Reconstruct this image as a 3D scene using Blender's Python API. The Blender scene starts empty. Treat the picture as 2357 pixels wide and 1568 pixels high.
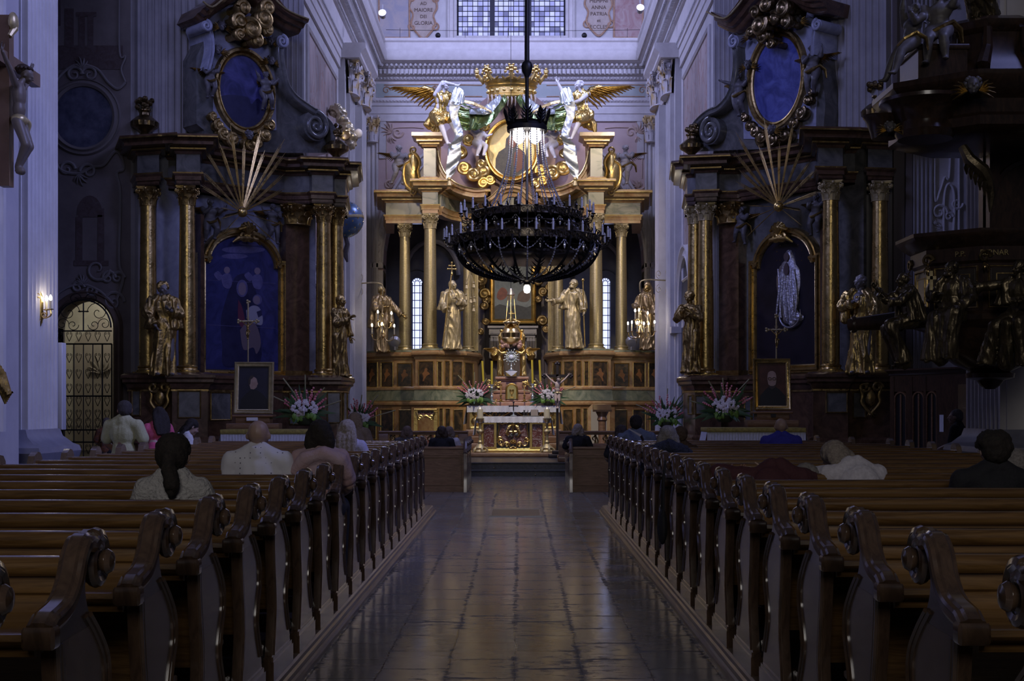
import bpy, math, random
from math import pi, sin, cos, sqrt, atan2, radians as R
from mathutils import Vector as V, Matrix, noise
import numpy as np
random.seed(7)
SC = bpy.context.scene; COL = SC.collection
K = 3000.0; H = 1.7; CX = 1195.0; HY = 940.0          # focal length in pixels, eye height, vanishing point
def X(px, d): return (px-CX)*d/K
def Z(py, d): return H+(HY-py)*d/K
def P(px, py, d): return V((X(px, d), d, Z(py, d)))
def rnd(a, b): return a+(b-a)*random.random()

# ---------------------------------------------------------------- materials
MATS = {}
def mat(name, col=(.5,.5,.5), rough=.5, metal=0., col2=None, scale=4., kind=None, bump=0., bscale=None, spec=.5, coat=0., emit=None, estr=0., detail=6, stretch=(1,1,1), alpha=1., lo=.35, hi=.65, trans=0., rough2=None):
    if name in MATS: return MATS[name]
    m = bpy.data.materials.new(name); m.use_nodes = True; MATS[name] = m
    nt = m.node_tree; N = nt.nodes; L = nt.links; b = N['Principled BSDF']
    def s(k, v): b.inputs[k].default_value = v
    s('Base Color', (*col, 1)); s('Roughness', rough); s('Metallic', metal); s('Specular IOR Level', spec); s('Coat Weight', coat); s('Coat Roughness', .15)
    if alpha < 1: s('Alpha', alpha)
    if trans: s('Transmission Weight', trans)
    if emit: s('Emission Color', (*emit, 1)); s('Emission Strength', estr)
    tc = N.new('ShaderNodeTexCoord'); mp = N.new('ShaderNodeMapping'); L.new(tc.outputs['Object'], mp.inputs[0]); mp.inputs['Scale'].default_value = stretch
    if col2:
        if kind == 'veins':
            w = N.new('ShaderNodeTexNoise'); w.inputs['Scale'].default_value = scale*.6; w.inputs['Detail'].default_value = detail; w.inputs['Distortion'].default_value = 1.6
            L.new(mp.outputs[0], w.inputs[0])
            r = N.new('ShaderNodeValToRGB'); L.new(w.outputs[0], r.inputs[0]); e = r.color_ramp.elements
            e[0].position = lo; e[0].color = (*col, 1); e[1].position = hi; e[1].color = (*col, 1)
            k = e.new(.5); k.color = (*col2, 1); k = e.new(.47); k.color = (*[c*.86 for c in col], 1); k = e.new(.545); k.color = (*col, 1)
            w2 = N.new('ShaderNodeTexNoise'); w2.inputs['Scale'].default_value = scale*.35; w2.inputs['Detail'].default_value = 5; L.new(mp.outputs[0], w2.inputs[0])
            mx = N.new('ShaderNodeMixRGB'); mx.blend_type = 'MULTIPLY'; L.new(r.outputs[0], mx.inputs[1]); mx.inputs[0].default_value = .8
            r2 = N.new('ShaderNodeValToRGB'); L.new(w2.outputs[0], r2.inputs[0]); f = r2.color_ramp.elements; f[0].position = .3; f[0].color = (.5,.5,.5,1); f[1].position = .65; f[1].color = (1.15,1.1,1.05,1)
            L.new(r2.outputs[0], mx.inputs[2]); L.new(mx.outputs[0], b.inputs['Base Color'])
        else:
            w = N.new('ShaderNodeTexNoise'); w.inputs['Scale'].default_value = scale; w.inputs['Detail'].default_value = detail; w.inputs['Roughness'].default_value = .62
            if kind == 'swirl': w.inputs['Distortion'].default_value = 2.2
            L.new(mp.outputs[0], w.inputs[0])
            r = N.new('ShaderNodeValToRGB'); L.new(w.outputs[0], r.inputs[0]); e = r.color_ramp.elements
            e[0].position = lo; e[0].color = (*col, 1); e[1].position = hi; e[1].color = (*col2, 1)
            L.new(r.outputs[0], b.inputs['Base Color'])
            if rough2 is not None:
                q = N.new('ShaderNodeMapRange'); L.new(w.outputs[0], q.inputs[0]); q.inputs[1].default_value = lo; q.inputs[2].default_value = hi; q.inputs[3].default_value = rough; q.inputs[4].default_value = rough2
                L.new(q.outputs[0], b.inputs['Roughness'])
    if bump:
        w = N.new('ShaderNodeTexNoise'); w.inputs['Scale'].default_value = bscale or scale*3; w.inputs['Detail'].default_value = 4
        L.new(mp.outputs[0], w.inputs[0]); bm = N.new('ShaderNodeBump'); bm.inputs['Strength'].default_value = bump; bm.inputs['Distance'].default_value = .02
        L.new(w.outputs[0], bm.inputs['Height']); L.new(bm.outputs[0], b.inputs['Normal'])
    return m
# tones taken from the photograph's brightest, evenly lit patches
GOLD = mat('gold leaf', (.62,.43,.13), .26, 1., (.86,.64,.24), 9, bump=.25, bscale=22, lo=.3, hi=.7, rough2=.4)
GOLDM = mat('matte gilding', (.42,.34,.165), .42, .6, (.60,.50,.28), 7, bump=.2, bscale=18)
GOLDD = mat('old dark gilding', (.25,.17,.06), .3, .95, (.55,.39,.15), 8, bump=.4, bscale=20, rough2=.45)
GOLDC = mat('gilded column sheathing', (.50,.36,.13), .24, .95, (.66,.48,.19), 5, bump=.3, bscale=16, rough2=.36)
GOLDA = mat('pale gilded column', (.47,.38,.17), .32, .75, (.60,.50,.26), 14, bump=.2, bscale=20, stretch=(1,1,2.5))
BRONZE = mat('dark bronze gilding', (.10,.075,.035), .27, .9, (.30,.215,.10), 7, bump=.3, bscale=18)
SILVER = mat('silver leaf', (.42,.46,.46), .36, .8, (.60,.64,.63), 8, bump=.2, bscale=20)
GREENS = mat('green lustre drapery', (.10,.17,.06), .25, .7, (.24,.30,.13), 6, bump=.25, bscale=10)
WHITE = mat('white polychromy', (.68,.66,.66), .5, 0, (.80,.78,.77), 9)
GREYF = mat('grey stone putti', (.20,.185,.19), .5, 0, (.31,.29,.29), 9, bump=.2, bscale=26)
ORM = mat('orange marbling', (.42,.22,.085), .32, 0, (.54,.38,.17), 2.4, 'swirl', coat=.3)
ORD = mat('deep orange marbling', (.32,.15,.05), .3, 0, (.46,.29,.11), 2.6, 'swirl', coat=.3)
GRM = mat('grey green marbling', (.40,.39,.27), .3, 0, (.16,.19,.12), 1.6, 'veins', coat=.3)
GRD = mat('green marble frieze', (.13,.16,.095), .25, 0, (.33,.34,.20), 1.7, 'swirl', coat=.4)
PINKP = mat('old rose panel', (.44,.29,.24), .6, 0, (.50,.35,.30), 3)
DBM = mat('dark brown marbling', (.062,.034,.020), .22, 0, (.14,.078,.045), 2.2, 'swirl', coat=.4)
DBG = mat('dark grey marbling', (.085,.085,.08), .25, 0, (.17,.165,.15), 1.9, 'swirl', coat=.4)
BLM = mat('pale blue grey marbling', (.26,.27,.36), .38, 0, (.40,.41,.50), 1.8, 'swirl', coat=.2)
RED = mat('red veined marble', (.17,.055,.045), .25, 0, (.50,.40,.37), 9, 'veins', coat=.3)
REDT = mat('rose red marble', (.40,.19,.11), .35, 0, (.52,.28,.18), 12)
WALL = mat('pale stucco', (.50,.48,.48), .75, 0, (.60,.58,.575), 1.6, bump=.1)
WALLP = mat('faded pink fresco', (.48,.41,.40), .75, 0, (.40,.26,.22), 2.4, 'veins', stretch=(1,1,.5))
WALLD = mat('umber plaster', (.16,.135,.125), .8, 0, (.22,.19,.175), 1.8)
WALLG = mat('grey vault plaster', (.22,.22,.24), .8, 0, (.30,.30,.32), 1.5)
STUC = mat('stucco relief', (.56,.53,.52), .7, 0, (.64,.61,.60), 4)
PINKW = mat('rose field plaster', (.50,.37,.35), .75, 0, (.56,.44,.41), 2)
GRNW = mat('sea green field plaster', (.33,.38,.37), .75, 0, (.40,.44,.42), 2)
OCHR = mat('ochre painted scrollwork', (.36,.20,.11), .7, 0, (.46,.30,.20), 8)
WOOD = mat('polished brown oak', (.085,.044,.014), .2, 0, (.18,.100,.036), 3.2, 'swirl', coat=.8, stretch=(.5,4,6), spec=.6, bump=.06, bscale=30)
WOODE = mat('pew end oak', (.125,.085,.058), .24, 0, (.19,.135,.095), 2.2, 'swirl', coat=.7, stretch=(4,4,.7), spec=.6)
WOODD = mat('dark stained oak', (.035,.018,.01), .3, 0, (.08,.042,.022), 4, 'swirl', coat=.5, stretch=(3,3,.8))
WOODL = mat('chancel oak', (.15,.075,.035), .35, 0, (.27,.15,.075), 4, 'swirl', coat=.3, stretch=(.6,3,4))
IRON = mat('black iron', (.014,.013,.014), .45, .3)
IRONC = mat('blackened brass chandelier', (.045,.040,.038), .3, .75, (.16,.13,.095), 16)
BRASS = mat('polished brass', (.72,.52,.22), .25, 1.)
LINEN = mat('white linen', (.72,.72,.76), .85, 0, (.80,.80,.83), 30, bump=.3, bscale=60)
WAXY = mat('yellow beeswax', (.62,.47,.04), .45)
WAX = mat('cream wax', (.75,.66,.42), .5)
CANDLE = mat('white candle sleeve', (.62,.62,.66), .45)
BLACK = mat('black paint', (.012,.011,.012), .45)
PLINTH = mat('pew platform oak', (.16,.12,.10), .28, 0, (.24,.19,.165), 5, coat=.5, stretch=(3,.5,3))
GLASSC = mat('cut crystal', (.55,.55,.62), .12, .25, spec=1.)
BULB = mat('glowing bulb glass', (1,1,1), .4, emit=(1.,.93,.86), estr=8)
BULBS = mat('glowing candle bulb', (1,1,1), .4, emit=(1.,.88,.72), estr=40)
FLAME = mat('candle flame', (1,.8,.4), .4, emit=(1.,.62,.22), estr=6)
SKIN = mat('skin', (.33,.22,.175), .5, 0, (.38,.26,.21), 6)
SKIND = mat('tanned skin', (.24,.125,.085), .5)
# ---------------------------------------------------------------- mesh builder
class MB:
    def __init__(s): s.v = []; s.f = []; s.m = []; s.sm = []; s.k = 0; s.smooth = True
    def use(s, k): s.k = k; return s
    def add(s, vs, fs):
        n = len(s.v); s.v += [tuple(p) for p in vs]
        for f in fs: s.f.append(tuple(i+n for i in f)); s.m.append(s.k); s.sm.append(s.smooth)
        return s
    def join(s, o, M=None):
        n = len(s.v); s.v += [tuple(M @ V(p)) for p in o.v] if M else list(o.v)
        s.f += [tuple(i+n for i in f) for f in o.f]; s.m += o.m; s.sm += o.sm; return s
    def box(s, x0, x1, y0, y1, z0, z1):
        return s.add([(x,y,z) for x in (x0,x1) for y in (y0,y1) for z in (z0,z1)], [(0,1,3,2),(4,6,7,5),(0,4,5,1),(2,3,7,6),(0,2,6,4),(1,5,7,3)])
    def bbox(s, x0, x1, y0, y1, z0, z1, b=.01):      # box with chamfered vertical and horizontal edges
        xs = (x0, x0+b, x1-b, x1); rings = []
        def ring(e, z): return [(x0+e,y0+b+0,z),(x0+b+0,y0+e,z),(x1-b,y0+e,z),(x1-e,y0+b,z),(x1-e,y1-b,z),(x1-b,y1-e,z),(x0+b,y1-e,z),(x0+e,y1-b,z)]
        R4 = [ring(b*.7, z0), ring(0, z0+b), ring(0, z1-b), ring(b*.7, z1)]
        return s.rings(R4, True, True)
    def rings(s, rs, cap=True, closed=True):
        n = len(rs[0]); vs = [p for r in rs for p in r]; fs = []
        for i in range(len(rs)-1):
            for j in range(n if closed else n-1):
                a = i*n+j; b = i*n+(j+1)%n; fs.append((a, b, b+n, a+n))
        if cap: fs.append(tuple(range(n))[::-1]); fs.append(tuple(range((len(rs)-1)*n, len(rs)*n)))
        return s.add(vs, fs)
    def obox(s, c, size, rz=0, M=None):
        M = M or Matrix.Translation(c) @ Matrix.Rotation(rz, 4, 'Z'); a, b, h = [q/2 for q in size]
        t = MB(); t.k = s.k; t.smooth = s.smooth; t.box(-a, a, -b, b, -h, h); return s.join(t, M)
    def lathe(s, prof, c=(0,0,0), n=24, M=None, flute=None, arc=2*pi, a0=0):
        rs = []; full = abs(arc-2*pi) < 1e-6; nn = n if full else n+1
        for r, z in prof:
            ring = []
            for j in range(nn):
                a = a0+arc*j/n; q = r*(1+(flute[1]*(abs(cos(flute[0]*a/2))-.5) if flute else 0))
                p = V((q*cos(a), q*sin(a), z)); p = M @ p if M else p+V(c); ring.append(p)
            rs.append(ring)
        return s.rings(rs, full, full)
    def ell(s, c, r, M=None, n=12, m=8):
        rs = []; c = V(c)
        if not hasattr(r, '__len__'): r = (r, r, r)
        for i in range(m+1):
            t = -pi/2+pi*i/m; t = max(min(t, pi/2-.08), -pi/2+.08)
            ring = [V((cos(t)*cos(2*pi*j/n)*r[0], cos(t)*sin(2*pi*j/n)*r[1], sin(t)*r[2])) for j in range(n)]
            rs.append([(M @ p if M else p)+c for p in ring])
        return s.rings(rs)
    def tube(s, pts, rad, n=8, cap=True, flat=1., up=None):
        pts = [V(p) for p in pts]; rs = []; k = len(pts)
        if not hasattr(rad, '__len__'): rad = [rad]*k
        elif len(rad) != k: rad = [rad[0]+(rad[-1]-rad[0])*i/(k-1) for i in range(k)]
        t0 = (pts[1]-pts[0]).normalized(); ref = V(up) if up else (V((0,0,1)) if abs(t0.z) < .9 else V((1,0,0)))
        u = t0.cross(ref).normalized()
        for i in range(k):
            t = (pts[min(i+1,k-1)]-pts[max(i-1,0)]).normalized()
            u = (u-t*u.dot(t)); u = u.normalized() if u.length > 1e-6 else t.orthogonal().normalized(); w = t.cross(u)
            rs.append([pts[i]+u*cos(2*pi*j/n)*rad[i]+w*sin(2*pi*j/n)*rad[i]*flat for j in range(n)])
        return s.rings(rs, cap)
    def caps(s, pts, rad, n=10):                     # a limb: tube with rounded ends
        pts = [V(p) for p in pts]
        if not hasattr(rad, '__len__'): rad = [rad]*len(pts)
        s.tube(pts, rad, n)
        for p, r in zip(pts, rad): s.ell(p, r*1.0, n=n, m=6)
        return s
    def sweep(s, path, prof, closed=False, F=None):   # path 2D, prof [(offset to the right of travel, height)]; F maps (a, b, h) to space
        F = F or (lambda a, b, h: V((a, b, h))); path = [V((p[0], p[1])) for p in path]; n = len(path); rs = []
        for i in range(n):
            if closed: a, b, c = path[i-1], path[i], path[(i+1)%n]
            else: a, b, c = path[max(i-1,0)], path[i], path[min(i+1,n-1)]
            d1 = (b-a) if (b-a).length > 1e-7 else (c-b); d2 = (c-b) if (c-b).length > 1e-7 else (b-a)
            d1 = d1.normalized(); d2 = d2.normalized(); n1 = V((d1.y,-d1.x)); n2 = V((d2.y,-d2.x)); m = n1+n2
            m = m.normalized() if m.length > 1e-4 else n1; sc = 1/max(m.dot(n1), .45)
            rs.append([F(b.x+m.x*o*sc, b.y+m.y*o*sc, h) for o, h in prof])
        if closed: rs.append(rs[0])
        return s.rings(rs, not closed)
    def prism(s, pts, F, t0, t1):                    # polygon (a, b) extruded between t0 and t1 through F(a, b, t)
        n = len(pts); vs = [F(a, b, t) for t in (t0, t1) for a, b in pts]
        return s.add(vs, [tuple(range(n))[::-1], tuple(range(n, 2*n))]+[(i, (i+1)%n, (i+1)%n+n, i+n) for i in range(n)])
    def build(s, name, mats, parent=None, sub=None, angle=35):
        me = bpy.data.meshes.new(name); v = s.v
        if sub is not None: sx = V(sub); v = [(p[0]-sx.x, p[1]-sx.y, p[2]-sx.z) for p in v]
        me.from_pydata(v, [], s.f)
        for m in (mats if isinstance(mats, (list, tuple)) else [mats]): me.materials.append(m)
        me.polygons.foreach_set('material_index', s.m); me.polygons.foreach_set('use_smooth', s.sm)
        me.validate(); me.update(); fixn(me)
        try: me.set_sharp_from_angle(angle=R(angle))
        except Exception: pass
        o = bpy.data.objects.new(name, me); COL.objects.link(o)
        if parent: o.parent = parent
        return o
import bmesh
def fixn(me):
    b = bmesh.new(); b.from_mesh(me); bmesh.ops.recalc_face_normals(b, faces=b.faces); b.to_mesh(me); b.free()
def tag(o, label, cat, group=None):
    o['label'] = label; o['category'] = cat
    if group: o['group'] = group
    return o
def thing(name, label, cat, loc=(0,0,0), rz=0, group=None):
    o = bpy.data.objects.new(name, None); COL.objects.link(o); o.location = loc; o.rotation_euler = (0,0,rz); o.empty_display_size = .1
    return tag(o, label, cat, group)
def struct(name, mb, mats, **k):
    o = mb.build(name, mats, **k); o['kind'] = 'structure'; return o
def dup(root, loc=None, rz=None, label=None, group=None, scale=None):
    r = root.copy(); COL.objects.link(r)
    if loc is not None: r.location = loc
    if rz is not None: r.rotation_euler = (0,0,rz)
    if scale is not None: r.scale = scale
    if label: r['label'] = label
    if group: r['group'] = group
    for ch in list(root.children):
        c = ch.copy(); COL.objects.link(c); c.parent = r
        for g in list(ch.children):
            d = g.copy(); COL.objects.link(d); d.parent = c
    return r
def arcpts(cx, cy, rx, ry, a0, a1, n): return [(cx+rx*cos(R(a0+(a1-a0)*i/n)), cy+ry*sin(R(a0+(a1-a0)*i/n))) for i in range(n+1)]
def smoothpts(pts, n=6):                              # Catmull-Rom through the points
    out = []; k = len(pts); pts = [V(p) for p in pts]
    for i in range(k-1):
        a, b, c, d = pts[max(i-1,0)], pts[i], pts[i+1], pts[min(i+2,k-1)]
        for j in range(n):
            t = j/n; out.append(.5*((2*b)+(c-a)*t+(2*a-5*b+4*c-d)*t*t+(3*b-a-3*c+d)*t**3))
    return out+[pts[-1]]
def spiral(cx, cy, r0, r1, a0, turns, n=28): return [(cx+(r0+(r1-r0)*i/n)*cos(a0+2*pi*turns*i/n), cy+(r0+(r1-r0)*i/n)*sin(a0+2*pi*turns*i/n)) for i in range(n+1)]
class Face:                                           # a vertical plane through two ground points; s runs along it, t comes out towards the nave
    def __init__(s, a, b):
        s.o = V((a[0], a[1])); s.u = (V((b[0], b[1]))-s.o).normalized(); s.n = V((s.u.y, -s.u.x)); s.len = (V((b[0],b[1]))-s.o).length
    def F(s, a, z, t=0.): q = s.o+s.u*a+s.n*t; return V((q.x, q.y, z))
    def px(s, px, py, t=0.):                          # where the sight line through a pixel meets the plane standing t in front
        k = (px-CX)/K; o = s.o+s.n*t; d = (o.x*s.n.x+o.y*s.n.y)/(k*s.n.x+s.n.y); return ((k*d-o.x)*s.u.x+(d-o.y)*s.u.y, H+(HY-py)*d/K)
    def depth(s, px): k = (px-CX)/K; return (s.o.x*s.n.x+s.o.y*s.n.y)/(k*s.n.x+s.n.y)
    def M(s, a, z, t=0.):                             # local frame: x along, y into the wall, z up
        q = s.F(a, z, t); return Matrix(((s.u.x, -s.n.x, 0, q.x), (s.u.y, -s.n.y, 0, q.y), (0, 0, 1, q.z), (0,0,0,1)))
ORDW = 'first second third fourth fifth sixth seventh eighth ninth tenth eleventh twelfth thirteenth fourteenth fifteenth sixteenth seventeenth eighteenth nineteenth twentieth'.split()
# camera
cd = bpy.data.cameras.new('camera'); cam = bpy.data.objects.new('camera', cd); COL.objects.link(cam); SC.camera = cam
cam.location = (0,0,H); cam.rotation_euler = (pi/2,0,0); cd.sensor_width = 36; cd.lens = 36*K/2357; cd.shift_x = -(CX-1178.5)/2357; cd.shift_y = (HY-784)/2357; cd.clip_end = 200; cd.clip_start = .05
# ================================================================ THE BUILDING
LWX, RWX, BY = -5.55, 4.99, 47.5                      # chancel side walls and back wall
DL = Face((-9.0,30.2), (LWX,33.2)); DR = Face((RWX,32.9), (8.3,29.0))
FWL = Face((-13,30.2), (-9.0,30.2)); FWR = Face((8.3,29.0), (13,29.0))

def stone_floor(name, c1, c2, bw, rh, rotz, mortar, rough=.10):
    m = bpy.data.materials.new(name); m.use_nodes = True; nt = m.node_tree; N = nt.nodes; L = nt.links; b = N['Principled BSDF']
    tc = N.new('ShaderNodeTexCoord'); mp = N.new('ShaderNodeMapping'); mp.inputs['Rotation'].default_value = (0,0,rotz); mp.inputs['Location'].default_value = (.13,.03,0); L.new(tc.outputs['Object'], mp.inputs[0])
    wv = N.new('ShaderNodeTexNoise'); wv.inputs['Scale'].default_value = 2.2; wv.inputs['Detail'].default_value = 5; L.new(mp.outputs[0], wv.inputs[0])
    ad = N.new('ShaderNodeMixRGB'); ad.blend_type = 'LINEAR_LIGHT'; ad.inputs[0].default_value = .022; L.new(mp.outputs[0], ad.inputs[1]); L.new(wv.outputs[1], ad.inputs[2])
    br = N.new('ShaderNodeTexBrick'); L.new(ad.outputs[0], br.inputs[0]); br.offset = .5; br.offset_frequency = 2
    br.inputs['Color1'].default_value = (*c1,1); br.inputs['Color2'].default_value = (*c2,1); br.inputs['Mortar'].default_value = (*mortar,1); br.inputs['Scale'].default_value = 1
    br.inputs['Mortar Size'].default_value = .0065; br.inputs['Mortar Smooth'].default_value = .3; br.inputs['Brick Width'].default_value = bw; br.inputs['Row Height'].default_value = rh; br.inputs['Bias'].default_value = -.1
    n1 = N.new('ShaderNodeTexNoise'); n1.inputs['Scale'].default_value = 1.3; n1.inputs['Detail'].default_value = 8; n1.inputs['Roughness'].default_value = .65; L.new(tc.outputs['Object'], n1.inputs[0])
    r1 = N.new('ShaderNodeValToRGB'); L.new(n1.outputs[0], r1.inputs[0]); r1.color_ramp.elements[0].position = .3; r1.color_ramp.elements[0].color = (.55,.55,.57,1); r1.color_ramp.elements[1].position = .7; r1.color_ramp.elements[1].color = (1.15,1.12,1.08,1)
    mu = N.new('ShaderNodeMixRGB'); mu.blend_type = 'MULTIPLY'; mu.inputs[0].default_value = 1; L.new(br.outputs[0], mu.inputs[1]); L.new(r1.outputs[0], mu.inputs[2])
    # pitting and worn edges: dark irregular pits, denser near the joints
    mp2 = N.new('ShaderNodeMapping'); mp2.inputs['Scale'].default_value = (5,13,5); L.new(tc.outputs['Object'], mp2.inputs[0])
    n2 = N.new('ShaderNodeTexNoise'); n2.inputs['Scale'].default_value = 1.5; n2.inputs['Detail'].default_value = 9; n2.inputs['Roughness'].default_value = .72; L.new(mp2.outputs[0], n2.inputs[0])
    br2 = N.new('ShaderNodeTexBrick'); L.new(ad.outputs[0], br2.inputs[0]); br2.offset = .5; br2.inputs['Scale'].default_value = 1; br2.inputs['Mortar Size'].default_value = .045; br2.inputs['Mortar Smooth'].default_value = 1; br2.inputs['Brick Width'].default_value = bw; br2.inputs['Row Height'].default_value = rh
    n3 = N.new('ShaderNodeTexNoise'); n3.inputs['Scale'].default_value = .9; n3.inputs['Detail'].default_value = 3; L.new(tc.outputs['Object'], n3.inputs[0])
    m1 = N.new('ShaderNodeMath'); m1.operation = 'MULTIPLY'; L.new(br2.outputs['Fac'], m1.inputs[0]); m1.inputs[1].default_value = .13
    m2 = N.new('ShaderNodeMath'); m2.operation = 'ADD'; L.new(n2.outputs[0], m2.inputs[0]); L.new(m1.outputs[0], m2.inputs[1])
    m3 = N.new('ShaderNodeMath'); m3.operation = 'MULTIPLY_ADD'; L.new(n3.outputs[0], m3.inputs[0]); m3.inputs[1].default_value = .45; m3.inputs[2].default_value = -.22
    m4 = N.new('ShaderNodeMath'); m4.operation = 'ADD'; L.new(m2.outputs[0], m4.inputs[0]); L.new(m3.outputs[0], m4.inputs[1])
    pit = N.new('ShaderNodeMapRange'); L.new(m4.outputs[0], pit.inputs[0]); pit.inputs[1].default_value = .615; pit.inputs[2].default_value = .66
    mx = N.new('ShaderNodeMixRGB'); L.new(pit.outputs[0], mx.inputs[0]); L.new(mu.outputs[0], mx.inputs[1]); mx.inputs[2].default_value = (.03,.03,.034,1); L.new(mx.outputs[0], b.inputs['Base Color'])
    rr = N.new('ShaderNodeMapRange'); L.new(n1.outputs[0], rr.inputs[0]); rr.inputs[1].default_value = .3; rr.inputs[2].default_value = .7; rr.inputs[3].default_value = rough+.09; rr.inputs[4].default_value = rough
    rx = N.new('ShaderNodeMath'); rx.operation = 'MULTIPLY_ADD'; L.new(pit.outputs[0], rx.inputs[0]); rx.inputs[1].default_value = .35; L.new(rr.outputs[0], rx.inputs[2]); L.new(rx.outputs[0], b.inputs['Roughness'])
    bm = N.new('ShaderNodeBump'); bm.inputs['Strength'].default_value = .32; bm.inputs['Distance'].default_value = .012; bm.invert = True
    mb2 = N.new('ShaderNodeMath'); mb2.operation = 'MULTIPLY_ADD'; L.new(br.outputs['Fac'], mb2.inputs[0]); mb2.inputs[1].default_value = 1.; L.new(pit.outputs[0], mb2.inputs[2]); 
    mb3 = N.new('ShaderNodeMath'); mb3.operation = 'MULTIPLY_ADD'; L.new(n1.outputs[0], mb3.inputs[0]); mb3.inputs[1].default_value = .9; L.new(mb2.outputs[0], mb3.inputs[2])
    L.new(mb3.outputs[0], bm.inputs['Height']); L.new(bm.outputs[0], b.inputs['Normal']); b.inputs['Specular IOR Level'].default_value = .75
    return m
FLOORM = stone_floor('worn stone slabs', (.30,.30,.32), (.235,.235,.255), .62, .435, pi/2, (.03,.03,.035))
FLOORF = stone_floor('small dark paving', (.105,.10,.10), (.16,.152,.147), .9, .37, 0, (.03,.03,.03), .16)
STEPM = mat('dark granite step', (.028,.028,.03), .3, 0, (.06,.06,.062), 14)

m = MB(); m.box(-13,13,-4,26.4,-.2,0); struct('floor', m, FLOORM)
m = MB(); m.box(-13,13,26.4,53,-.2,-.001); struct('floor', m, FLOORF)
# pew platforms with a moulded edge along the aisle
for s, xa, xo in ((-1,-1.35,-4.75), (1,1.30,5.35)):
    m = MB(); e = xa; f = -4; n = 21.25
    prof = [(0,0),(0,.03),(.012,.045),(.03,.05),(.035,.075),(.05,.085),(.055,.105),(.07,.118),(.1,.12)]
    ins = [(abs(o), h) for o, h in prof]
    pts = [(xa+s*o, h) for o, h in prof]+[(xo,.12),(xo,0)]
    rs = [[(x, y+(-1 if False else 0), z) for x, z in pts] for y in (f, n)]
    m.rings(rs); struct('trim_1' if s < 0 else 'trim_2', m, PLINTH)
# chancel steps and platform
for i, (y, z0, z1) in enumerate(((32.5,0,.155),(32.95,.155,.33))):
    m = MB(); m.box(LWX, RWX, y, y+ (1.2 if i==0 else 15), z0, z1-.035); m.bbox(LWX, RWX, y-.03, y+(1.2 if i==0 else 15), z1-.035, z1, .012)
    struct('floor', m, STEPM)
m = MB()
for k in range(2):
    for px in (1137, 1232): m.ell((X(px,32.48), 32.47+k*.45, .03+.155*k+.01), .018, n=8, m=5)
tag(m.build('step_stud', BRASS), 'row of little round metal studs on the two dark chancel steps', 'stud')

# back wall with the great arch
CXC = -.2; AW = 4.75; SP = 7.0
m = MB(); Fb = lambda a, b, t: V((a, BY+t, b))
out = [(LWX-.2,0),(LWX-.2,13.7),(RWX+.2,13.7),(RWX+.2,0),(CXC+AW,0)]+arcpts(CXC, SP, AW, AW, 0, 180, 28)+[(CXC-AW,0)]
m.smooth = False; m.prism(out, Fb, 0, 1.0); struct('wall_back', m, PINKW)
m = MB(); pth = arcpts(CXC, SP, AW, AW, 180, 0, 30); Fm = lambda a, b, h: V((a, BY-h, b))
m.sweep(pth, [(0,-.9),(0,.06),(.05,.1),(.1,.06),(.14,.05),(.30,.05),(.34,.1),(.40,.1),(.42,0)], F=lambda a,b,h: V((a,BY-h,b)) if True else None)
# travel runs clockwise so offsets go inwards; flip
m2 = MB(); m2.sweep(pth[::-1], [(0,-.9),(0,.06),(.05,.12),(.1,.06),(.30,.06),(.34,.12),(.42,.12),(.44,0)], F=lambda a,b,h: V((a,BY-h,b)))
m3 = MB()
for i in range(26):
    a = R(180-180*(i+.5)/26)
    for q in (-.035,.035): m3.ell((CXC+(AW+.2)*cos(a+q), BY-.07, SP+(AW+.2)*sin(a+q)), (.07,.05,.1), n=6, m=5)
m2.join(m3)
for s in (-1,1): m2.bbox(min(CXC+s*AW, CXC+s*(AW+.5)), max(CXC+s*AW, CXC+s*(AW+.5)), BY-.14, BY+.9, SP-.2, SP, .03); m2.bbox(min(CXC+s*AW, CXC+s*(AW+.4)), max(CXC+s*AW, CXC+s*(AW+.4)), BY-.07, BY+.9, SP-.9, SP-.28, .02); m2.box(min(CXC+s*(AW+.02), CXC+s*(AW+.38)), max(CXC+s*(AW+.02), CXC+s*(AW+.38)), BY-.05, BY+.9, 0, SP-.9)
struct('trim_3', m2, STUC)
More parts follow.
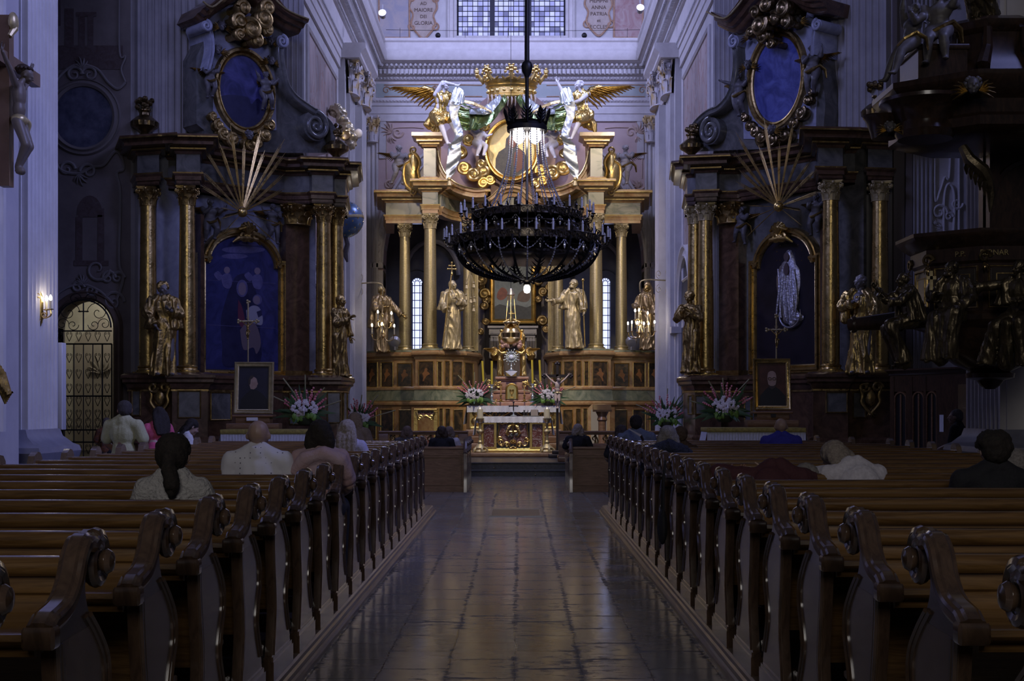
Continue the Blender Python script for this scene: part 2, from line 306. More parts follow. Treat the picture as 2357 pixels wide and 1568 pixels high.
# painted field above the arch: sea green frieze panel, ochre scrolls
def back_scrolls():
    bx = lambda q: X(q, 47.4); bz = lambda q: Z(q, 47.4); Fk = lambda a, b, t: V((a, BY-.02-t, b)); m = MB()
    for s in (-1,1):
        f = (lambda q: q) if s < 0 else (lambda q: 2368-q)
        scroll_relief(Fk, [('l', [(bx(f(890)),bz(410)),(bx(f(890)),bz(318)),(bx(f(899)),bz(296)),(bx(f(944)),bz(292)),(bx(f(975)),bz(294))],.5), ('s', bx(f(915)), bz(304), .2, 1.2*s, 0), ('s', bx(f(895)), bz(425), .2, -1.2*s, 0)], t=.0, m=m)
        acanth(m, Fk, bx(f(900)), bz(305), .5, pi/2-s*.7, 6, 0); acanth(m, Fk, bx(f(900)), bz(312), .3, -pi/2, 4, 0); acanth(m, Fk, bx(f(898)), bz(432), .36, pi/2+s*.4, 5, 0)
    struct('trim_24', m, mat('painted pale ochre scrolls', (.50,.36,.29), .7, 0, (.58,.46,.38), 8)); m = MB(); Fj = lambda a, b, t: V((a, BY-.14-t, b))
    for s in (-1,1):
        f = (lambda q: q) if s < 0 else (lambda q: 2368-q)
        m.tube([(bx(f(q)), BY-.14, z) for q, z in ((885,13.45),(1000,13.47),(1110,13.44))], .02, 5); m.tube([(bx(f(q)), BY-.14, z) for q, z in ((885,13.03),(1000,13.05),(1110,13.03))], .02, 5)
        scroll_relief(Fj, [('s', bx(f(890)), 13.26, .15, 1.3, 0), ('s', bx(f(1000)), 13.3, .13, 1.3, 0), ('s', bx(f(1010)), 13.2, .13, -1.3, pi)], r=.02, t=0, m=m); acanth(m, Fj, bx(f(1005)), 13.2, .26, pi/2, 7, 0)
    struct('trim_25', m, OCHR)
m = MB(); m.box(-5.2,4.6,BY-.13,BY-.11,13.0,13.5); struct('trim_4', m, GRNW)
# long wall mouldings: architrave, frieze, cornice round the chancel
U = [(LWX,33.0),(LWX,BY),(RWX,BY),(RWX,32.7)]
arch = [(0,12.15),(.07,12.15),(.07,12.4),(.10,12.42),(.10,12.68),(.14,12.7),(.14,12.8),(.2,12.88),(.2,12.95),(.12,12.96),(.12,13.6),(.2,13.62),(.24,13.72),(.24,13.74),(.36,13.78),(.36,13.98),(.44,14.0),(.5,14.1),(.62,14.14),(.68,14.2),(.74,14.2),(.8,14.32),(.8,14.5),(.74,14.55),(.68,14.62),(.68,14.85),(.74,14.9),(.74,15.0),(0,15.0)]
m = MB(); m.sweep(U, arch); struct('trim_5', m, STUC)
m = MB(); m.smooth = False
def along(path, step, fn):
    for (a, b) in zip(path[:-1], path[1:]):
        a = V(a); b = V(b); L_ = (b-a).length; u = (b-a)/L_; n = V((u.y,-u.x)); k = int(L_/step)
        for i in range(k): fn(a+u*(i+.5)*L_/k, u, n)
def dent(o, z, sz): return lambda p, u, n: m.obox((p.x+n.x*o, p.y+n.y*o, z), sz, atan2(u.y, u.x))
along(U, .155, dent(.40, 13.87, (.085,.12,.17)))
m.smooth = True
along(U, .17, lambda p, u, n: m.ell((p.x+n.x*.55, p.y+n.y*.55, 14.07), (.06,.06,.055), n=6, m=4))
along(U, .12, lambda p, u, n: m.ell((p.x+n.x*.24, p.y+n.y*.24, 13.67), (.045,.045,.04), n=6, m=4))
along(U, .12, lambda p, u, n: m.ell((p.x+n.x*.17, p.y+n.y*.17, 12.86), (.04,.04,.035), n=6, m=4))
struct('trim_6', m, WALL)
# side walls
m = MB(); m.smooth = False; m.box(LWX-.4, LWX, 33.2, BY+1, 0, 20); struct('wall_left', m, WALL)
m = MB(); m.smooth = False; m.box(RWX, RWX+.4, 32.9, BY+1, 0, 20); struct('wall_right', m, WALL)
# panels of faded fresco set in mouldings on the chancel side walls
SW = {-1: Face((LWX,33.2),(LWX,BY)), 1: Face((RWX,BY),(RWX,32.9))}
def sidepanel(sd, y0, y1, z0, z1, mt, nm, w=.1):
    f = SW[sd]; s0, s1 = sorted(((y0-33.2) if sd < 0 else (BY-y0), (y1-33.2) if sd < 0 else (BY-y1)))
    m = MB(); m.smooth = False; m.prism([(s0,z0),(s1,z0),(s1,z1),(s0,z1)], f.F, -.02, .015)
    m.use(1); m.sweep([(s0,z0),(s0,z1),(s1,z1),(s1,z0)], [(0,0),(0,.05),(-w*.5,.09),(-w,.05),(-w,0)], closed=True, F=f.F); struct(nm, m, [mt, STUC])
for sd in (-1,1):
    for (y0,y1,z0,z1) in ((34.0,39.3,5.6,11.6),(43.9,46.6,4.0,11.6),(34.0,37.2,1.2,5.0)): sidepanel(sd, y0, y1, z0, z1, WALLP, 'trim_7')

# ---- pilasters ------------------------------------------------------------
def fluted(m, F, s0, s1, z0, z1, t, n, d=.055):       # a fluted face between s0 and s1 standing t out
    w = (s1-s0)/(n+.25*(n+1)+.5); g = w*.25; pts = [(s0, -.02), (s0, t)]; s = s0+g+.25*w
    for i in range(n):
        for j in range(7): a = pi*j/6; pts.append((s+w/2-w/2*cos(a), t-min(d, w*.45)*sin(a)))
        s += w+g
    pts += [(s1, t), (s1, -.02)]
    rs = [[F(a, z, b) for a, b in pts] for z in (z0, z1)]; m.rings(rs)
def cap_mesh(n_v=8, r=1.0):                           # Corinthian capital, unit column radius, height 2.4
    m = MB()
    m.lathe([(1.0,0),(1.12,.02),(1.12,.1),(1.0,.13),(.98,.6),(1.02,1.2),(1.15,1.7),(1.4,2.05)], n=20)
    for row, (z0, h, k, off, out) in enumerate(((.12,.95,8,0,.36),(.6,1.05,8,.5,.5))):
        for i in range(k):
            a = 2*pi*(i+off)/k; pr = [(1.0,0,.30),(1.06,.35,.36),(1.1,.65,.34),(1.2,.88,.30),(1.34,.98,.2),(1.42,.9,.1)]
            rs = []
            for (rr, zz, ww) in pr:
                rr = 1.02+(rr-1)*out/.36*.9; zc = z0+zz*h
                rs.append([V((rr*cos(a)-q*ww*sin(a)*1.0+ (.05*cos(a) if q == 0 else 0), rr*sin(a)+q*ww*cos(a)+(.05*sin(a) if q == 0 else 0), zc)) for q in (-1,-.5,0,.5,1)]+[V(((rr-.08)*cos(a)-q*ww*sin(a), (rr-.08)*sin(a)+q*ww*cos(a), zc-.03)) for q in (1,0,-1)])
            m.rings(rs)
    for i in range(4):                                # corner volutes
        a = pi/4+i*pi/2
        for s in (-1,1):
            c = []
            for j in range(17):
                t = j/16; an = -pi*.55+t*2*pi*1.35; rr = .30*(1-.72*t)
                c.append(V((1.5*cos(a)+rr*cos(an)*cos(a)-s*.13*sin(a), 1.5*sin(a)+rr*cos(an)*sin(a)+s*.13*cos(a), 1.82+rr*sin(an))))
            c = [V((1.05*cos(a)-s*.3*sin(a), 1.05*sin(a)+s*.3*cos(a), 1.35))]+c
            m.tube(c, [.06]+[.09-.04*j/16 for j in range(17)], 6)
        a = i*pi/2
        m.ell((1.32*cos(a), 1.32*sin(a), 2.12), (.2,.2,.22), n=8, m=6)
        for s in (-1,1): m.ell((1.2*cos(a)-s*.3*sin(a), 1.2*sin(a)+s*.3*cos(a), 1.85), .13, n=6, m=5)
    ab = []
    for i in range(4):
        a = pi/4+i*pi/2; c = V((cos(a), sin(a)))*1.78; tn = V((-sin(a), cos(a)))*.16; ab += [c-tn, c+tn]
        b = V((cos(a+pi/2), sin(a+pi/2)))*1.78-V((-sin(a+pi/2), cos(a+pi/2)))*.16
        for q in (.25,.5,.75): p = (c+tn).lerp(b, q); ab.append(p*(1-.17*sin(pi*q)))
    m.rings([[V((p.x*k_, p.y*k_, z)) for p in ab] for z, k_ in ((2.1,.93),(2.16,.93),(2.2,1),(2.38,1.03),(2.4,1.0))])
    return m
CAPM = cap_mesh()
def pilcap(m, F, s0, s1, z0, z1, t):                  # the same order flattened on a pilaster
    w = (s1-s0)/2; h = z1-z0; c = (s0+s1)/2
    def G(x, y, z): return F(c+x*w/1.05, z0+z*h/2.4, max(t-.04, t-.04-y*.24))
    mm = MB(); mm.f = CAPM.f; mm.m = [m.k]*len(CAPM.f); mm.sm = CAPM.sm; mm.v = [tuple(G(x, y, z)) for x, y, z in CAPM.v]; m.join(mm)
def pilaster(nm, F, s0, s1, z0, z1, t, n, cap=None, mt=None, base=.5, capm=None):
    m = MB(); m.smooth = False; fluted(m, F, s0, s1, z0+base, z1, t, n)
    m.smooth = True
    if base: m.sweep([(s0,0),(s1,0)], [(0,z0)], F=lambda a,b,h: F(a,h,b)) if False else None
    if base:
        for (a, b, e) in ((0,.16,.1),(.16,.26,.06),(.26,.38,.09),(.38,.5,.04)):
            m.prism([(s0-e,z0+a*base/.5),(s1+e,z0+a*base/.5),(s1+e,z0+b*base/.5),(s0-e,z0+b*base/.5)], F, -.05, t+e)
    if cap:
        m.use(1); pilcap(m, F, s0, s1, z1, cap, t)
    return struct(nm, m, [mt or WALL, capm or STUC])
CAPG = mat('pale capital with gilding', (.60,.58,.60), .5, .1, (.62,.46,.20), 2.6, lo=.48, hi=.6)
for sd in (-1,1):                                     # chancel side pilasters with gilded capitals
    f = SW[sd].F; S = (lambda y: y-33.2) if sd < 0 else (lambda y: BY-y)
    for (a, b) in ((40.3,41.5),(41.9,43.1)):
        s0, s1 = sorted((S(a), S(b))); pilaster('trim_8', f, s0, s1, .33, 11.45, .32 if a < 41 else .5, 5, 12.5, capm=CAPG)
    s0, s1 = sorted((S(40.0), S(43.3))); m = MB(); m.smooth = False; m.prism([(s0,.3),(s1,.3),(s1,12.6),(s0,12.6)], f, -.05, .2); struct('trim_9', m, WALL)
    m = MB(); m.sweep([(s0-.1,0),(s1+.1,0)], [(.0,12.45),(.65,12.45),(.7,12.5),(.7,12.6),(.85,12.75),(.85,12.9),(0,12.9)], F=lambda a,b,h: f(a,h,-b)); struct('trim_10', m, GOLDM if False else STUC)
    s0, s1 = sorted((S(34.05), S(34.6)))
fb = lambda a, z, t: V((a, BY-t, z))                  # corner pilasters on the back wall
for (a, b) in ((LWX+.02, LWX+.42), (RWX-.42, RWX-.02)): pilaster('trim_8', fb, a, b, .33, 11.35, .14, 2, 12.3, capm=CAPG)
for (a, b) in ((LWX+.45, LWX+.7), (RWX-.7, RWX-.45)):
    m = MB(); m.smooth = False; m.prism([(a,10.8),(b,10.8),(b,12.15),(a,12.15)], fb, -.05, .05); struct('trim_9', m, WALL)
# arched door frames on the side walls
for sd in (-1,1):
    f = SW[sd]; S = (lambda y: y-33.2) if sd < 0 else (lambda y: BY-y); c = S(38.6); z = 4.9; r = 1.25
    m = MB(); m.smooth = False; m.prism([(c-r,1.0)]+[(c-r,z)]+arcpts(c, z, r, r, 180, 0, 16)+[(c+r,1.0)], f.F, -.02, .03)
    m.smooth = True; m.use(1); path = [(c+r,1.0)]+arcpts(c, z, r, r, 0, 180, 20)+[(c-r,1.0)]
    m.sweep(path, [(0,0),(0,.12),(.06,.16),(.12,.1),(.26,.1),(.32,.18),(.38,.18),(.4,0)], F=f.F)
    m.prism([(c-r-.42,z-.9),(c-r+.02,z-.9),(c-r+.02,z-.7),(c-r-.42,z-.7)], f.F, 0, .34); m.prism([(c+r-.02,z-.9),(c+r+.42,z-.9),(c+r+.42,z-.7),(c+r-.02,z-.7)], f.F, 0, .34)
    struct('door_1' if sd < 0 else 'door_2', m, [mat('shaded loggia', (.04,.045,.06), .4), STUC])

# clerestory wall above the cornice with the great leaded window
m = MB(); m.smooth = False
WX0, WX1, WZ0, WZ1 = X(1052,48), X(1301,48), Z(82,48), 18.2
for (a, b, c_, d) in ((LWX-.2,WX0-.35,14.9,20),(WX1+.35,RWX+.2,14.9,20),(WX0-.35,WX1+.35,14.9,WZ0-.1),(WX0-.35,WX1+.35,WZ1,20)): m.box(a, b, 48.0, 48.6, c_, d)
struct('wall_back', m, WALL)
LEAD = mat('window leading', (.03,.03,.045), .5, .3)
def pane_mat(name, cell, c0, c1, c2, st):
    p = bpy.data.materials.new(name); p.use_nodes = True; N = p.node_tree.nodes; L = p.node_tree.links; b = N['Principled BSDF']
    tc = N.new('ShaderNodeTexCoord'); vm = N.new('ShaderNodeVectorMath'); vm.operation = 'DIVIDE'; vm.inputs[1].default_value = (cell, 10, cell); fl = N.new('ShaderNodeVectorMath'); fl.operation = 'FLOOR'
    wn = N.new('ShaderNodeTexWhiteNoise'); L.new(tc.outputs['Object'], vm.inputs[0]); L.new(vm.outputs[0], fl.inputs[0]); L.new(fl.outputs[0], wn.inputs[0])
    r = N.new('ShaderNodeValToRGB'); L.new(wn.outputs['Value'], r.inputs[0]); e = r.color_ramp.elements; e[0].position = .06; e[0].color = (*c0,1); e[1].position = .95; e[1].color = (*c2,1); k = e.new(.25); k.color = (*c1,1)
    n = N.new('ShaderNodeTexNoise'); n.inputs['Scale'].default_value = 6; L.new(tc.outputs['Object'], n.inputs[0]); mr = N.new('ShaderNodeMapRange'); L.new(n.outputs[0], mr.inputs[0]); mr.inputs[3].default_value = st*.75; mr.inputs[4].default_value = st*1.25
    L.new(r.outputs[0], b.inputs['Emission Color']); L.new(mr.outputs[0], b.inputs['Emission Strength']); b.inputs['Base Color'].default_value = (.1,.1,.15,1); b.inputs['Roughness'].default_value = .2
    return p
PANE = pane_mat('daylit leaded glass', .1885, (.10,.11,.24), (.24,.26,.60), (.46,.50,.86), 1.0)
m = MB(); m.smooth = False; m.box(WX0, WX1, 48.2, 48.22, WZ0, WZ1); w = struct('window_1', m, PANE)
m = MB(); m.smooth = False
n = 21; cw = (WX1-WX0)/n
for i in range(n+1):
    t = .05 if i in (0, n) else .012; m.box(WX0+i*cw-t, WX0+i*cw+t, 48.17, 48.2, WZ0, WZ1)
z = WZ0
while z < WZ1: m.box(WX0, WX1, 48.17, 48.2, z-.012, z+.012); z += cw
for q in (.325, .665): m.box(WX0+(WX1-WX0)*q-.09, WX0+(WX1-WX0)*q+.09, 48.1, 48.2, WZ0, WZ1)
o = m.build('window_frame', LEAD, w)
m = MB(); m.sweep([(WX0,WZ1),(WX0,WZ0),(WX1,WZ0),(WX1,WZ1)], [(0,0),(.02,.06),(.1,.1),(.14,.03),(.26,.03),(.3,.1),(.34,.1),(.36,0)], F=lambda a,b,h: V((a,48.0-h,b))); struct('trim_11', m, STUC)
FRES = mat('vault fresco sky', (.36,.35,.40), .75, 0, (.48,.42,.40), 1.3, 'swirl'); FRER = mat('vault fresco rose', (.36,.20,.19), .75, 0, (.46,.36,.34), 1.6, 'swirl')
def text(body, size, loc, rot, mt, parent, name='lettering', ext=.006):
    c = bpy.data.curves.new(name, 'FONT'); c.body = body; c.size = size; c.extrude = ext; c.align_x = 'CENTER'; c.align_y = 'CENTER'; c.materials.append(mt)
    o = bpy.data.objects.new(name, c); COL.objects.link(o); o.location = loc; o.rotation_euler = rot
    if parent: o.parent = parent
    return o
INK = mat('painted lettering', (.12,.075,.05), .7)
for px, lines, lab in ((975, ('AD','MAIORE','DEI','GLORIA'), 'left'), (1378, ('MEMPNI','ANNA','PATRIA','et','ECCLES'), 'right')):
    cx = X(px,48); cz = Z(32 if px > 1200 else 38, 48); t = thing('painted_cartouche', 'ochre scroll edged cartouche lettered %s beside the great leaded window' % (lines[1]+' '+lines[2]), 'cartouche', (cx,47.98,cz))
    m = MB(); out = [(-.42,.6),(-.2,.78),(.15,.74),(.38,.6),(.46,.3),(.34,.02),(.40,-.3),(.2,-.62),(0,-.78),(-.2,-.62),(-.42,-.3),(-.36,.05),(-.48,.32)]
    sm = [(p.x, p.y) for p in smoothpts([(a,b,0) for a,b in out+[out[0]]], 5)][:-1]
    m.prism(sm, lambda a,b,t_: V((a,-t_,b)), 0, .02); m.build('shield', mat('cartouche ground', (.40,.33,.28), .75, 0, (.50,.42,.36), 3), t)
    m = MB(); m.tube([(a*1.08,-.03,b*1.06) for a,b in sm+[sm[0]]], .035, 6)
    for a, b, s in ((-.42,.66,1),(.42,.62,-1),(-.42,-.4,1),(.42,-.4,-1),(-.1,.86,1),(.12,.84,-1)): m.tube([(a+x_,-.03,b+y_) for x_,y_ in spiral(0,0,.16,.03,pi/2 if s>0 else pi/2,1.2*s,18)], .03, 5)
    m.build('scroll_border', OCHR, t)
    for i, s in enumerate(lines): text(s, .19 if len(s) > 3 else .17, (0,-.03,.46-.24*i), (pi/2,0,0), INK, t)
for (a, b, mt, nm) in ((LWX+.35, X(945,48)-.0, FRES, 1),(X(1392,48)+.3, RWX-.4, FRER, 2)):
    m = MB(); m.smooth = False; m.box(a, b, 47.96, 47.98, 15.3, 18.4); struct('trim_12', m, mt)
    m = MB(); m.sweep([(a,18.5),(a,15.3),(b,15.3),(b,18.5)], [(0,0),(-.02,.05),(-.06,.05),(-.08,0)], F=lambda s,z,h: V((s,47.98-h,z))); struct('trim_12', m, OCHR)
# safety wire along the ledge, two ceiling spotlights
m = MB(); m.tube([(-4.8,47,15.35),(0,47,15.30),(4.4,47,15.35)], .008, 5)
for x in (-4.3,-1.95,-.4,1.5,3.9): m.tube([(x,47,15.0),(x,47,15.42)], .008, 5)
for px in (1008,1345): m.ell((X(px,46.9),46.9,15.12), .1, n=8, m=6)
tag(m.build('safety_wire', IRON), 'thin steel safety wire strung along the ledge under the great window', 'wire')

# vault room behind the arch
m = MB(); m.smooth = False; w0, w1 = X(948,54), X(972,54); w2, w3 = X(1382,54), X(1405,54); zb, zt = Z(812,54), Z(640,54)
g = 6
def strip(a, b): m.box(a, b, 54, 54.3, 0, 14)
strip(-6, w0); strip(w1, w2); strip(w3, 6)
for (a, b) in ((w0,w1),(w2,w3)): m.box(a,b,54,54.3,0,zb); r = (b-a)/2; m.prism([(a,zt-r)]+arcpts((a+b)/2,zt-r,r,r,180,0,10)+[(b,zt-r),(b,14),(a,14)], lambda x,z_,t: V((x,54+t,z_)), 0, .3)
struct('wall_choir', m, WALLG)
PANE2 = mat('choir window glass', (.1,.1,.15), .3, emit=(.50,.56,1.), estr=1.5)
for i, (a, b) in enumerate(((w0,w1),(w2,w3))):
    m = MB(); m.smooth = False; m.box(a,b,54.12,54.14,zb,zt); w = struct('window_%d' % (i+2), m, PANE2)
    m = MB(); c = (a+b)/2; r = (b-a)/2
    for q in (a+.02, c-.11, c+.11, b-.02): m.box(q-.014,q+.014,54.06,54.1,zb,zt-r+.02)
    k = 0
    while zb+.31*k < zt-r: m.box(a,b,54.06,54.1,zb+.31*k-.014,zb+.31*k+.014); k += 1
    m.tube([(x,54.07,z_) for x,z_ in arcpts(c,zt-r,r*.5,r*.5,0,180,8)], .014, 5)
    for an in (30,60,90,120,150): m.tube([(c+r*.5*cos(R(an)),54.07,zt-r+r*.5*sin(R(an))),(c+r*cos(R(an)),54.07,zt-r+r*sin(R(an)))], .014, 5)
    m.build('window_frame', LEAD, w)
    m = MB(); m.sweep([(b,zb)]+arcpts(c,zt-r,r,r,0,180,14)+[(a,zb)], [(0,-.1),(0,.04),(.08,.07),(.3,.02),(.34,.08),(.4,0)], F=lambda x,z_,h: V((x,54-h,z_))); struct('trim_13', m, WALLG)
m = MB(); m.smooth = False; m.box(-6.2,-6,BY+.9,54.2,0,14); m.box(5.6,5.8,BY+.9,54.2,0,14); struct('wall_choir', m, WALLG)
m = MB(); rs = [[(x-.2+0, y, z) for x, z in arcpts(0, 7.5, 5.6, 5.4, 180, 0, 24)] for y in (BY+.9, 54.2)]; m.rings(rs, False, False); struct('ceiling', m, WALLG)
m = MB()
for i in range(3):
    y = 48.9+i*2.3; m.tube([(x-.2, y, z) for x, z in arcpts(0, 7.5, 5.45, 5.25, 180, 0, 24)], .13, 6)
for s in (-1,1):
    for k in (-1,1): m.tube([(s*5.35*cos(t)-.2, 51.5+k*2.5*(sin(t)) , 7.4+5.2*sin(t)*.9) for t in [i*pi/24 for i in range(13)]], .09, 6)
    m.tube([(s*3.4-.2+1.1*cos(t), 53.8, 7.2+1.4*sin(t)) for t in [i*pi/12 for i in range(13)]], .1, 6)
struct('trim_14', m, STUC)
# dark panelled reredos wall standing behind the tabernacle
m = MB(); m.smooth = False; a, b = X(1090,47), X(1272,47); m.box(a, b, 46.9, 47.2, .3, 10.5)
for i in range(9):
    x = a+(b-a)*i/8; m.box(x-.05, x+.05, 46.84, 46.9, .3, 10.5)
struct('wall_reredos', m, mat('grey brown boarding', (.13,.105,.09), .5, 0, (.19,.16,.14), 3, stretch=(3,3,.6)))

WALLN = mat('dimmed nave plaster', (.30,.285,.29), .75, 0, (.38,.36,.365), 1.6)  # darker copy of the pale stucco: dimmer nave light put into the colour
# ---- side walls of the nave ------------------------------------------------
m = MB(); m.smooth = False; m.prism([(0,0),(DL.len,0),(DL.len,20),(0,20)], DL.F, -.4, 0); struct('wall_left', m, WALLN)
m = MB(); m.smooth = False; m.prism([(0,0),(DR.len,0),(DR.len,20),(0,20)], DR.F, -.4, 0); struct('wall_right', m, WALLN)
WALLN = MATS['dimmed nave plaster']
a0 = DL.px(308,0)[0]; a1 = DL.px(442,0)[0]
pilaster('trim_15', DL.F, a0+.02, a1, 0, 17, .16, 8, mt=WALLN)
pilaster('trim_15', DL.F, DL.len-1.15, DL.len-.02, 0, 17, .16, 7, mt=WALLN)
pilaster('trim_15', DR.F, .02, 1.0, 0, 17, .16, 6, mt=WALLN)
a0 = DR.px(1922,0)[0]
pilaster('trim_15', DR.F, a0, DR.len-.05, 0, 17, .16, 8, mt=WALLN)
# umber frescoed end wall of the left aisle with its gated arch
gx0, gx1 = X(132,30.2), X(262,30.2); gz = Z(690,30.2); gr = (gx1-gx0)/2; gc = (gx0+gx1)/2
Fl = lambda a, z, t: V((a, 30.2-t, z))
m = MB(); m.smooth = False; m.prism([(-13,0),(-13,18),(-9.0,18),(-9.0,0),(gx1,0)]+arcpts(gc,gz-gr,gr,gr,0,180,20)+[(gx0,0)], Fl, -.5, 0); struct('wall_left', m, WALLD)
m = MB(); m.sweep([(gx1,0)]+arcpts(gc,gz-gr,gr,gr,0,180,20)+[(gx0,0)], [(0,-.4),(0,.05),(.05,.1),(.1,.04),(.14,.04),(.18,.08),(.22,0)], F=Fl); struct('door_3', m, mat('brown door casing', (.12,.085,.06), .5, 0, (.17,.12,.09), 4))
mc = V((X(193,30.2), 0, Z(270,30.2))); mr = .70
m = MB(); m.prism(arcpts(mc.x, mc.z, mr, mr*1.04, 0, 360, 40)[:-1], Fl, -.02, .02); t = m.build('fresco_roundel', mat('roundel landscape', (.045,.05,.085), .7, 0, (.13,.135,.19), 3.2, detail=9)); tag(t, 'round blue landscape fresco in moulded ring high on left aisle wall', 'fresco')
m = MB(); m.sweep(arcpts(mc.x, mc.z, mr, mr*1.04, 0, 360, 48)[:-1], [(-.02,.0),(-.02,.06),(.04,.1),(.08,.04),(.12,.03),(.14,.07),(.17,.0)][::1], closed=True, F=Fl); m.build('moulded_frame', mat('frame plaster', (.21,.185,.17), .6), t)
def scroll_relief(F, items, r=.035, t=.03, m=None):   # flowing relief: polylines and spirals, as raised beads
    m = m or MB()
    for it in items:
        if it[0] == 'l': m.tube([F(a, b, t) for a, b in [(p.x, p.y) for p in smoothpts([(q[0],q[1],0) for q in it[1]], 6)]], r*(it[2] if len(it) > 2 else 1), 6)
        else: _, cx, cy, rad, turn, a0 = it; m.tube([F(a, b, t) for a, b in spiral(cx, cy, rad, rad*.15, a0, turn, 20)], [r*1.2, r*.6], 6)
    return m
def acanth(m, F, cx, cz, s, ang, n=5, t=.03):         # a fan of curling leaves
    for i in range(n):
        a = ang+(i-(n-1)/2)*.42; L_ = s*(1-.12*abs(i-(n-1)/2)); pts = [F(cx+cos(a+.25*q*q)*L_*q, cz+sin(a+.25*q*q)*L_*q, t+.03*sin(pi*q)) for q in [j/5 for j in range(6)]]
        m.tube(pts, [s*.05, s*.09, s*.1, s*.09, s*.07, s*.03], 6, flat=.6)
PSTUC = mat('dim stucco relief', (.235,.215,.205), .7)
LX = lambda px: X(px, 30.2); LZ = lambda py: Z(py, 30.2)
m = scroll_relief(Fl, [('l', [(LX(120),LZ(205)),(LX(140),LZ(175)),(LX(165),LZ(155)),(LX(190),LZ(150)),(LX(225),LZ(160)),(LX(250),LZ(190)),(LX(272),LZ(205)),(LX(290),LZ(190))]),
   ('s', LX(172), LZ(172), .2, 1.3, 0), ('s', LX(208), LZ(172), .2, -1.3, pi), ('l', [(LX(290),LZ(190)),(LX(280),LZ(160)),(LX(290),LZ(130)),(LX(276),LZ(120)),(LX(276),LZ(-40))], .7),
   ('l', [(LX(120),LZ(350)),(LX(140),LZ(390)),(LX(180),LZ(400)),(LX(215),LZ(385)),(LX(240),LZ(380)),(LX(265),LZ(350)),(LX(280),LZ(360)),(LX(285),LZ(390)),(LX(270),LZ(400)),(LX(278),LZ(450)),(LX(275),LZ(600)),(LX(285),LZ(640)),(LX(270),LZ(690))]),
   ('s', LX(155), LZ(390), .2, 1.2, 0), ('s', LX(205), LZ(395), .2, -1.2, pi), ('s', LX(262), LZ(695), .26, 1.4, 0), ('s', LX(272), LZ(640), .16, 1.2, 0), ('s', LX(225), LZ(620), .3, -1.2, 0), ('s', LX(250), LZ(640), .18, 1.2, 0),
   ('l', [(LX(118),LZ(690)),(LX(150),LZ(665)),(LX(190),LZ(655)),(LX(230),LZ(670)),(LX(262),LZ(700))]), ('s', LX(180), LZ(662), .16, 1.2, 0), ('s', LX(210), LZ(668), .14, -1.2, 0)])
acanth(m, Fl, LX(190), LZ(160), .3, pi/2); acanth(m, Fl, LX(185), LZ(400), .3, -pi/2); acanth(m, Fl, LX(190), LZ(655), .25, pi/2, 7)
struct('trim_16', m, PSTUC); back_scrolls()
BLD = mat('painted ruins', (.085,.055,.05), .75, 0, (.13,.10,.095), 4, 'swirl'); 
for (c, w_) in ((215,1),(210,2)):                      # painted architecture inside the two stucco fields
    m = MB(); m.smooth = False
    if w_ == 1:
        for (p0,p1,q0,q1) in ((125,283,105,160),(150,170,20,105),(182,196,38,105),(203,215,38,105),(176,222,28,38),(122,140,-60,60)): m.prism([(LX(p0),LZ(q1)),(LX(p1),LZ(q1)),(LX(p1),LZ(q0)),(LX(p0),LZ(q0))], Fl, 0, .006)
    else:
        for (p0,p1,q0,q1) in ((175,190,500,600),(225,240,480,600),(170,250,600,612),(180,236,490,500)): m.prism([(LX(p0),LZ(q1)),(LX(p1),LZ(q1)),(LX(p1),LZ(q0)),(LX(p0),LZ(q0))], Fl, 0, .006)
        m.prism(arcpts(LX(207),LZ(495),.3,.45,0,180,12), Fl, 0, .007)
    t = m.build('fresco_ruins', BLD); t.location.y = -.01; tag(t, 'dim painted ruins in the %s stucco field of the left aisle wall' % ('upper' if w_ == 1 else 'lower'), 'fresco')
# room behind the gate
CREAM = mat('lit cream plaster', (.36,.345,.30), .8, 0, (.62,.60,.54), .9)
m = MB(); m.smooth = False; m.box(-13.4,-8.8,34.0,34.2,0,6); m.box(-12.6,-12.4,30.7,34,0,6); m.box(-9.2,-9.0,30.7,34,0,6); m.box(-13,-8.8,30.7,34.2,5.2,5.4); struct('wall_vestibule', m, CREAM)
m = MB(); m.prism([(-11.6,.6),(-10.2,.6),(-10.2,3.4),(-10.9,4.1),(-11.6,3.4)], lambda a,z_,t_: V((a,33.98-t_,z_)), 0, .03); acanth(m, lambda a,z_,t_: V((a,33.95-t_,z_)), -10.9, 2.6, .5, pi/2, 7); tag(m.build('wall_memorial', mat('memorial relief', (.30,.27,.24), .6)), 'pale carved memorial on the lit wall behind the iron gate', 'memorial')
# right aisle end wall
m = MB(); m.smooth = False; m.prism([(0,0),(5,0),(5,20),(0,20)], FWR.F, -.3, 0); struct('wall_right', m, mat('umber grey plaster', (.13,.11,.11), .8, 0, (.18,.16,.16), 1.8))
fr = FWR.F; ax = lambda px: FWR.px(px, 0)[0]
m = MB(); m.smooth = False
for (p0, p1, t) in ((2054,2062,.1),(2062,2080,.05),(2082,2096,.12)): m.prism([(ax(p0),0),(ax(p1),0),(ax(p1),18),(ax(p0),18)], fr, 0, t)
struct('trim_17', m, mat('umber moulding', (.155,.13,.12), .7))
pilaster('trim_18', fr, ax(2098), ax(2142), 0, 17, .12, 4, mt=WALLN)
m = MB(); m.smooth = False; m.prism([(ax(2144),0),(ax(2240),0),(ax(2240),18),(ax(2144),18)], fr, 0, .04); struct('trim_19', m, STUC)
rz = lambda py: Z(py, 29.0)
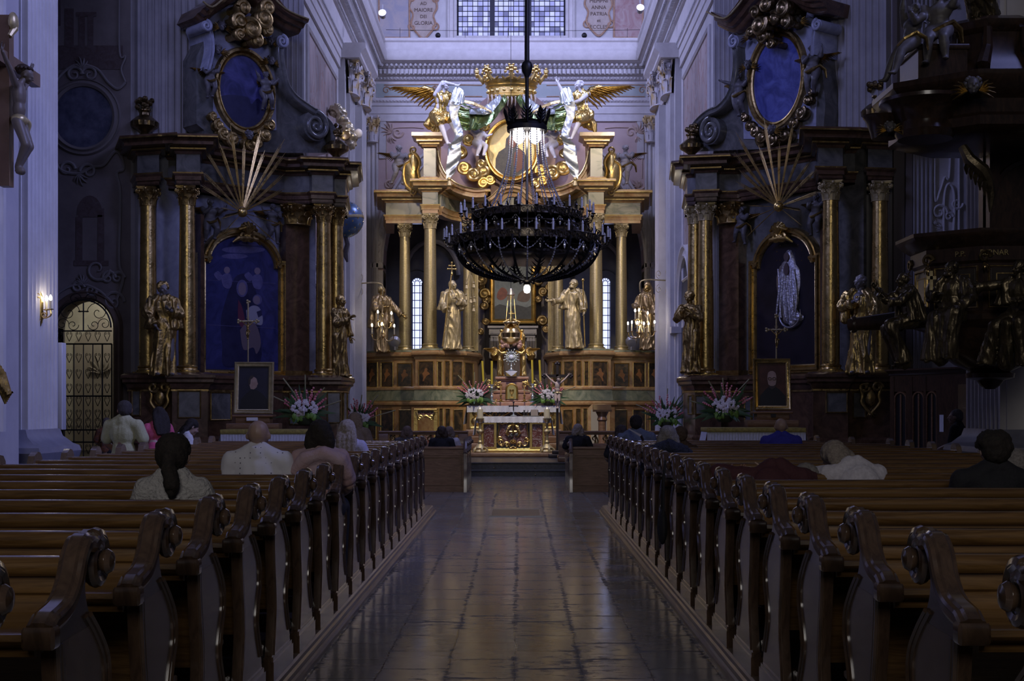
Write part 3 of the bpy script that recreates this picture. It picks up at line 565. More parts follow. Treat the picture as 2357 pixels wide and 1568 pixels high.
m = scroll_relief(fr, [('l', [(ax(2150),rz(330)),(ax(2150),rz(460)),(ax(2162),rz(440)),(ax(2172),rz(410)),(ax(2182),rz(410)),(ax(2186),rz(340))]), ('l', [(ax(2170),rz(540)),(ax(2172),rz(450)),(ax(2182),rz(425)),(ax(2194),rz(450)),(ax(2192),rz(540)),(ax(2182),rz(560)),(ax(2170),rz(540))]),
    ('s', ax(2160), rz(490), .18, 1.3, 0), ('s', ax(2182), rz(500), .1, 1.3, 0), ('s', ax(2200), rz(470), .14, -1.3, 0), ('s', ax(2172), rz(20), .25, 1.3, 0), ('s', ax(2182), rz(-20), .3, 1.3, 0), ('l', [(ax(2205),rz(320)),(ax(2205),rz(560))])], t=.07)
for i in range(7): acanth(m, fr, ax(2150+(i%3)*14), rz(520+i*7), .14, pi/2+i, 4, t=.07)
struct('trim_20', m, STUC)
# nave piers
BASE = [(0,0),(.62,0),(.62,.16),(.55,.18),(.55,.62),(.5,.66),(.52,.7),(.56,.78),(.52,.86),(.42,.9),(.36,.98),(.36,1.02),(.38,1.05),(.4,1.12),(.37,1.19),(.28,1.22),(.2,1.28),(.14,1.32),(.1,1.42),(0,1.42)]
def pier(nm, x0, x1, y0, y1, side, fl, zr=18):
    m = MB(); m.smooth = False; m.box(x0, x1, y0, y1, 0, zr); struct('wall_pier', m, WALL)
    f = Face((x0,y0),(x1,y0))
    for a, b, n in fl: pilaster('trim_21', f.F, a, b, 1.42, zr, .10, n, base=0)
    e = Face((x1,y0),(x1,y1)) if side < 0 else Face((x0,y1),(x0,y0))
    pilaster('trim_21', e.F, .03, e.len-.03, 1.42, zr, .08, 8, base=0)
    m = MB(); path = [(x0,y1),(x0,y0),(x1,y0),(x1,y1)]; m.sweep([(x0-0,y1),(x0,y0),(x1,y0),(x1,y1)] , BASE[1:]+[(0,1.42),(0,0)]); struct('trim_22', m, mat('pier base stone', (.15,.15,.19), .5, 0, (.21,.21,.26), 3))
pier('left', -9.0, -6.5, 17.0, 18.17, -1, [])
pier('right', 6.4, 9.4, 17.1, 18.46, 1, [(.3,2.6,12)])
# ================================================================ FIGURES
TS = bpy.data.scenes.new('bench')
def bake(m, voxel, smooth=3, fold=None, h=1.0, dirz=(14,14,2.6), seed=0., fine=True):
    me = bpy.data.meshes.new('tmp'); me.from_pydata(m.v, [], m.f); me.update(); fixn(me)
    o = bpy.data.objects.new('tmp', me); TS.collection.objects.link(o)
    r = o.modifiers.new('r', 'REMESH'); r.mode = 'VOXEL'; r.voxel_size = voxel; r.use_smooth_shade = True
    if smooth: s = o.modifiers.new('s', 'SMOOTH'); s.iterations = smooth; s.factor = .6
    TS.view_layers[0].update(); dg = TS.view_layers[0].depsgraph; out = bpy.data.meshes.new_from_object(o.evaluated_get(dg))
    bpy.data.objects.remove(o); bpy.data.meshes.remove(me)
    n = len(out.vertices); co = np.empty(n*3, 'f'); out.vertices.foreach_get('co', co); co = co.reshape(-1,3)
    if fold:
        no = np.empty(n*3, 'f'); out.vertices.foreach_get('normal', no); no = no.reshape(-1,3); d = np.empty(n, 'f'); kx, ky, kz = dirz; N = noise.noise
        for i in range(n):
            x, y, z = co[i]/h; sl = x*.9+seed
            w = N((x*3+seed, y*3, z*2.2)); a = N((x*kx+w*2.2+z*1.5, y*ky+seed, z*kz+sl)); b = N((x*kx*2.1+seed, y*ky*2.1+w, z*kz*2.4+7)) if fine else 0
            d[i] = (abs(a)*2-.42)+.45*(abs(b)*2-.4)
        co = co-no*(d[:,None]*fold)
        out.vertices.foreach_set('co', co.astype('f').ravel())
    f = [tuple(p.vertices) for p in out.polygons]; v = [tuple(c) for c in co.tolist()]
    bpy.data.meshes.remove(out); r = MB(); r.add(v, f); return r
def head_mb(c, s, yaw=0., pitch=0., roll=0., ears=True):  # s = head height; looks along -Y
    M = Matrix.Rotation(yaw,3,'Z') @ Matrix.Rotation(pitch,3,'X') @ Matrix.Rotation(roll,3,'Y'); c = V(c); m = MB()
    def e(p, r): m.ell(c+M @ (V(p)*s), V(r)*s, M=M, n=12, m=9)
    e((0,.04,.08), (.35,.42,.40)); e((0,-.06,-.12), (.29,.30,.36)); e((0,-.16,-.32), (.17,.18,.14)); e((0,-.12,.06), (.30,.28,.26))
    e((0,-.37,.09), (.24,.06,.05))
    for q in (-1,1):
        e((q*.17,-.29,-.12), (.12,.10,.10)); 
        if ears: e((q*.37,.05,-.04), (.045,.08,.12))
    m.tube([c+M@(V((0,-.38,.07))*s), c+M@(V((0,-.50,-.09))*s), c+M@(V((0,-.40,-.13))*s)], [.04*s,.075*s,.05*s], 8)
    e((0,-.385,-.23), (.12,.05,.030)); e((0,-.375,-.285), (.10,.05,.028)); e((0,-.33,-.40), (.09,.08,.07))
    return m, M
def eyes(mb, c, s, M):
    c = V(c)
    for q in (-1,1): mb.ell(c+M@(V((q*.14,-.345,.01))*s), .045*s, n=8, m=6)
def hand_mb(w, d, n, s, curl=.5, grip=False, side=1):  # wrist, direction, palm normal, hand length
    m = MB(); w = V(w); d = V(d).normalized(); n = V(n); n = (n-d*n.dot(d)).normalized(); u = d.cross(n)*side
    Mx = Matrix((u, d, n)).transposed()
    m.ell(w+d*s*.24, (s*.21, s*.27, s*.09), M=Mx, n=10, m=6)
    for i, (o, L_) in enumerate(((-.155,.40),(-.055,.47),(.05,.44),(.145,.34))):
        b = w+d*s*.42+u*s*o; p = [b]; a = curl*.5
        for k, q in enumerate((.45,.32,.26)):
            p.append(p[-1]+(d*cos(a)+n*sin(a))*s*L_*q); a += curl*(1.5 if grip else 1.)
        m.tube(p, [s*.056,s*.052,s*.046,s*.036], 6)
    b = w+d*s*.12-u*s*.15; t = (d*.62-u*.75+n*.35).normalized()
    m.tube([b, b+t*s*.2, b+t*s*.34+d*s*.06, b+t*s*.42+d*s*.14], [s*.075,s*.062,s*.055,s*.04], 6)
    return m
def figure(name, label, cat, loc, rz, h, group=None, skin=None, robe=None, hair=None, hairc=None, lean=(0,0), sway=0., head=(0,0,0), arms=None, legs=None,
           robed=True, hem=.0, cape=None, hood=False, beard=False, sleeves=.045, chub=1., vox=115, seat=None, girdle=True, hairstyle='short', foldamp=.011, extra=None, seed=0., wide=1., feet=True, hoff=(0,0,0), wings=None, root=None, clothname='robe', belly=0.):
    t = root or thing(name, label, cat, loc, rz, group); S = h; seed += loc[0]*1.7+loc[1]
    lx, ly = lean; pel = V((sway*.5,0,.52 if not seat else seat)); waist = V((sway*.6+lx*.3, -ly*.3, pel.z+.1)); chest = V((lx*.7, -ly*.7, pel.z+.21)); sh = V((lx, -ly, pel.z+.295)); hs = .135*(1.28 if chub > 1.2 else 1)
    hs = hs*1.06 if name == 'person' else hs; hd = sh+V((lx*.3, -ly*.35-.012, (.094 if name == 'person' else .105) if chub < 1.2 else .12)); hd.z -= abs(ly)*.12; hd += V(hoff)
    body = MB(); c = chub; SW_ = .112*wide
    body.ell(pel, (.092*c*wide,.068*c,.085)); body.ell(waist, (.078*c*wide,.06*c+belly,.09)); body.ell(chest, (.098*c*wide,.066*c,.11)); body.ell(sh+V((0,.004,-.036)), (.100*c*wide,.044*c,.044))
    body.caps([sh, sh+(hd-sh)*.75], [.036*c,.032*c])
    arms = arms or (((-.15,-.02,-.17),(-.12,-.1,-.30)), ((.15,-.02,-.17),(.12,-.1,-.30)))
    A = []
    for s, (el, wr) in zip((-1,1), arms):
        sp = sh+V((s*SW_*c,0,-.022)); e = sh+V(el); w = sh+V(wr); A.append((sp, e, w)); body.caps([sp, sp.lerp(e,.5), e, e.lerp(w,.35), w], [.034*c,.031*c,.026*c,.028*c,.018*c] if name == 'person' else [.038*c,.034*c,.028*c,.029*c,.018*c])
    G = []
    if legs is None:
        legs = (((-.05+sway*.3,-.015,.27),(-.06,0,.045)), ((.05+sway*.6,-.03,.27),(.075,.0,.045))) if not seat else (((-.07,-.25,seat),(-.07,-.24,.05)), ((.07,-.25,seat),(.07,-.24,.05)))
    for s, (kn, an) in zip((-1,1), legs):
        hp = pel+V((s*.05*c,0,-.02)); kn = V(kn); an = V(an); G.append((hp, kn, an)); body.caps([hp, hp.lerp(kn,.5), kn, kn.lerp(an,.3), an], [.064*c,.056*c,.040*c,.041*c,.024*c])
        if feet: f = V((an.x*1.1-0, an.y-.03, an.z-.02)); body.ell(f+V((0,-.03,-.005)), (.027*c,.065,.02)); body.ell(an, .027*c)
    def sc(m): q = MB(); q.f = m.f; q.m = m.m; q.sm = m.sm; q.v = [(a*S, b*S, d*S) for a, b, d in m.v]; return q
    bm = bake(sc(body), S/vox*1.15, 2)
    hm, HM = head_mb(hd, hs, *head); hb = bake(sc(hm), S*hs/ (20 if vox < 130 else 26), 1); bm.join(hb)
    em = MB(); eyes(em, hd, hs, HM); bm.join(sc(em))
    for s, (sp, e, w) in zip((-1,1), A):
        d = (w-e).normalized(); bm.join(sc(hand_mb(w, d, V((-s*.6,-.5,.3)), .105*min(c,1.1), .45, side=s)))
    bm.build('body', [skin or GOLDM], t, angle=80)
    if robe:
        r = MB()
        if robed:
            ft = [g[2] for g in G]; cx = (ft[0].x+ft[1].x)/2; kx = (G[0][1].x+G[1][1].x)/2; n = 30; rs = []
            if not seat:
                lv = [(hem+.004,cx,.125,.095),(hem+.05,cx,.118,.088),(.2,(cx+kx)/2,.105,.08),(.33,kx,.102,.08),(.46,pel.x,.105*c,.085*c),(.56,pel.x,.098*c,.075*c),(waist.z,waist.x,.083*c,.066*c),(chest.z-.02,chest.x,.098*c,.076*c),(chest.z+.05,chest.x,.108*c,.072*c),(sh.z-.02,sh.x,.105*c,.06*c),(sh.z+.02,sh.x,.06*c,.045*c),(sh.z+.04,sh.x,.04*c,.035*c)]
                for i, (z, x, a, b) in enumerate(lv):
                    yc = -ly*max(0,(z-.52)/.3); k = max(0,1-z/.6)
                    rs.append([V((x+a*wide*cos(q)*(1+k*.16*sin(7*q+seed+z*3)), yc+b*sin(q)*(1+k*.2*sin(6*q+seed*2)), z+(.008*sin(5*q+seed) if i == 0 else 0))) for q in [2*pi*j/n for j in range(n)]])
                r.rings(rs)
            else:
                r.ell(pel, (.11*c*wide,.09*c,.10)); r.ell(waist, (.09*c*wide,.07*c+belly,.1)); r.ell(chest, (.108*c*wide,.075*c+belly*.5,.115)); r.ell(sh+V((0,.004,-.035)), (.12*c*wide,.058*c,.052))
                for hp, kn, an in G: r.caps([hp, kn], [.085*c,.065*c]); r.tube([kn, kn.lerp(an,.5), an+V((0,0,-.02))], [.066*c,.07*c,.085*c], 12)
                kn0, kn1 = G[0][1], G[1][1]; an0, an1 = G[0][2], G[1][2]
                if hem < .5: r.caps([kn0.lerp(kn1,.5), an0.lerp(an1,.5)+V((0,.02,0))], [.06,.08])
        else:
            for q in ((-1,1) if sleeves or name != 'person' else ()): r.caps([sh+V((q*.02,.006,.03)), sh+V((q*SW_*.5,.004,-.004)), sh+V((q*SW_*.98,0,-.03))], [.038,.045,.047])
            r.ell(waist+V((0,0,-.02)), (.088*c*wide,.068*c+belly,.1)); r.ell(chest, (.105*c*wide,.073*c+belly*.6,.115)); r.ell(sh+V((0,.004,-.032)), ((.118 if sleeves or name != 'person' else .075)*c*wide,.056*c,.05)); r.ell(pel+V((0,0,.03)), (.1*c*wide,.078*c+belly,.08))
        if sleeves:
            for sp, e, w in A: wr = e.lerp(w, .8) if robed else sp.lerp(e, .75); pts = [sp, sp.lerp(e,.5), e, wr] if robed else [sp, wr]; r.caps(pts[:-1] if len(pts) > 2 else pts, .047*c); 
            if robed:
                for sp, e, w in A: r.tube([e, e.lerp(w,.45)+V((0,0,-.008)), e.lerp(w,.82)+V((0,0,-.02))], [.044*c, sleeves, sleeves*1.35], 12)
        if cape:                                     # a mantle over the shoulders, open in front, length = cape
            z0 = sh.z+.035; z1 = max(sh.z+.03-cape, .02); n = 9
            for k in range(n): 
                a = R(-35)+R(250)*k/(n-1); b = V((sh.x+.055*cos(a), sh.y+.05*sin(a), z0)); q = V((sh.x+(.13)*c*cos(a), sh.y+.085*sin(a), sh.z-.03)); p = V((sh.x*.4+(.15+.04*sin(seed+k*2))*cos(a), (.12+.03*cos(k*1.9+seed))*sin(a)+.01, z1)); r.tube([b, q, q.lerp(p,.5)+V((0,.01,0)), p], [.025,.034,.04,.045], 8)
        if hood: r.caps([sh+V((0,.02,.02)), hd+V((0,.045,-.02)), hd+V((0,.03,.04))], [.075,.07,.062]) if hood == 'up' else r.ell(sh+V((0,.04,.015)), (.085,.07,.04))
        if extra: extra(r, sh, pel, A, G)
        rb = bake(sc(r), S/vox, 2, foldamp*S, S, seed=seed); rb.build(clothname, robe if isinstance(robe, (list,tuple)) else [robe], t, angle=80)
    if hairc:
        q = MB(); 
        hq = 1.1 if name == 'person' and hairstyle != 'short' else 1.
        def he(p, rr): q.ell(hd+HM@(V(p)*hs), V(rr)*hs*hq, M=HM, n=12, m=9)
        if hairstyle != 'bald': he((0,.10,.17), (.40,.42,.38)); he((0,.22,0), (.37,.30,.36))
        if hairstyle == 'curly':
            for i in range(26):
                a = rnd(-.3,pi+.3); b = rnd(-.2,1.2); he((.40*cos(a)*cos(b), .02+.42*sin(a)*cos(b), .12+.38*sin(b)), (.13,.13,.13))
        if hairstyle == 'long':
            for sx in (-.28,-.1,.1,.28): q.tube([hd+HM@(V((sx,.25,.1))*hs), hd+HM@(V((sx*1.25,.40,-.4))*hs), hd+HM@(V((sx*1.3,.42,-.9))*hs), hd+HM@(V((sx*1.1,.46,-1.5))*hs)], [.2*hs,.2*hs,.19*hs,.09*hs], 8)
        if hairstyle == 'bob':
            for sx in (-.32,-.15,.15,.32): q.tube([hd+HM@(V((sx,.2,.1))*hs), hd+HM@(V((sx*1.2,.26,-.3))*hs), hd+HM@(V((sx*1.15,.22,-.62))*hs)], [.2*hs,.2*hs,.14*hs], 8)
        if hairstyle == 'ponytail':
            he((0,.5,-.05), (.15,.18,.15)); q.tube([hd+HM@(V((0,.5,-.02))*hs), hd+HM@(V((-.06,.68,-.3))*hs), hd+HM@(V((-.14,.62,-.75))*hs), hd+HM@(V((-.1,.5,-1.05))*hs)], [.12*hs,.19*hs,.2*hs,.07*hs], 10)
        if hairstyle == 'tonsure':
            for i in range(16): a = R(-20)+R(220)*i/15; he((.37*cos(a), .05+.42*sin(a), .06), (.11,.11,.12))
        if hairstyle == 'mitre':
            q = MB(); q.tube([hd+HM@(V((0,.0,.22))*hs), hd+HM@(V((0,0,.55))*hs), hd+HM@(V((0,0,1.0))*hs)], [.42*hs,.46*hs,.06*hs], 12)
        if beard:
            for i in range(9): a = R(200)+R(140)*i/8; he((.25*cos(a), -.12+.27*sin(a), -.42), (.1,.1,.16))
        if q.v:
            hb2 = bake(sc(q), S*hs/17, 1, .035*S*hs, S*hs, dirz=(9,9,4), seed=seed); hb2.build('hair' if hairstyle != 'mitre' else 'mitre', [hairc], t, angle=80)
    if wings:
        for s in (-1,1):
            if wings[0 if s < 0 else 1] is None: continue
            up, out, L_ = wings[0 if s < 0 else 1]; wing(t, sc_pt(sh+V((s*.05,.07,-.03)), S), s, up, out, L_*S)
    t['hd'] = 0; del t['hd']
    return t
def sc_pt(p, S): return V(p)*S
def wing(parent, root, s, up, out, L_, mt=None, back=.25):
    m = MB(); u = V((s*out, back, up)).normalized(); side = V((s*1.,.25,-.9 if up > .2 else -.6)).normalized(); arm = [root+u*L_*q*.5+V((0,0,.1*L_*sin(pi*q))) for q in (0,.33,.66,1)]
    m.caps(arm, [L_*.06,L_*.07,L_*.055,L_*.03], 8); top = arm[-1]
    for row, (n, l0, l1, w, off) in enumerate(((12,.40,.66,.075,0),(10,.26,.40,.075,.014),(8,.15,.22,.065,.028))):
        for i in range(n):
            q = i/(n-1); b = arm[0].lerp(top, q)+V((0,0,.1*L_*sin(pi*q)*.8)); d = (side*(1-q*.55)+u*(q*1.1)).normalized(); l = L_*(l0+(l1-l0)*q); c = b+V((0,-off*L_,0))
            pts = [c, c+d*l*.4+V((0,-.03*L_,0)), c+d*l*.8, c+d*l+V((0,.02*L_,-.04*L_))]; m.tube(pts, [w*L_*.6,w*L_,w*L_*.9,w*L_*.3], 6, flat=.35)
    return m.build('wing', [mt or GOLD], parent, angle=50)
def putto(label, loc, rz, h, mt=None, arms=None, legs=None, lean=(0,0), wings=True, sash=True, head=(0,0,0), group=None, name='putto', wm=None):
    rt = thing(name, label, 'putto', loc, rz, group); mt = mt or GREYF
    figure(name, label, 'putto', loc, rz, h, root=rt, skin=mt, chub=1.62, lean=lean, arms=arms, legs=legs or (((-.07,-.10,.30),(-.09,-.0,.08)),((.09,-.03,.27),(.07,.08,.05))), hairc=mt, hairstyle='curly', head=head, vox=62)
    if sash:
        m = MB(); m.tube([V(p)*h for p in ((-.15,-.02,.52),(-.05,-.13,.46),(.08,-.13,.5),(.16,-.02,.58),(.24,.06,.5),(.26,.08,.34))], [.03*h,.05*h,.055*h,.045*h,.04*h,.02*h], 8, flat=.6); m.build('sash', [wm or GOLDD], rt)
    if wings:
        for s in (-1,1): wing(rt, V((s*.06,.1,.74))*h, s, .35, .8, .42*h, wm or GOLDD)
    return rt
def cloud(label, F, blobs, mt=None, name='gilded_cloud', group=None, parent=None, t0=0.):
    m = MB()                                          # blobs: (a, b, r) in a face frame; each a coiled puff
    for a, b, r in blobs:
        c = F(a, b, t0+r*.35); m.ell(c, (r, r*.8, r*.86), n=14, m=10)
        sg = random.choice((-1,1)); m.tube([F(p, q, t0+r*(.95-.0*i)) for i, (p, q) in enumerate(spiral(a, b, r*.85, r*.2, rnd(0,6.28), 1.6*sg, 26))], [r*.26, r*.16], 7)
    if parent: return m.build('cloud', [mt or GOLDD], parent)
    o = m.build(name, [mt or GOLDD]); return tag(o, label, 'cloud carving', group)
# ================================================================ PEWS
WOODK = mat('dark glossy oak', (.055,.034,.022), .17, 0, (.10,.062,.04), 3, 'swirl', coat=1., spec=.7, stretch=(4,4,1))
ENDP = [(-.34,.12),(.30,.12),(.30,.25),(.26,.27),(.24,.34),(.17,.45),(.13,.55),(.165,.66),(.215,.76),(.20,.86),(.12,.95),(.02,1.03),(-.02,1.10),(-.02,1.16),(.02,1.2),(.04,1.28),(-.03,1.285),(-.09,1.24),(-.14,1.16),(-.22,1.10),(-.34,1.075),(-.34,1.0),(-.31,.98),(-.30,.88),(-.28,.76),(-.255,.64),(-.25,.53),(-.275,.41),(-.30,.31),(-.31,.27),(-.34,.25)]
def bench_end(sd, parent):                            # sd: +1 the aisle lies towards +X
    F = lambda a, b, t: V((sd*t, a, b))
    def sm(pts, n=4): return [(p.x,p.y) for p in smoothpts([(a,b,0) for a,b in pts], n)]
    body = ENDP[:3]+sm(ENDP[3:16])+sm(ENDP[16:21])+ENDP[21:22]+sm(ENDP[22:30])+ENDP[30:]
    m = MB(); m.smooth = False; m.use(1).prism(body, F, -.055, -.012); m.use(0).prism([(a,b) for a,b in body if .27 < b < 1.0], F, -.0125, -.0105); m.use(1); m.smooth = True
    rt = sm(ENDP[4:12], 5); lf = sm(ENDP[22:30][::-1], 5)
    for pts, s in ((rt, 1), (lf, -1)):                # raised inner moulding following the curved edges, leaving the rim proud
        m.tube([F(a-s*.012, b, -.008) for a, b in pts], .012, 6); m.tube([F(a-s*.052, b, -.010) for a, b in pts if b > .33], .009, 6)
    m.use(1)
    for pts, s in ((rt, 1), (lf, -1)): m.tube([F(a-s*.031, b, -.013) for a, b in pts if b > .30], .0085, 5)
    m.smooth = False; m.box(*(sorted((sd*-.065, sd*.004))), -.345, .305, .12, .235); m.box(*(sorted((sd*-.06, sd*-.002))), -.33, .285, .235, .26); m.smooth = True
    e = m.build('bench_end', [WOODE, WOODK], parent)
    cap = sm(ENDP[15:21][::-1], 5); cap = [(-.385,1.05)]+cap+[(.07,1.292),(.12,1.27)]
    m = MB(); rs = []
    for i, (a, b) in enumerate(cap):
        a0, b0 = cap[max(i-1,0)]; a1, b1 = cap[min(i+1,len(cap)-1)]; d = V((a1-a0,b1-b0)).normalized(); nx, nz = -d.y, d.x
        rs.append([F(a+nx*h, b+nz*h, t) for t, h in ((.004,-.045),(.012,-.03),(.008,-.012),(.016,0),(.010,.010),(-.004,.012),(-.012,.02),(-.05,.02),(-.058,.012),(-.068,.010),(-.074,-.002),(-.066,-.03),(-.064,-.045))])
    m.rings(rs); m.bbox(*sorted((sd*-.08, sd*.022)), -.41, -.345, .985, 1.055, .01); m.build('arm_cap', WOODK, e)
    m = MB(); sp = spiral(.085, 1.20, .095, .035, pi*.6, -1.25, 30)
    m.tube([F(a, b, -.012) for a, b in sp], [.026,.02], 8); MX = Matrix.Translation(F(.085,1.20,0)) @ Matrix.Rotation(pi/2*sd,4,'Y')
    m.lathe([(.0,-.06),(.07,-.06),(.075,-.05),(.072,-.006),(.05,.0),(.03,.004),(.040,.014),(.044,.028),(.034,.044),(.015,.05),(0,.051)], M=MX, n=20); m.build('scroll_knob', WOODK, e)
    return e
def outer_end(sd, x, parent, h=1.31):
    F = lambda a, b, t: V((x+sd*t, a, b)); m = MB(); m.smooth = False
    m.prism([(-.34,.12),(.3,.12),(.27,.5),(.18,.62),(.14,.95),(.12,h-.06),(.07,h-.01),(0,h),(-.08,h-.04),(-.13,h-.14),(-.30,h-.17),(-.34,.9),(-.28,.6)], F, -.03, .03); return m.build('outer_bench_end', WOODE, parent)
def pew_planks(sd, w, parent):                        # w = length away from the aisle
    a, b = sorted((sd*-.06, -sd*w)); m = MB()
    pr = [(.03,.50),(-.03,.50),(-.035,.92),(-.05,.94),(-.035,.96),(-.025,1.02),(-.05,1.04),(-.028,1.06),(-.024,1.10),(-.040,1.11),(-.024,1.125),(-.018,1.16),(-.05,1.172),(-.056,1.19),(-.05,1.215),(-.03,1.228),(.0,1.23),(.03,1.22),(.035,1.19),(.02,1.17)]
    m.rings([[V((x,p,q)) for p,q in pr] for x in (a,b)]); m.build('backrest', WOOD, parent, angle=60)
    m = MB(); pr = [(-.04,1.045),(-.36,1.035),(-.385,1.03),(-.39,1.01),(-.375,.99),(-.35,.985),(-.35,.955),(-.33,.95),(-.32,.985),(-.04,1.0)]; m.rings([[V((x,p,q)) for p,q in pr] for x in (a,b)]); m.build('book_ledge', WOOD, parent, angle=50)
    m = MB(); pr = [(-.0,.575),(.40,.56),(.43,.55),(.43,.53),(.40,.525),(0,.54)]; m.rings([[V((x,p,q)) for p,q in pr] for x in (a,b)]); m.build('seat', WOOD, parent, angle=50)
    m = MB(); m.bbox(a, b, -.36, -.30, .28, .34, .01); m.bbox(a, b, -.42, -.26, .30, .34, .012); m.build('kneeler', WOODD, parent)
def make_pew(sd, w, name='pew'):
    t = thing(name, 'x', 'pew', (0,0,0)); bench_end(sd, t); outer_end(sd, -sd*w, t); pew_planks(sd, w, t); return t
PL = [3.36+.885*i for i in range(19)]; PR = [3.42+.905*i for i in range(19)]
for sd, D_, x, w, side in ((1,PL,-1.42,3.15,'left'), (-1,PR,1.37,3.75,'right')):
    first = make_pew(sd, w)
    for i, d in enumerate(D_):
        lab = 'scroll ended oak pew, %s row from the camera, block %s of the aisle' % (ORDW[i], side)
        if i == 0: o = first; o.location = (x, d+.08, 0); o.scale = (1,1,.985)
        else:
            o = dup(first, (x, d+.08, 0))
            if side == 'right' and i > 16: o.scale = (1-.08*(i-16),1,.985)
        o['label'] = lab; o['group'] = 'long pews %s of the aisle' % side
# low pews in front of the chancel, one short block each side
def low_pew(sd, w, back=False):
    t = thing('low_pew', 'x', 'pew', (0,0,0)); F = lambda a, b, q: V((sd*q, a, b))
    m = MB(); m.smooth = False; m.prism([(-.2,0),(.25,0),(.22,.12),(.12,.25),(.16,.5),(.1,.75),(.1,.95),(.05,1.03),(-.03,1.05),(-.08,.98),(-.1,.85),(-.2,.8),(-.2,.74),(-.12,.5),(-.16,.2)], F, -.06, .0); m.smooth = True
    m.ell(F(.05,.97,.0), .05); m.tube([F(-.2,.79,-.03),F(-.1,.87,-.03),(sd*-.03,-.05,1.0),(sd*-.03,.02,1.06)], .04, 8); m.build('bench_end', WOODE, t)
    a, b = sorted((sd*-.06, -sd*w)); m = MB(); m.bbox(a, b, -.05, .03, .86, .92, .015); m.box(a, b, -.02, .02, .1 if back else .4, .87)
    if back:
        m.smooth = False; m.box(a, b, -.05, .03, 0, .12); m.box(a, b, -.035, 0, .74, .86); 
        k = 2
        for i in range(k+1): x = a+(b-a)*i/k; m.box(max(x-.05,a), min(x+.05,b), -.035, 0, .12, .74)
        for i in range(k): x0 = a+(b-a)*i/k+.09; x1 = a+(b-a)*(i+1)/k-.09; m.sweep([(x0,.16),(x0,.70),(x1,.70),(x1,.16)], [(0,0),(0,.02),(-.03,.02),(-.03,0)], closed=True, F=lambda p,q,h: V((p,-.02-h,q)))
    m.build('backrest', WOODL, t); m = MB(); m.bbox(a, b, .02, .36, .42, .46, .01); m.build('seat', WOODL, t); m = MB(); m.box(*((b-.05,b) if sd < 0 else (a,a+.05)), -.1, .36, 0, .85); m.build('outer_bench_end', WOODL, t); return t
for sd, x, w, side in ((1,-1.06,2.6,'left'), (-1,1.02,2.7,'right')):
    first = low_pew(sd, w, True); first.location = (x, 26.5, 0); first['label'] = 'low pew with panelled oak back facing the nave, %s of the steps' % side; first['group'] = 'low pews %s of the steps' % side
    second = low_pew(sd, w)
    for i in range(3):
        o = second if i == 0 else dup(second); o.location = (x, 27.3+.78*i, 0); o['label'] = 'low oak pew, %s one beyond the panelled pew, %s of the steps' % (ORDW[i], side); o['group'] = 'low pews %s of the steps' % side
# ================================================================ HIGH ALTAR
class Plan:                                           # front line of a stepped body, given as (pixel column, distance) corners
    def __init__(s, pts): s.p = [V((X(px,d), d)) for px, d in pts]
    def face(s, px):
        k = (px-CX)/K
        for a, b in zip(s.p[:-1], s.p[1:]):
            fa, fb_ = a.x-k*a.y, b.x-k*b.y
            if fa*fb_ <= 0 and abs(fa-fb_) > 1e-6: 
                return Face(a, b)
    def panel(s, m, px0, px1, py0, py1, t=.0, grow=0, mats=(0,1), fr=.045, art=None):
        f = s.face((px0+px1)/2)
        if not f: return
        (s0, z1), (s1, _) = f.px(px0, py0, t), f.px(px1, py0, t); z0 = f.px((px0+px1)/2, py1, t)[1]
        m.use(mats[0]); sm = m.smooth; m.smooth = False; m.prism([(s0,z0),(s1,z0),(s1,z1),(s0,z1)], f.F, t-.03, t+.006); m.smooth = sm
        m.use(mats[1]); m.sweep([(s0,z0),(s0,z1),(s1,z1),(s1,z0)], [(0,0),(0,.02),(-fr*.5,.035),(-fr,.02),(-fr,0)], closed=True, F=lambda a,b,h: f.F(a,b,t+h))
        return f, s0, s1, z0, z1
def column(parent, x, y, z0, z1, r, mt=None, cmt=None, capk=2.3, n=28, pil=False):
    m = MB(); ch = capk*r; m.lathe([(r*1.0,z0+r*.9),(r*1.03,z0+r*1.2),(r*1.02,z0+(z1-z0)*.35),(r*.88,z1-ch)], (x,y,0), n); c = m.build('column', mt or GOLDC, parent)
    m = MB(); m.lathe([(r*1.38,z0),(r*1.42,z0+r*.12),(r*1.4,z0+r*.3),(r*1.2,z0+r*.36),(r*1.14,z0+r*.52),(r*1.22,z0+r*.6),(r*1.26,z0+r*.72),(r*1.1,z0+r*.86),(r*1.0,z0+r*.92)], (x,y,0), n); m.smooth = False; m.box(x-r*1.45,x+r*1.45,y-r*1.45,y+r*1.45,z0-.02,z0+r*.1); m.build('column_base', mt or GOLDC, c)
    m = MB(); M = Matrix.Translation((x,y,z1-ch)) @ Matrix.Diagonal((r*.9,r*.9,ch/2.4,1)) ; m.join(CAPM, M); m.build('capital', cmt or GOLDM, c)
    return c
PAINT = mat('dark painted landscape', (.028,.022,.012), .35, 0, (.17,.10,.035), 2.6, 'swirl', detail=9, coat=.3, lo=.42, hi=.68)
BIRD = mat('painted orange figure', (.42,.18,.05), .5, 0, (.30,.14,.05), 8)
hp = thing('high_altar', 'towering marbled high altar with gilded columns and broken pediment', 'altar', (CXC, 44, .33))
SUBH = (CXC, 44, .33)
mir = lambda px: 2362-px
PLL = [(838,47.2),(840,45.0),(873,44.5),(910,44.1),(957.5,44.1),(956,43.0),(1003,42.7),(1022,43.0),(1038,43.15),(1066,43.4),(1098,44.8),(1102,47.2)]
PLN = {-1: Plan(PLL), 1: Plan([(mir(p), d) for p, d in PLL[::-1]])}
def hb(m, name, mats, **k): return m.build(name, mats, hp, sub=SUBH, **k)
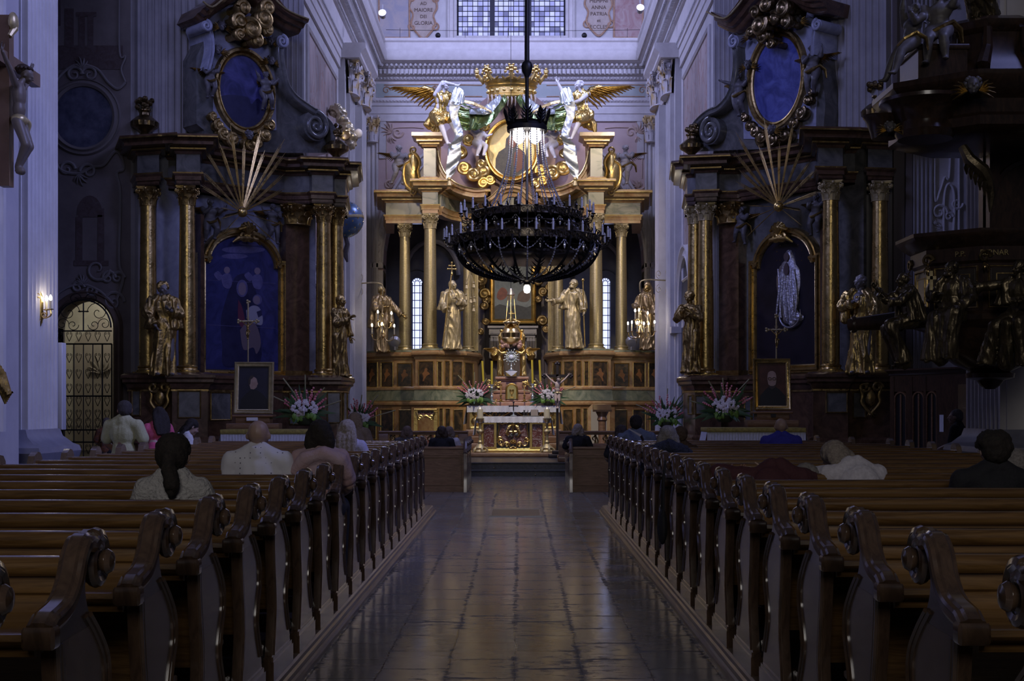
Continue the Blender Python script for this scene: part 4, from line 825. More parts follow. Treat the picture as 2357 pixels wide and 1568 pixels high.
for sd in (-1,1):
    pl = PLN[sd]; path = [(p.x,p.y) for p in pl.p]
    m = MB(); m.smooth = False
    m.use(0).sweep(path, [(-.5,.33),(.13,.33),(.13,1.80),(-.5,1.80)]); m.use(1).sweep(path, [(-.5,1.93),(.08,1.93),(.03,2.33),(-.5,2.33)]); m.use(2).sweep(path, [(-.5,2.33),(0,2.33),(0,3.4),(-.5,3.4)])
    # close the tops behind the front line
    q = [(p.x,p.y) for p in pl.p]; m.use(2).prism(q, lambda a,b,t: V((a,b,t)), 3.38, 3.5)
    m.smooth = True
    m.use(0).sweep(path, [(0,.33),(.2,.33),(.2,.5),(.15,.55),(.13,.6),(0,.6)]); m.sweep(path, [(0,1.74),(.13,1.74),(.17,1.80),(.2,1.82),(.2,1.88),(.14,1.93),(0,1.95)])
    m.use(2).sweep(path, [(0,2.30),(.06,2.32),(.07,2.38),(.02,2.44),(0,2.44)])
    m.use(2).sweep(path, [(0,3.30),(.02,3.32),(.04,3.40),(.1,3.45),(.14,3.46),(.16,3.50),(.16,3.54),(.12,3.56),(.12,3.60),(0,3.60)]); m.use(1).sweep(path, [(-.4,3.60),(.1,3.60),(.09,3.66),(-.4,3.66)])
    m.use(3).sweep(path, [(.0,3.35),(.045,3.35),(.05,3.375),(.0,3.38)]); m.sweep(path, [(.0,1.945),(.1,1.945),(.1,1.96),(.0,1.96)])
    hb(m, 'altar_pedestal', [ORD, GRD, ORM, GOLD])
    pu = [(844,869,836,890),(878.5,904.5,836,890),(916,947,838,890),(965,997,834,889),(1006.5,1015.5,834,888),(1025,1033,833,888),(1042,1062,834,888),(1069,1088,836,888)]
    po = [(847,866,946,1010),(878,905,945,1010),(920,951,945,1010),(1010,1018,942,1008),(1026,1034,942,1008),(1045,1064,945,1008)]
    for i, (a, b, c, d) in enumerate(pu+po):
        if sd > 0: a, b = mir(b), mir(a)
        m = MB(); r = pl.panel(m, a, b, c, d, t=.005 if i < 8 else .135, fr=.03)
        o = hb(m, 'painted_panel', [PAINT, GOLD])
        if r and b-a > 22 and i < 8 and (sd < 0 or a > 1340):     # little painted creatures on the wide panels
            f, s0, s1, z0, z1 = r; w = s1-s0; h = z1-z0; m = MB(); m.smooth = False; cx = (s0+s1)/2
            bird = [(-.3,.0),(-.05,-.12),(.1,-.3),(.2,-.5),(.28,-.48),(.2,-.2),(.3,.05),(.15,.18),(.1,.38),(.0,.44),(-.12,.36),(-.08,.2),(-.2,.12)]
            m.prism([(cx+x*w*.9*sd, (z0+z1)/2+y*h*.6) for x, y in bird], f.F, .005, .0135); m.build('painted_bird', BIRD, o, sub=SUBH)
# columns
CZ = 3.66
for px, d, top, r in ((990,43.35,8.16,.215),(932,44.6,8.0,.195),(1077,44.2,8.0,.165)):
    for q in (px, mir(px)): column(hp, X(q,d)-SUBH[0], d-SUBH[1], CZ-SUBH[2], top-SUBH[2], r, GOLDA, GOLDM)
for px in (1094, mir(1094)):
    m = MB(); m.smooth = False; x = X(px, 44.6); fluted(m, lambda a,z,t: V((x+a, 44.6-t, z)), -.1, .1, CZ, 7.6, .1, 3); hb(m, 'pilaster_strip', GOLDA)
# entablature
AR = [(-.3,0),(0,0),(0,.10),(.03,.11),(.03,.2),(.07,.24),(.08,.27),(-.3,.27)]
FRI = [(-.3,0),(0,0),(0,.42),(-.3,.42)]
COR = [(-.3,0),(.02,0),(.05,.06),(.12,.08),(.12,.13),(.22,.15),(.30,.17),(.30,.24),(.36,.30),(.40,.31),(.40,.38),(-.3,.38)]
GL = lambda m, path, o, z: m.sweep(path, [(o-.05,z),(o+.006,z),(o+.01,z+.03),(o-.05,z+.03)])
def entab(m, path, z):
    up = lambda pr, dz: [(o, q+dz) for o, q in pr]
    m.use(0).sweep(path, up(AR, z)); m.use(1).sweep(path, up(FRI, z+.27)); m.use(0).sweep(path, up(COR, z+.69)); m.use(2); GL(m, path, .07, z+.25); GL(m, path, .13, z+.78); GL(m, path, .40, z+.985)
def cpath(pts): return [(X(px,d),d) for px,d in pts]
CONC = [(1016,43.4),(1026,44.0),(1040,44.5),(1058,44.85),(1080,45.0),(1102,45.0),(1104,46.6)]
for sd in (-1,1):
    fl = (lambda pts: pts) if sd < 0 else (lambda pts: [(mir(p),d) for p,d in pts[::-1]])
    m = MB(); m.smooth = False
    entab(m, cpath(fl([(888,47),(888,44.35),(971,44.35)])), 8.0)
    entab(m, cpath(fl([(972,45.5),(972,43.1),(1008,43.1),(1008,43.9)])), 8.16)
    m.smooth = True; entab(m, cpath(fl(CONC)), 8.14)
    m.smooth = False; m.use(0).prism(cpath(fl([(889,47),(889,44.4),(971,44.4),(972,43.1),(1008,43.1),(1016,43.5),(1040,44.6),(1102,45.1),(1104,46.6)])), lambda a,b,t: V((a,b,t)), 9.1, 9.16)
    hb(m, 'entablature', [ORM, GRM, GOLD], angle=50)
    # upper pedestal with flared head
    x0, x1 = sorted((X(fl([(975,43)])[0][0],43.1), X(fl([(1003,43)])[0][0],43.1))); m = MB(); m.smooth = False; m.use(1).box(x0, x1, 43.1, 43.6, 9.2, 10.36); sq = [(x0,43.7),(x0,43.1),(x1,43.1),(x1,43.7)]
    m.use(0).sweep(sq, [(0,9.2),(.12,9.2),(.12,9.3),(.04,9.36),(0,9.36)]); m.sweep(sq, [(0,10.33),(.04,10.34),(.06,10.4),(.12,10.42),(.12,10.46),(.22,10.5),(.22,10.56),(.33,10.62),(.37,10.64),(.37,10.76),(0,10.76)]); m.box(x0, x1, 43.1, 43.7, 10.3, 10.76)
    m.use(2); GL(m, sq, .12, 10.43); GL(m, sq, .22, 10.54); GL(m, sq, .12, 9.27); hb(m, 'upper_pedestal', [ORM, GRM, GOLD])
    # great volute band sweeping down towards the centre
    cv = [(1006,322),(1008,350),(1014,378),(1026,402),(1044,420),(1066,431),(1092,437),(1116,436)]; cv = smoothpts([(X(p if sd<0 else mir(p),43.9), Z(q,43.9), 0) for p, q in cv], 4); cv = [(p.x,p.y) for p in cv]
    if sd > 0: cv = cv[::-1]
    Fv = lambda a, b, h: V((a, 44.3-h, b)); m = MB(); m.use(0).sweep(cv, [(0,-.4),(0,.55),(.04,.6),(.10,.6),(.12,.5),(.2,.5),(.22,.6),(.28,.6),(.31,.55),(.31,-.4)] if sd > 0 else [(0,-.4),(0,.55),(.04,.6),(.10,.6),(.12,.5),(.2,.5),(.22,.6),(.28,.6),(.31,.55),(.31,-.4)], F=Fv)
    m.use(2).tube([Fv(a,b,.62) for a,b in cv], .025, 6); m.use(0)
    cv2 = smoothpts([(X(p if sd<0 else mir(p),44.2), 0, Z(q,44.2)) for p, q in ((1000,330),(1000,380),(1008,410),(1030,432))], 5); m.tube([(p.x,44.2,p.z) for p in cv2], .16, 8, flat=1.4)
    hb(m, 'pediment_volute', [ORM, GRM, GOLD], angle=50)
# wavy central cornice
cw = [(1098,462),(1112,461),(1124,457),(1136,448),(1148,436),(1160,429),(1178,426),(1196,429),(1208,436),(1220,448),(1232,457),(1246,461),(1262,462)]
cw = [(p.x,p.y) for p in smoothpts([(X(p,44.6), Z(q,44.6), 0) for p, q in cw], 3)]; Fw = lambda a, b, h: V((a, 45.1-h, b))
m = MB(); m.use(0).sweep(cw, [(-.0,0),(-.0,.4),(-.04,.5),(.0,.55),(.1,.55),(.12,.42),(.2,.4),(.22,.3),(.36,.28),(.36,0)], F=Fw); m.use(2).tube([Fw(a,b-.0,.56) for a,b in cw], .02, 5); m.tube([Fw(a,b-.22,.32) for a,b in cw], .018, 5)
m.use(1); m.smooth = False; m.prism(cw+[(cw[-1][0],8.0),(cw[0][0],8.0)], Fw, 0, .2); m.smooth = True
m.use(2).sweep(arcpts(X(1178,44.6), 7.35, 1.05, .95, 0, 180, 20), [(0,.2),(0,.32),(.05,.36),(.1,.32),(.1,.2)], F=Fw); hb(m, 'wavy_cornice', [ORM, GRM, GOLD], angle=50)
# rose back panel and icon medallion
m = MB(); m.smooth = False; bp = [(1004,335),(1030,300),(1075,262),(1120,225),(1178,212),(1236,225),(1281,262),(1326,300),(1352,335),(1350,400),(1310,432),(1240,450),(1116,450),(1046,432),(1006,400)]
m.prism([(X(p,45.4), Z(q,45.4)) for p,q in bp], lambda a,b,t: V((a,45.4-t,b)), -.25, 0); hb(m, 'pediment_panel', [PINKP])
mc = P(1178,345,44.9); rx, ry = .84, .98
m = MB(); m.prism(arcpts(mc.x, mc.z, rx, ry, 0, 360, 48)[:-1], lambda a,b,t: V((a,44.9-t,b)), -.3, 0); md = hb(m, 'icon_medallion', [mat('gold icon ground', (.60,.47,.21), .4, .6, (.70,.56,.28), 5, bump=.5, bscale=8)])
m = MB(); m.sweep(arcpts(mc.x, mc.z, rx, ry, 0, 360, 64)[:-1], [(-.07,0),(-.06,.05),(-.02,.07),(0,.03),(.04,.09),(.09,.10),(.12,.05),(.12,-.3)], closed=True, F=lambda a,b,h: V((a,44.9-h,b))); m.build('medallion_frame', GOLD, md, sub=SUBH)
def flat(m, pts, d, t, T): m.prism([(X(p,d), Z(q,d)) for p,q in pts], lambda a,b,h: V((a,d-h,b)), t, T)
m = MB(); m.smooth = False; flat(m, [(1140,392),(1141,365),(1148,350),(1163,340),(1165,320),(1178,305),(1191,318),(1193,340),(1207,350),(1214,372),(1210,392),(1192,405),(1176,408),(1156,403)], 44.9, .0, .012); m.build('painted_mantle', mat('dark icon mantle', (.035,.035,.04), .4, 0, (.08,.075,.06), 12), md, sub=SUBH)
m = MB(); m.smooth = False; m.prism(arcpts(X(1179,44.9), Z(328,44.9), .14, .2, 0, 360, 20)[:-1], lambda a,b,h: V((a,44.88-h,b)), 0, .01); m.prism([(X(p,44.9),Z(q,44.9)) for p,q in ((1184,352),(1196,342),(1206,356),(1206,385),(1190,398),(1182,380))], lambda a,b,h: V((a,44.88-h,b)), 0, .008); m.build('painted_face', mat('icon brown red', (.22,.08,.045), .5), md, sub=SUBH)
# gilded clouds round the medallion
FH = lambda a, b, t: V((a, 44.9-t, b))
def px_blobs(lst, d): return [(X(p,d), Z(q,d), r) for p, q, r in lst]
for lab, l in (('left of', [(1062,262,.2),(1085,292,.16),(1078,320,.22),(1060,350,.24),(1068,385,.26),(1090,400,.28),(1112,392,.26),(1108,375,.2),(1112,420,.22),(1128,412,.2),(1106,302,.18),(1118,290,.15)]), ('right of', [(1300,262,.18),(1282,292,.18),(1288,320,.22),(1300,350,.2),(1296,385,.3),(1272,398,.28),(1246,392,.24),(1250,415,.2),(1232,420,.2),(1252,300,.16)])):
    cloud('coiling gilded clouds %s the oval icon' % lab, FH, px_blobs(l, 44.6), GOLD, 'gilded_cloud', parent=hp) if False else None
    c = cloud('', FH, px_blobs(l, 44.6), GOLD, parent=hp); c.data.transform(Matrix.Translation(-V(SUBH)))
# crown with lambrequin
cx = X(1177,43.9); cz = Z(215,43.9); m = MB(); Mc = Matrix.Translation((cx,44.6,cz)) @ Matrix.Diagonal((1,.55,1,1)); cr = .9
m.lathe([(cr*.86,-.05),(cr*.92,0),(cr*.92,.06),(cr*.86,.1),(cr*.88,.3),(cr*.95,.33),(cr*.99,.38),(cr*.93,.42),(cr*1.0,.46),(cr*1.06,.56),(cr*1.02,.58),(cr*.9,.5),(cr*.8,.1)], M=Mc, n=40)
for i in range(20): a = 2*pi*i/20; m.ell(Mc @ V((cr*.9*cos(a), cr*.9*sin(a), .2)), (.06,.05,.08 if i%2 else .05), n=8, m=6)
for i in range(8):
    a = 2*pi*i/8+pi/2; b = V((cr*1.05*cos(a), cr*1.05*sin(a), .55)); o = V((cos(a), sin(a), 0)); tn = V((-sin(a), cos(a), 0))
    m.tube([Mc@(b), Mc@(b+o*.12+V((0,0,.12))), Mc@(b+o*.2+V((0,0,.24)))], [.08,.07,.05], 8)
    for q, (dx, dz, r) in enumerate(((0,.42,.1),(-.13,.36,.08),(.13,.36,.08),(-.2,.26,.06),(.2,.26,.06),(0,.3,.09),(-.07,.5,.05),(.07,.5,.05))): m.ell(Mc@(b+o*.24+tn*dx+V((0,0,dz-.05))), r*.85, n=8, m=6)
    for s in (-1,1): m.tube([Mc@(b+o*.05+tn*s*.05+V((0,0,.05))), Mc@(b*1+o*.04+tn*s*.2+V((0,0,-.02))), Mc@(b+tn*s*.32+V((0,0,.08)))], [.05,.045,.04], 6)
hb(m, 'gilded_crown', GOLD)
m = MB()
for i in range(13): x = cx-.80+1.6*i/12; m.tube([(x,44.25,cz+.02),(x+.02,44.2,cz-.14),(x,44.24,cz-.30-.04*(i%2))], [.075,.07,.03], 8, flat=.5)
hb(m, 'lambrequin', mat('pale lambrequin', (.52,.46,.42), .5, .1, (.60,.50,.36), 6))
# draperies: folded sheets of silver and green
def sheet(name, top, bot, mats, folds=6, amp=.06, n=26, k=9, parent=None, sub=SUBH, split=None, thick=.03, fringe=None, ph=0.):
    top = smoothpts(top, max(2, n//(len(top)-1))); bot = smoothpts(bot, max(2, n//(len(bot)-1))); n = min(len(top), len(bot)); m = MB(); vs = []; fs = []
    for s_ in (0, thick):
        for i in range(n):
            for j in range(k+1):
                q = j/k; a, b = top[int(i*(len(top)-1)/(n-1))], bot[int(i*(len(bot)-1)/(n-1))]; p = a.lerp(b, q); w = sin(i*folds*2*pi/n+q*2.2*sin(i*.3+ph)+ph)+.5*sin(i*folds*4.4/n*pi+q*4+ph)
                p = p+V((0, -amp*w*(.35+.65*q)+s_, -.05*sin(pi*q)*amp*8)); vs.append(p)
    N_ = n*(k+1)
    for i in range(n-1):
        for j in range(k): a = i*(k+1)+j; fs.append((a,a+1,a+k+2,a+k+1)); fs.append((a+N_,a+N_+k+1,a+N_+k+2,a+N_+1))
    for i in range(n-1):
        for j in (0,k): a = i*(k+1)+j; fs.append((a,a+k+1,a+k+1+N_,a+N_))
    for j in range(k):
        for i in (0,n-1): a = i*(k+1)+j; fs.append((a,a+1,a+1+N_,a+N_))
    m.add(vs, fs); o = m.build(name, mats, parent, sub=sub, angle=80)
    if fringe:
        m = MB(); 
        for i in range(0, n-1):
            b = V(vs[i*(k+1)+k]); b2 = V(vs[(i+1)*(k+1)+k]); d = (V(vs[i*(k+1)+k])-V(vs[i*(k+1)+k-1])).normalized()
            for q in (0,.5): c = b.lerp(b2,q); m.tube([c-d*.02+V((0,-.01,0)), c+d*.07+V((0,-.02,0)), c+d*.15+V((0,-.01,0))], [.028,.032,.02], 5)
        m.build('fringe', fringe, o, sub=sub)
    return o
Q = lambda px, py, d: P(px, py, d)
FRG = mat('dull gold fringe', (.55,.42,.18), .4, .6)
for sd in (-1,1):
    f = (lambda p: p) if sd < 0 else (lambda p: 2358-p)
    sheet('canopy_swag', [Q(f(1048),222,43.9),Q(f(1090),250,43.6),Q(f(1128),262,43.7),Q(f(1150),232,43.9),Q(f(1162),216,44.1)], [Q(f(1060),292,43.8),Q(f(1085),300,43.5),Q(f(1120),290,43.5),Q(f(1148),262,43.6),Q(f(1172),226,44.0)], [GREENS], 5, .09, parent=hp, ph=sd)
    sheet('canopy_swag_lining', [Q(f(1060),240,43.7),Q(f(1095),250,43.5),Q(f(1124),238,43.6),Q(f(1150),216,43.9)], [Q(f(1066),262,43.55),Q(f(1100),264,43.35),Q(f(1132),258,43.5),Q(f(1156),226,43.8)], [SILVER], 4, .06, parent=hp, ph=1)
    sheet('canopy_border', [Q(f(1060),228,43.5),Q(f(1088),234,43.35),Q(f(1112),244,43.3),Q(f(1132),256,43.4)], [Q(f(1064),236,43.45),Q(f(1090),242,43.3),Q(f(1114),252,43.25),Q(f(1134),261,43.4)], [FRG], 14, .03, parent=hp)
def sp2p(pts, n=4): return [(p.x,p.y) for p in smoothpts([(a,b,0) for a,b in pts+[pts[0]]], n)][:-1]
# crowning gable behind the crown and the corbel under the main picture, centre wall parts
m = MB(); d = 46.4; m.smooth = False; x0, x1 = X(1123,d), X(1238,d)
for (a, b, z0, z1, t) in ((x0,x1,Z(757,d),Z(752,d),.5),(x0+.05,x1-.05,Z(772,d),Z(757,d),.42),(x0+.1,x1-.1,Z(778,d),Z(772,d),.34)): m.box(a, b, d-t, d+.4, z0, z1)
for i in range(18): x = x0+.12+(x1-x0-.24)*i/17; m.box(x-.03, x+.03, d-.46, d, Z(770,d), Z(766,d))
m.smooth = True
for px in (1139,1222):
    for k in range(3): x = X(px,d)+(k-1)*.1; m.tube([(x,d-.25,Z(778,d)),(x,d-.38,Z(786,d)),(x,d-.2,Z(800,d)),(x,d-.1,Z(806,d))], [.05,.06,.05,.04], 8)
    m.box(X(px-13,d), X(px+13,d), d-.1, d+.3, Z(825,d), Z(778,d))
hb(m, 'picture_shelf', mat('grey stone console', (.30,.29,.27), .5, 0, (.40,.38,.35), 3))
m = MB()
for px in (1139,1222):
    for i in range(8): m.tube([P(px+rnd(-3,3),806,46.2), P(px+(i-3.5)*2,818,46.1), P(px+(i-3.5)*1.2,830,46.15)], [.05,.06,.02], 6)
hb(m, 'gilded_tassels', GOLDD)
m = MB(); m.smooth = False; d = 46.3; x0, x1, z0, z1 = X(1135,d), X(1226,d), Z(738,d), Z(560,d); m.box(x0,x1,d-.05,d,z0,z1); pic = hb(m, 'main_picture', mat('dark oil painting', (.02,.03,.022), .3, 0, (.085,.10,.075), 2.5, 'swirl', coat=.5))
m = MB(); m.sweep([(x0,z0),(x0,z1),(x1,z1),(x1,z0)], [(.05,0),(.05,.06),(0,.1),(-.05,.08),(-.07,.14),(-.12,.1),(-.12,0)], closed=True, F=lambda a,b,h: V((a,d-h,b))); m.build('picture_frame', GOLD, pic, sub=SUBH)
for i, (pl_, mt_) in enumerate((([(1143,684),(1146,672),(1152,664),(1158,662),(1166,668),(1168,680),(1158,690),(1148,690)], ('painted red cloak', (.16,.05,.025))), ([(1166,690),(1170,676),(1174,668),(1180,672),(1181,684),(1176,692)], ('painted pale figure', (.20,.15,.10))), ([(1190,690),(1194,676),(1206,668),(1216,672),(1221,684),(1214,694),(1200,695)], ('painted dusk figures', (.10,.065,.04))), ([(1136,736),(1136,708),(1150,700),(1170,706),(1190,702),(1212,708),(1225,702),(1225,736)], ('painted ground', (.035,.038,.032))))):
    m = MB(); m.smooth = False; flat(m, sp2p(pl_) if i < 3 else pl_, 46.25, 0, .006+.001*i); m.build('painted_figure' if i < 3 else 'painted_ground', mat(mt_[0], mt_[1], .5, 0, tuple(1.6*c for c in mt_[1]), 7), pic, sub=SUBH)
for sd, (a, b) in ((-1,(1094,1124)),(1,(1238,1268))):
    l = [(rnd(a,b), 590+i*17+rnd(-5,5), rnd(.12,.22)) for i in range(11)]; l = [q for q in l if not (705 < q[1] < 735)]
    c = cloud('', lambda x,y,t: V((x,46.2-t,y)), px_blobs(l, 46), GOLDD, parent=hp); c.data.transform(Matrix.Translation(-V(SUBH)))

# ---- high altar statues ----------------------------------------------------
def staff(t, pts, r=.02, mt=None, name='staff'): m = MB(); m.tube(pts, r, 8); return m
def stx(t, m, name, mt): return m.build(name, mt, t)
h = 2.32; BROWNG = mat('brown gilding', (.26,.19,.10), .4, .7, (.42,.32,.18), 7)
# bishop with patriarchal cross
t = figure('saint_statue', 'gilded bishop saint holding a tall double barred cross between left altar columns', 'statue', P(1040,806,42.9), R(12), h, 'large gilded saints of the high altar', skin=GOLDM, robe=GOLDM, sway=.03, lean=(.01,0), head=(R(35),R(-8),0), arms=(((-.16,-.06,-.16),(-.10,-.17,-.26)),((.16,-.06,-.17),(.04,-.16,-.10))), cape=.28, hairc=GOLDM, seed=1, foldamp=.016, wide=1.05)
m = MB(); m.tube([(-.16*h,-.17*h,.04*h),(-.10*h,-.19*h,.53*h),(-.03*h,-.19*h,1.10*h)], .022, 8)
for z, w in ((1.13,.055),(1.175,.038)): m.tube([(-w*h-.03*h,-.19*h,z*h),(w*h-.03*h,-.19*h,z*h)], .02, 6); [m.ell((s*w*h-.03*h,-.19*h,z*h), .035, n=8, m=6) for s in (-1,1)]
m.tube([(-.03*h,-.19*h,1.06*h),(-.03*h,-.19*h,1.215*h)], .02, 6); m.ell((-.03*h,-.19*h,1.22*h), .035); m.ell((-.03*h,-.19*h,1.06*h), (.04,.04,.07)); m.build('cross_staff', GOLD, t)
t = figure('saint_statue', 'gilded saint with one arm stretched aside between right altar columns', 'statue', P(1320,803,42.9), R(-12), h, 'large gilded saints of the high altar', skin=GOLDM, robe=GOLDM, sway=-.03, head=(R(-25),R(-14),0), arms=(((-.17,-.08,-.13),(-.30,-.18,-.14)),((.15,-.05,-.18),(.17,-.14,-.30))), cape=.28, hairc=GOLDM, hairstyle='tonsure', beard=True, seed=5, foldamp=.016, wide=1.05)
m = MB(); m.tube([(.19*h,-.15*h,.02*h),(.17*h,-.15*h,.5*h),(.16*h,-.15*h,.95*h)], .02, 8); m.ell((.16*h,-.15*h,.96*h), .05); m.build('staff', GOLD, t)
t = figure('saint_statue', 'cloaked friar statue behind the five light lamp on the left pedestal', 'statue', P(878,812,43.7), R(30), 2.25, 'large gilded saints of the high altar', skin=GOLDD, robe=BROWNG, head=(R(10),R(10),R(-8)), arms=(((-.14,-.08,-.17),(.0,-.16,-.14)),((.18,-.08,-.15),(.28,-.16,-.26))), cape=.48, hood=True, hairc=GOLDM, seed=9, foldamp=.016)
t = figure('saint_statue', 'cloaked friar statue behind the nine light lamp on the right pedestal', 'statue', P(1490,806,43.7), R(-28), 2.25, 'large gilded saints of the high altar', skin=GOLDD, robe=BROWNG, head=(R(-10),R(12),R(8)), arms=(((-.17,-.08,-.15),(-.06,-.17,-.2)),((.18,-.04,-.15),(.19,-.1,-.3))), cape=.52, hood='up', hairc=None, seed=13, foldamp=.016)
# the two drapery bearing angels
def angel(sd, loc):
    a = ((.10,-.06,.14),(.24,-.10,.10)) if sd < 0 else ((-.13,-.10,-.08),(-.21,-.12,.08))
    b = ((.18,-.03,-.16),(.28,-.12,-.20)) if sd < 0 else ((-.02,-.12,-.17),(-.12,-.16,-.26))
    arms = (a, b) if sd < 0 else (b, a); arms = (((-.02,-.04,.15),(.14,-.08,.12)), ((.17,-.08,-.15),(.27,-.12,-.20))) if sd < 0 else (((-.22,-.08,-.02),(-.30,-.10,.14)), ((.02,-.14,-.14),(-.14,-.16,-.2)))
    lg = (((-.03,-.20,.40),(.08,-.22,.10)),((.12,-.16,.46),(.22,-.12,.26))) if sd < 0 else (((-.16,-.18,.44),(-.25,-.2,.20)),((-.02,-.2,.42),(-.14,-.22,.16)))
    return figure('drapery_angel', ('white winged angel in gold on left column lifting the green canopy' if sd < 0 else 'white winged angel in gold on right column lifting the green canopy'), 'statue', loc, R(15)*-sd, 2.35, 'angels of the high altar', skin=WHITE, robe=GOLD, robed=False, sleeves=0, seat=.53, legs=lg, arms=arms, head=(R(40)*-sd,R(15 if sd<0 else -5),R(20)*sd), hairc=WHITE, hairstyle='curly', lean=(.06*-sd,.02), seed=3+sd, foldamp=.016, girdle=False,
       extra=lambda r, sh, pel, A, G: ([r.caps([hp_, kn], [.09,.075]) for hp_, kn, an in G], [r.tube([pel+V((q*.03,.03,0)), pel+V((q*.05-sd*-.06,.06,-.16)), pel+V((q*.06+sd*.08,.04,-.22-.05*q))], [.06,.06,.02], 8) for q in (-2,-1,0,1)]), wings=((.42,1.1,.62), None) if sd < 0 else (None, (.42,1.1,.62)))
angel(-1, P(1010,352,42.85)); angel(1, P(1346,350,42.85))
for sd in (-1,1):                                     # the silver and green hangings the angels hold
    f = (lambda p: p) if sd < 0 else (lambda p: 2358-p); c = 42.35
    t = thing('silver_hanging', 'long silver and green cloth falling from the raised hand of the %s angel' % ('left' if sd<0 else 'right'), 'hanging', (X(f(1060),c), c, Z(300,c)), group='angel hangings'); sb = tuple(t.location)
    sheet('cloth_fold', [Q(f(1040),215,c),Q(f(1050),200,c+.1),Q(f(1066),208,c+.05),Q(f(1070),226,c)], [Q(f(1036),232,c),Q(f(1046),240,c-.1),Q(f(1060),240,c-.05),Q(f(1068),238,c)], [SILVER], 2, .05, parent=t, sub=sb)
    sheet('cloth_fall', [Q(f(1036),232,c),Q(f(1034),262,c),Q(f(1044),290,c-.1),Q(f(1046),318,c-.05),Q(f(1032),338,c),Q(f(1030),365,c),Q(f(1026),390,c),Q(f(1028),412,c)], [Q(f(1064),236,c),Q(f(1054),262,c-.1),Q(f(1062),290,c-.1),Q(f(1066),312,c-.1),Q(f(1060),335,c-.05),Q(f(1062),358,c),Q(f(1050),385,c),Q(f(1046),398,c)], [SILVER], 3, .07, parent=t, sub=sb, n=40, ph=1)
    sheet('cloth_lining', [Q(f(1054),240,c+.1),Q(f(1050),270,c+.1),Q(f(1066),298,c+.1)], [Q(f(1080),250,c+.2),Q(f(1082),280,c+.2),Q(f(1078),300,c+.2)], [GREENS], 3, .07, parent=t, sub=sb, ph=2)
    m = MB(); p = V(Q(f(1034),412,c-.02))-V(sb); m.ell(p, .07); m.lathe([(.02,.0),(.05,-.08),(.09,-.22),(.03,-.24)], tuple(p), 10); m.build('tassel', FRG, t)
putto('white putto seated on a cloud left of the oval icon', P(1100,372,44.3), R(35), 1.25, WHITE, arms=(((-.1,-.1,-.14),(-.02,-.2,-.02)),((.2,-.08,-.12),(.3,-.12,-.08))), legs=(((-.1,-.25,.36),(-.16,-.2,.12)),((.1,-.25,.4),(.0,-.28,.14))), wings=False, sash=False, group='white putti beside the icon')
putto('white putto on the cloud right of the oval icon, behind the crystal chains', P(1272,376,44.3), R(-35), 1.25, WHITE, arms=(((-.2,-.08,-.08),(-.3,-.12,.02)),((.12,-.1,-.14),(.04,-.2,-.05))), legs=(((-.1,-.25,.4),(.02,-.28,.14)),((.12,-.25,.36),(.22,-.2,.1))), wings=False, sash=False, group='white putti beside the icon')
for sd in (-1,1):
    f = (lambda p: p) if sd < 0 else (lambda p: 2358-p); q = 'left' if sd<0 else 'right'
    putto('grey putto with dull gold wings at the outer %s end of the high altar cornice' % q, P(f(918),428,44.3), R(20*-sd), 1.35, GREYF, arms=(((-.16,-.1,-.12),(-.1,-.2,-.1)),((.2,-.08,-.1),(.3,-.14,-.02))) if sd < 0 else (((-.2,-.08,-.1),(-.3,-.14,-.02)),((.16,-.1,-.12),(.1,-.2,-.1))), group='grey putti on the high altar', legs=(((-.12,-.18,.3),(-.2,-.05,.06)),((.1,-.2,.34),(.06,-.1,.06))))
    c = 43.9; t = thing('gilded_shield', 'curling gilded shield leaning between putto and %s upper pedestal' % q, 'shield', P(f(952),400,c), 0, 'gilded shields'); m = MB()
    out = [(.0,.75),(-.14,.62),(-.12,.45),(-.3,.3),(-.34,.0),(-.3,-.3),(-.18,-.5),(.0,-.6),(.1,-.45),(.2,-.2),(.16,.1),(.22,.35),(.16,.55)]
    if sd > 0: out = [(-a,b) for a,b in out]
    out = [(p.x,p.y) for p in smoothpts([(a,b,0) for a,b in out+[out[0]]], 4)][:-1]
    vs = [(a*k_,-.04-.16*(1-k_*k_),b*k_) for k_ in (1,.8,.5,.2) for a,b in out]; n_ = len(out); fs = [(i*n_+j,i*n_+(j+1)%n_,(i+1)*n_+(j+1)%n_,(i+1)*n_+j) for i in range(3) for j in range(n_)]+[tuple(range(3*n_,4*n_))]
    m.add(vs, fs); m.tube([(a,-.05,b) for a,b in out+[out[0]]], .045, 8)
    for (a,b,s_) in ((0,.78,1),(-.02,-.62,-1)): m.tube([(a*-sd+x_,-.07,b+y_) for x_,y_ in spiral(0,0,.13,.03,-pi/2 if s_>0 else pi/2,1.3*sd,18)], .035, 6)
    m.build('shield_field', GOLD, t)
    m = MB(); m.smooth = False; m.prism([(-.5*-sd-.0,-.62),(.05*-sd,-.75),(.42*-sd,-.5),(.36*-sd,.3),(.1*-sd,.5)], lambda a,b,h_: V((a+.35*-sd,.12-h_,b)), 0, .04); m.build('stone_tablet', mat('inscribed stone tablet', (.42,.40,.42), .6, 0, (.52,.50,.52), 5), t)
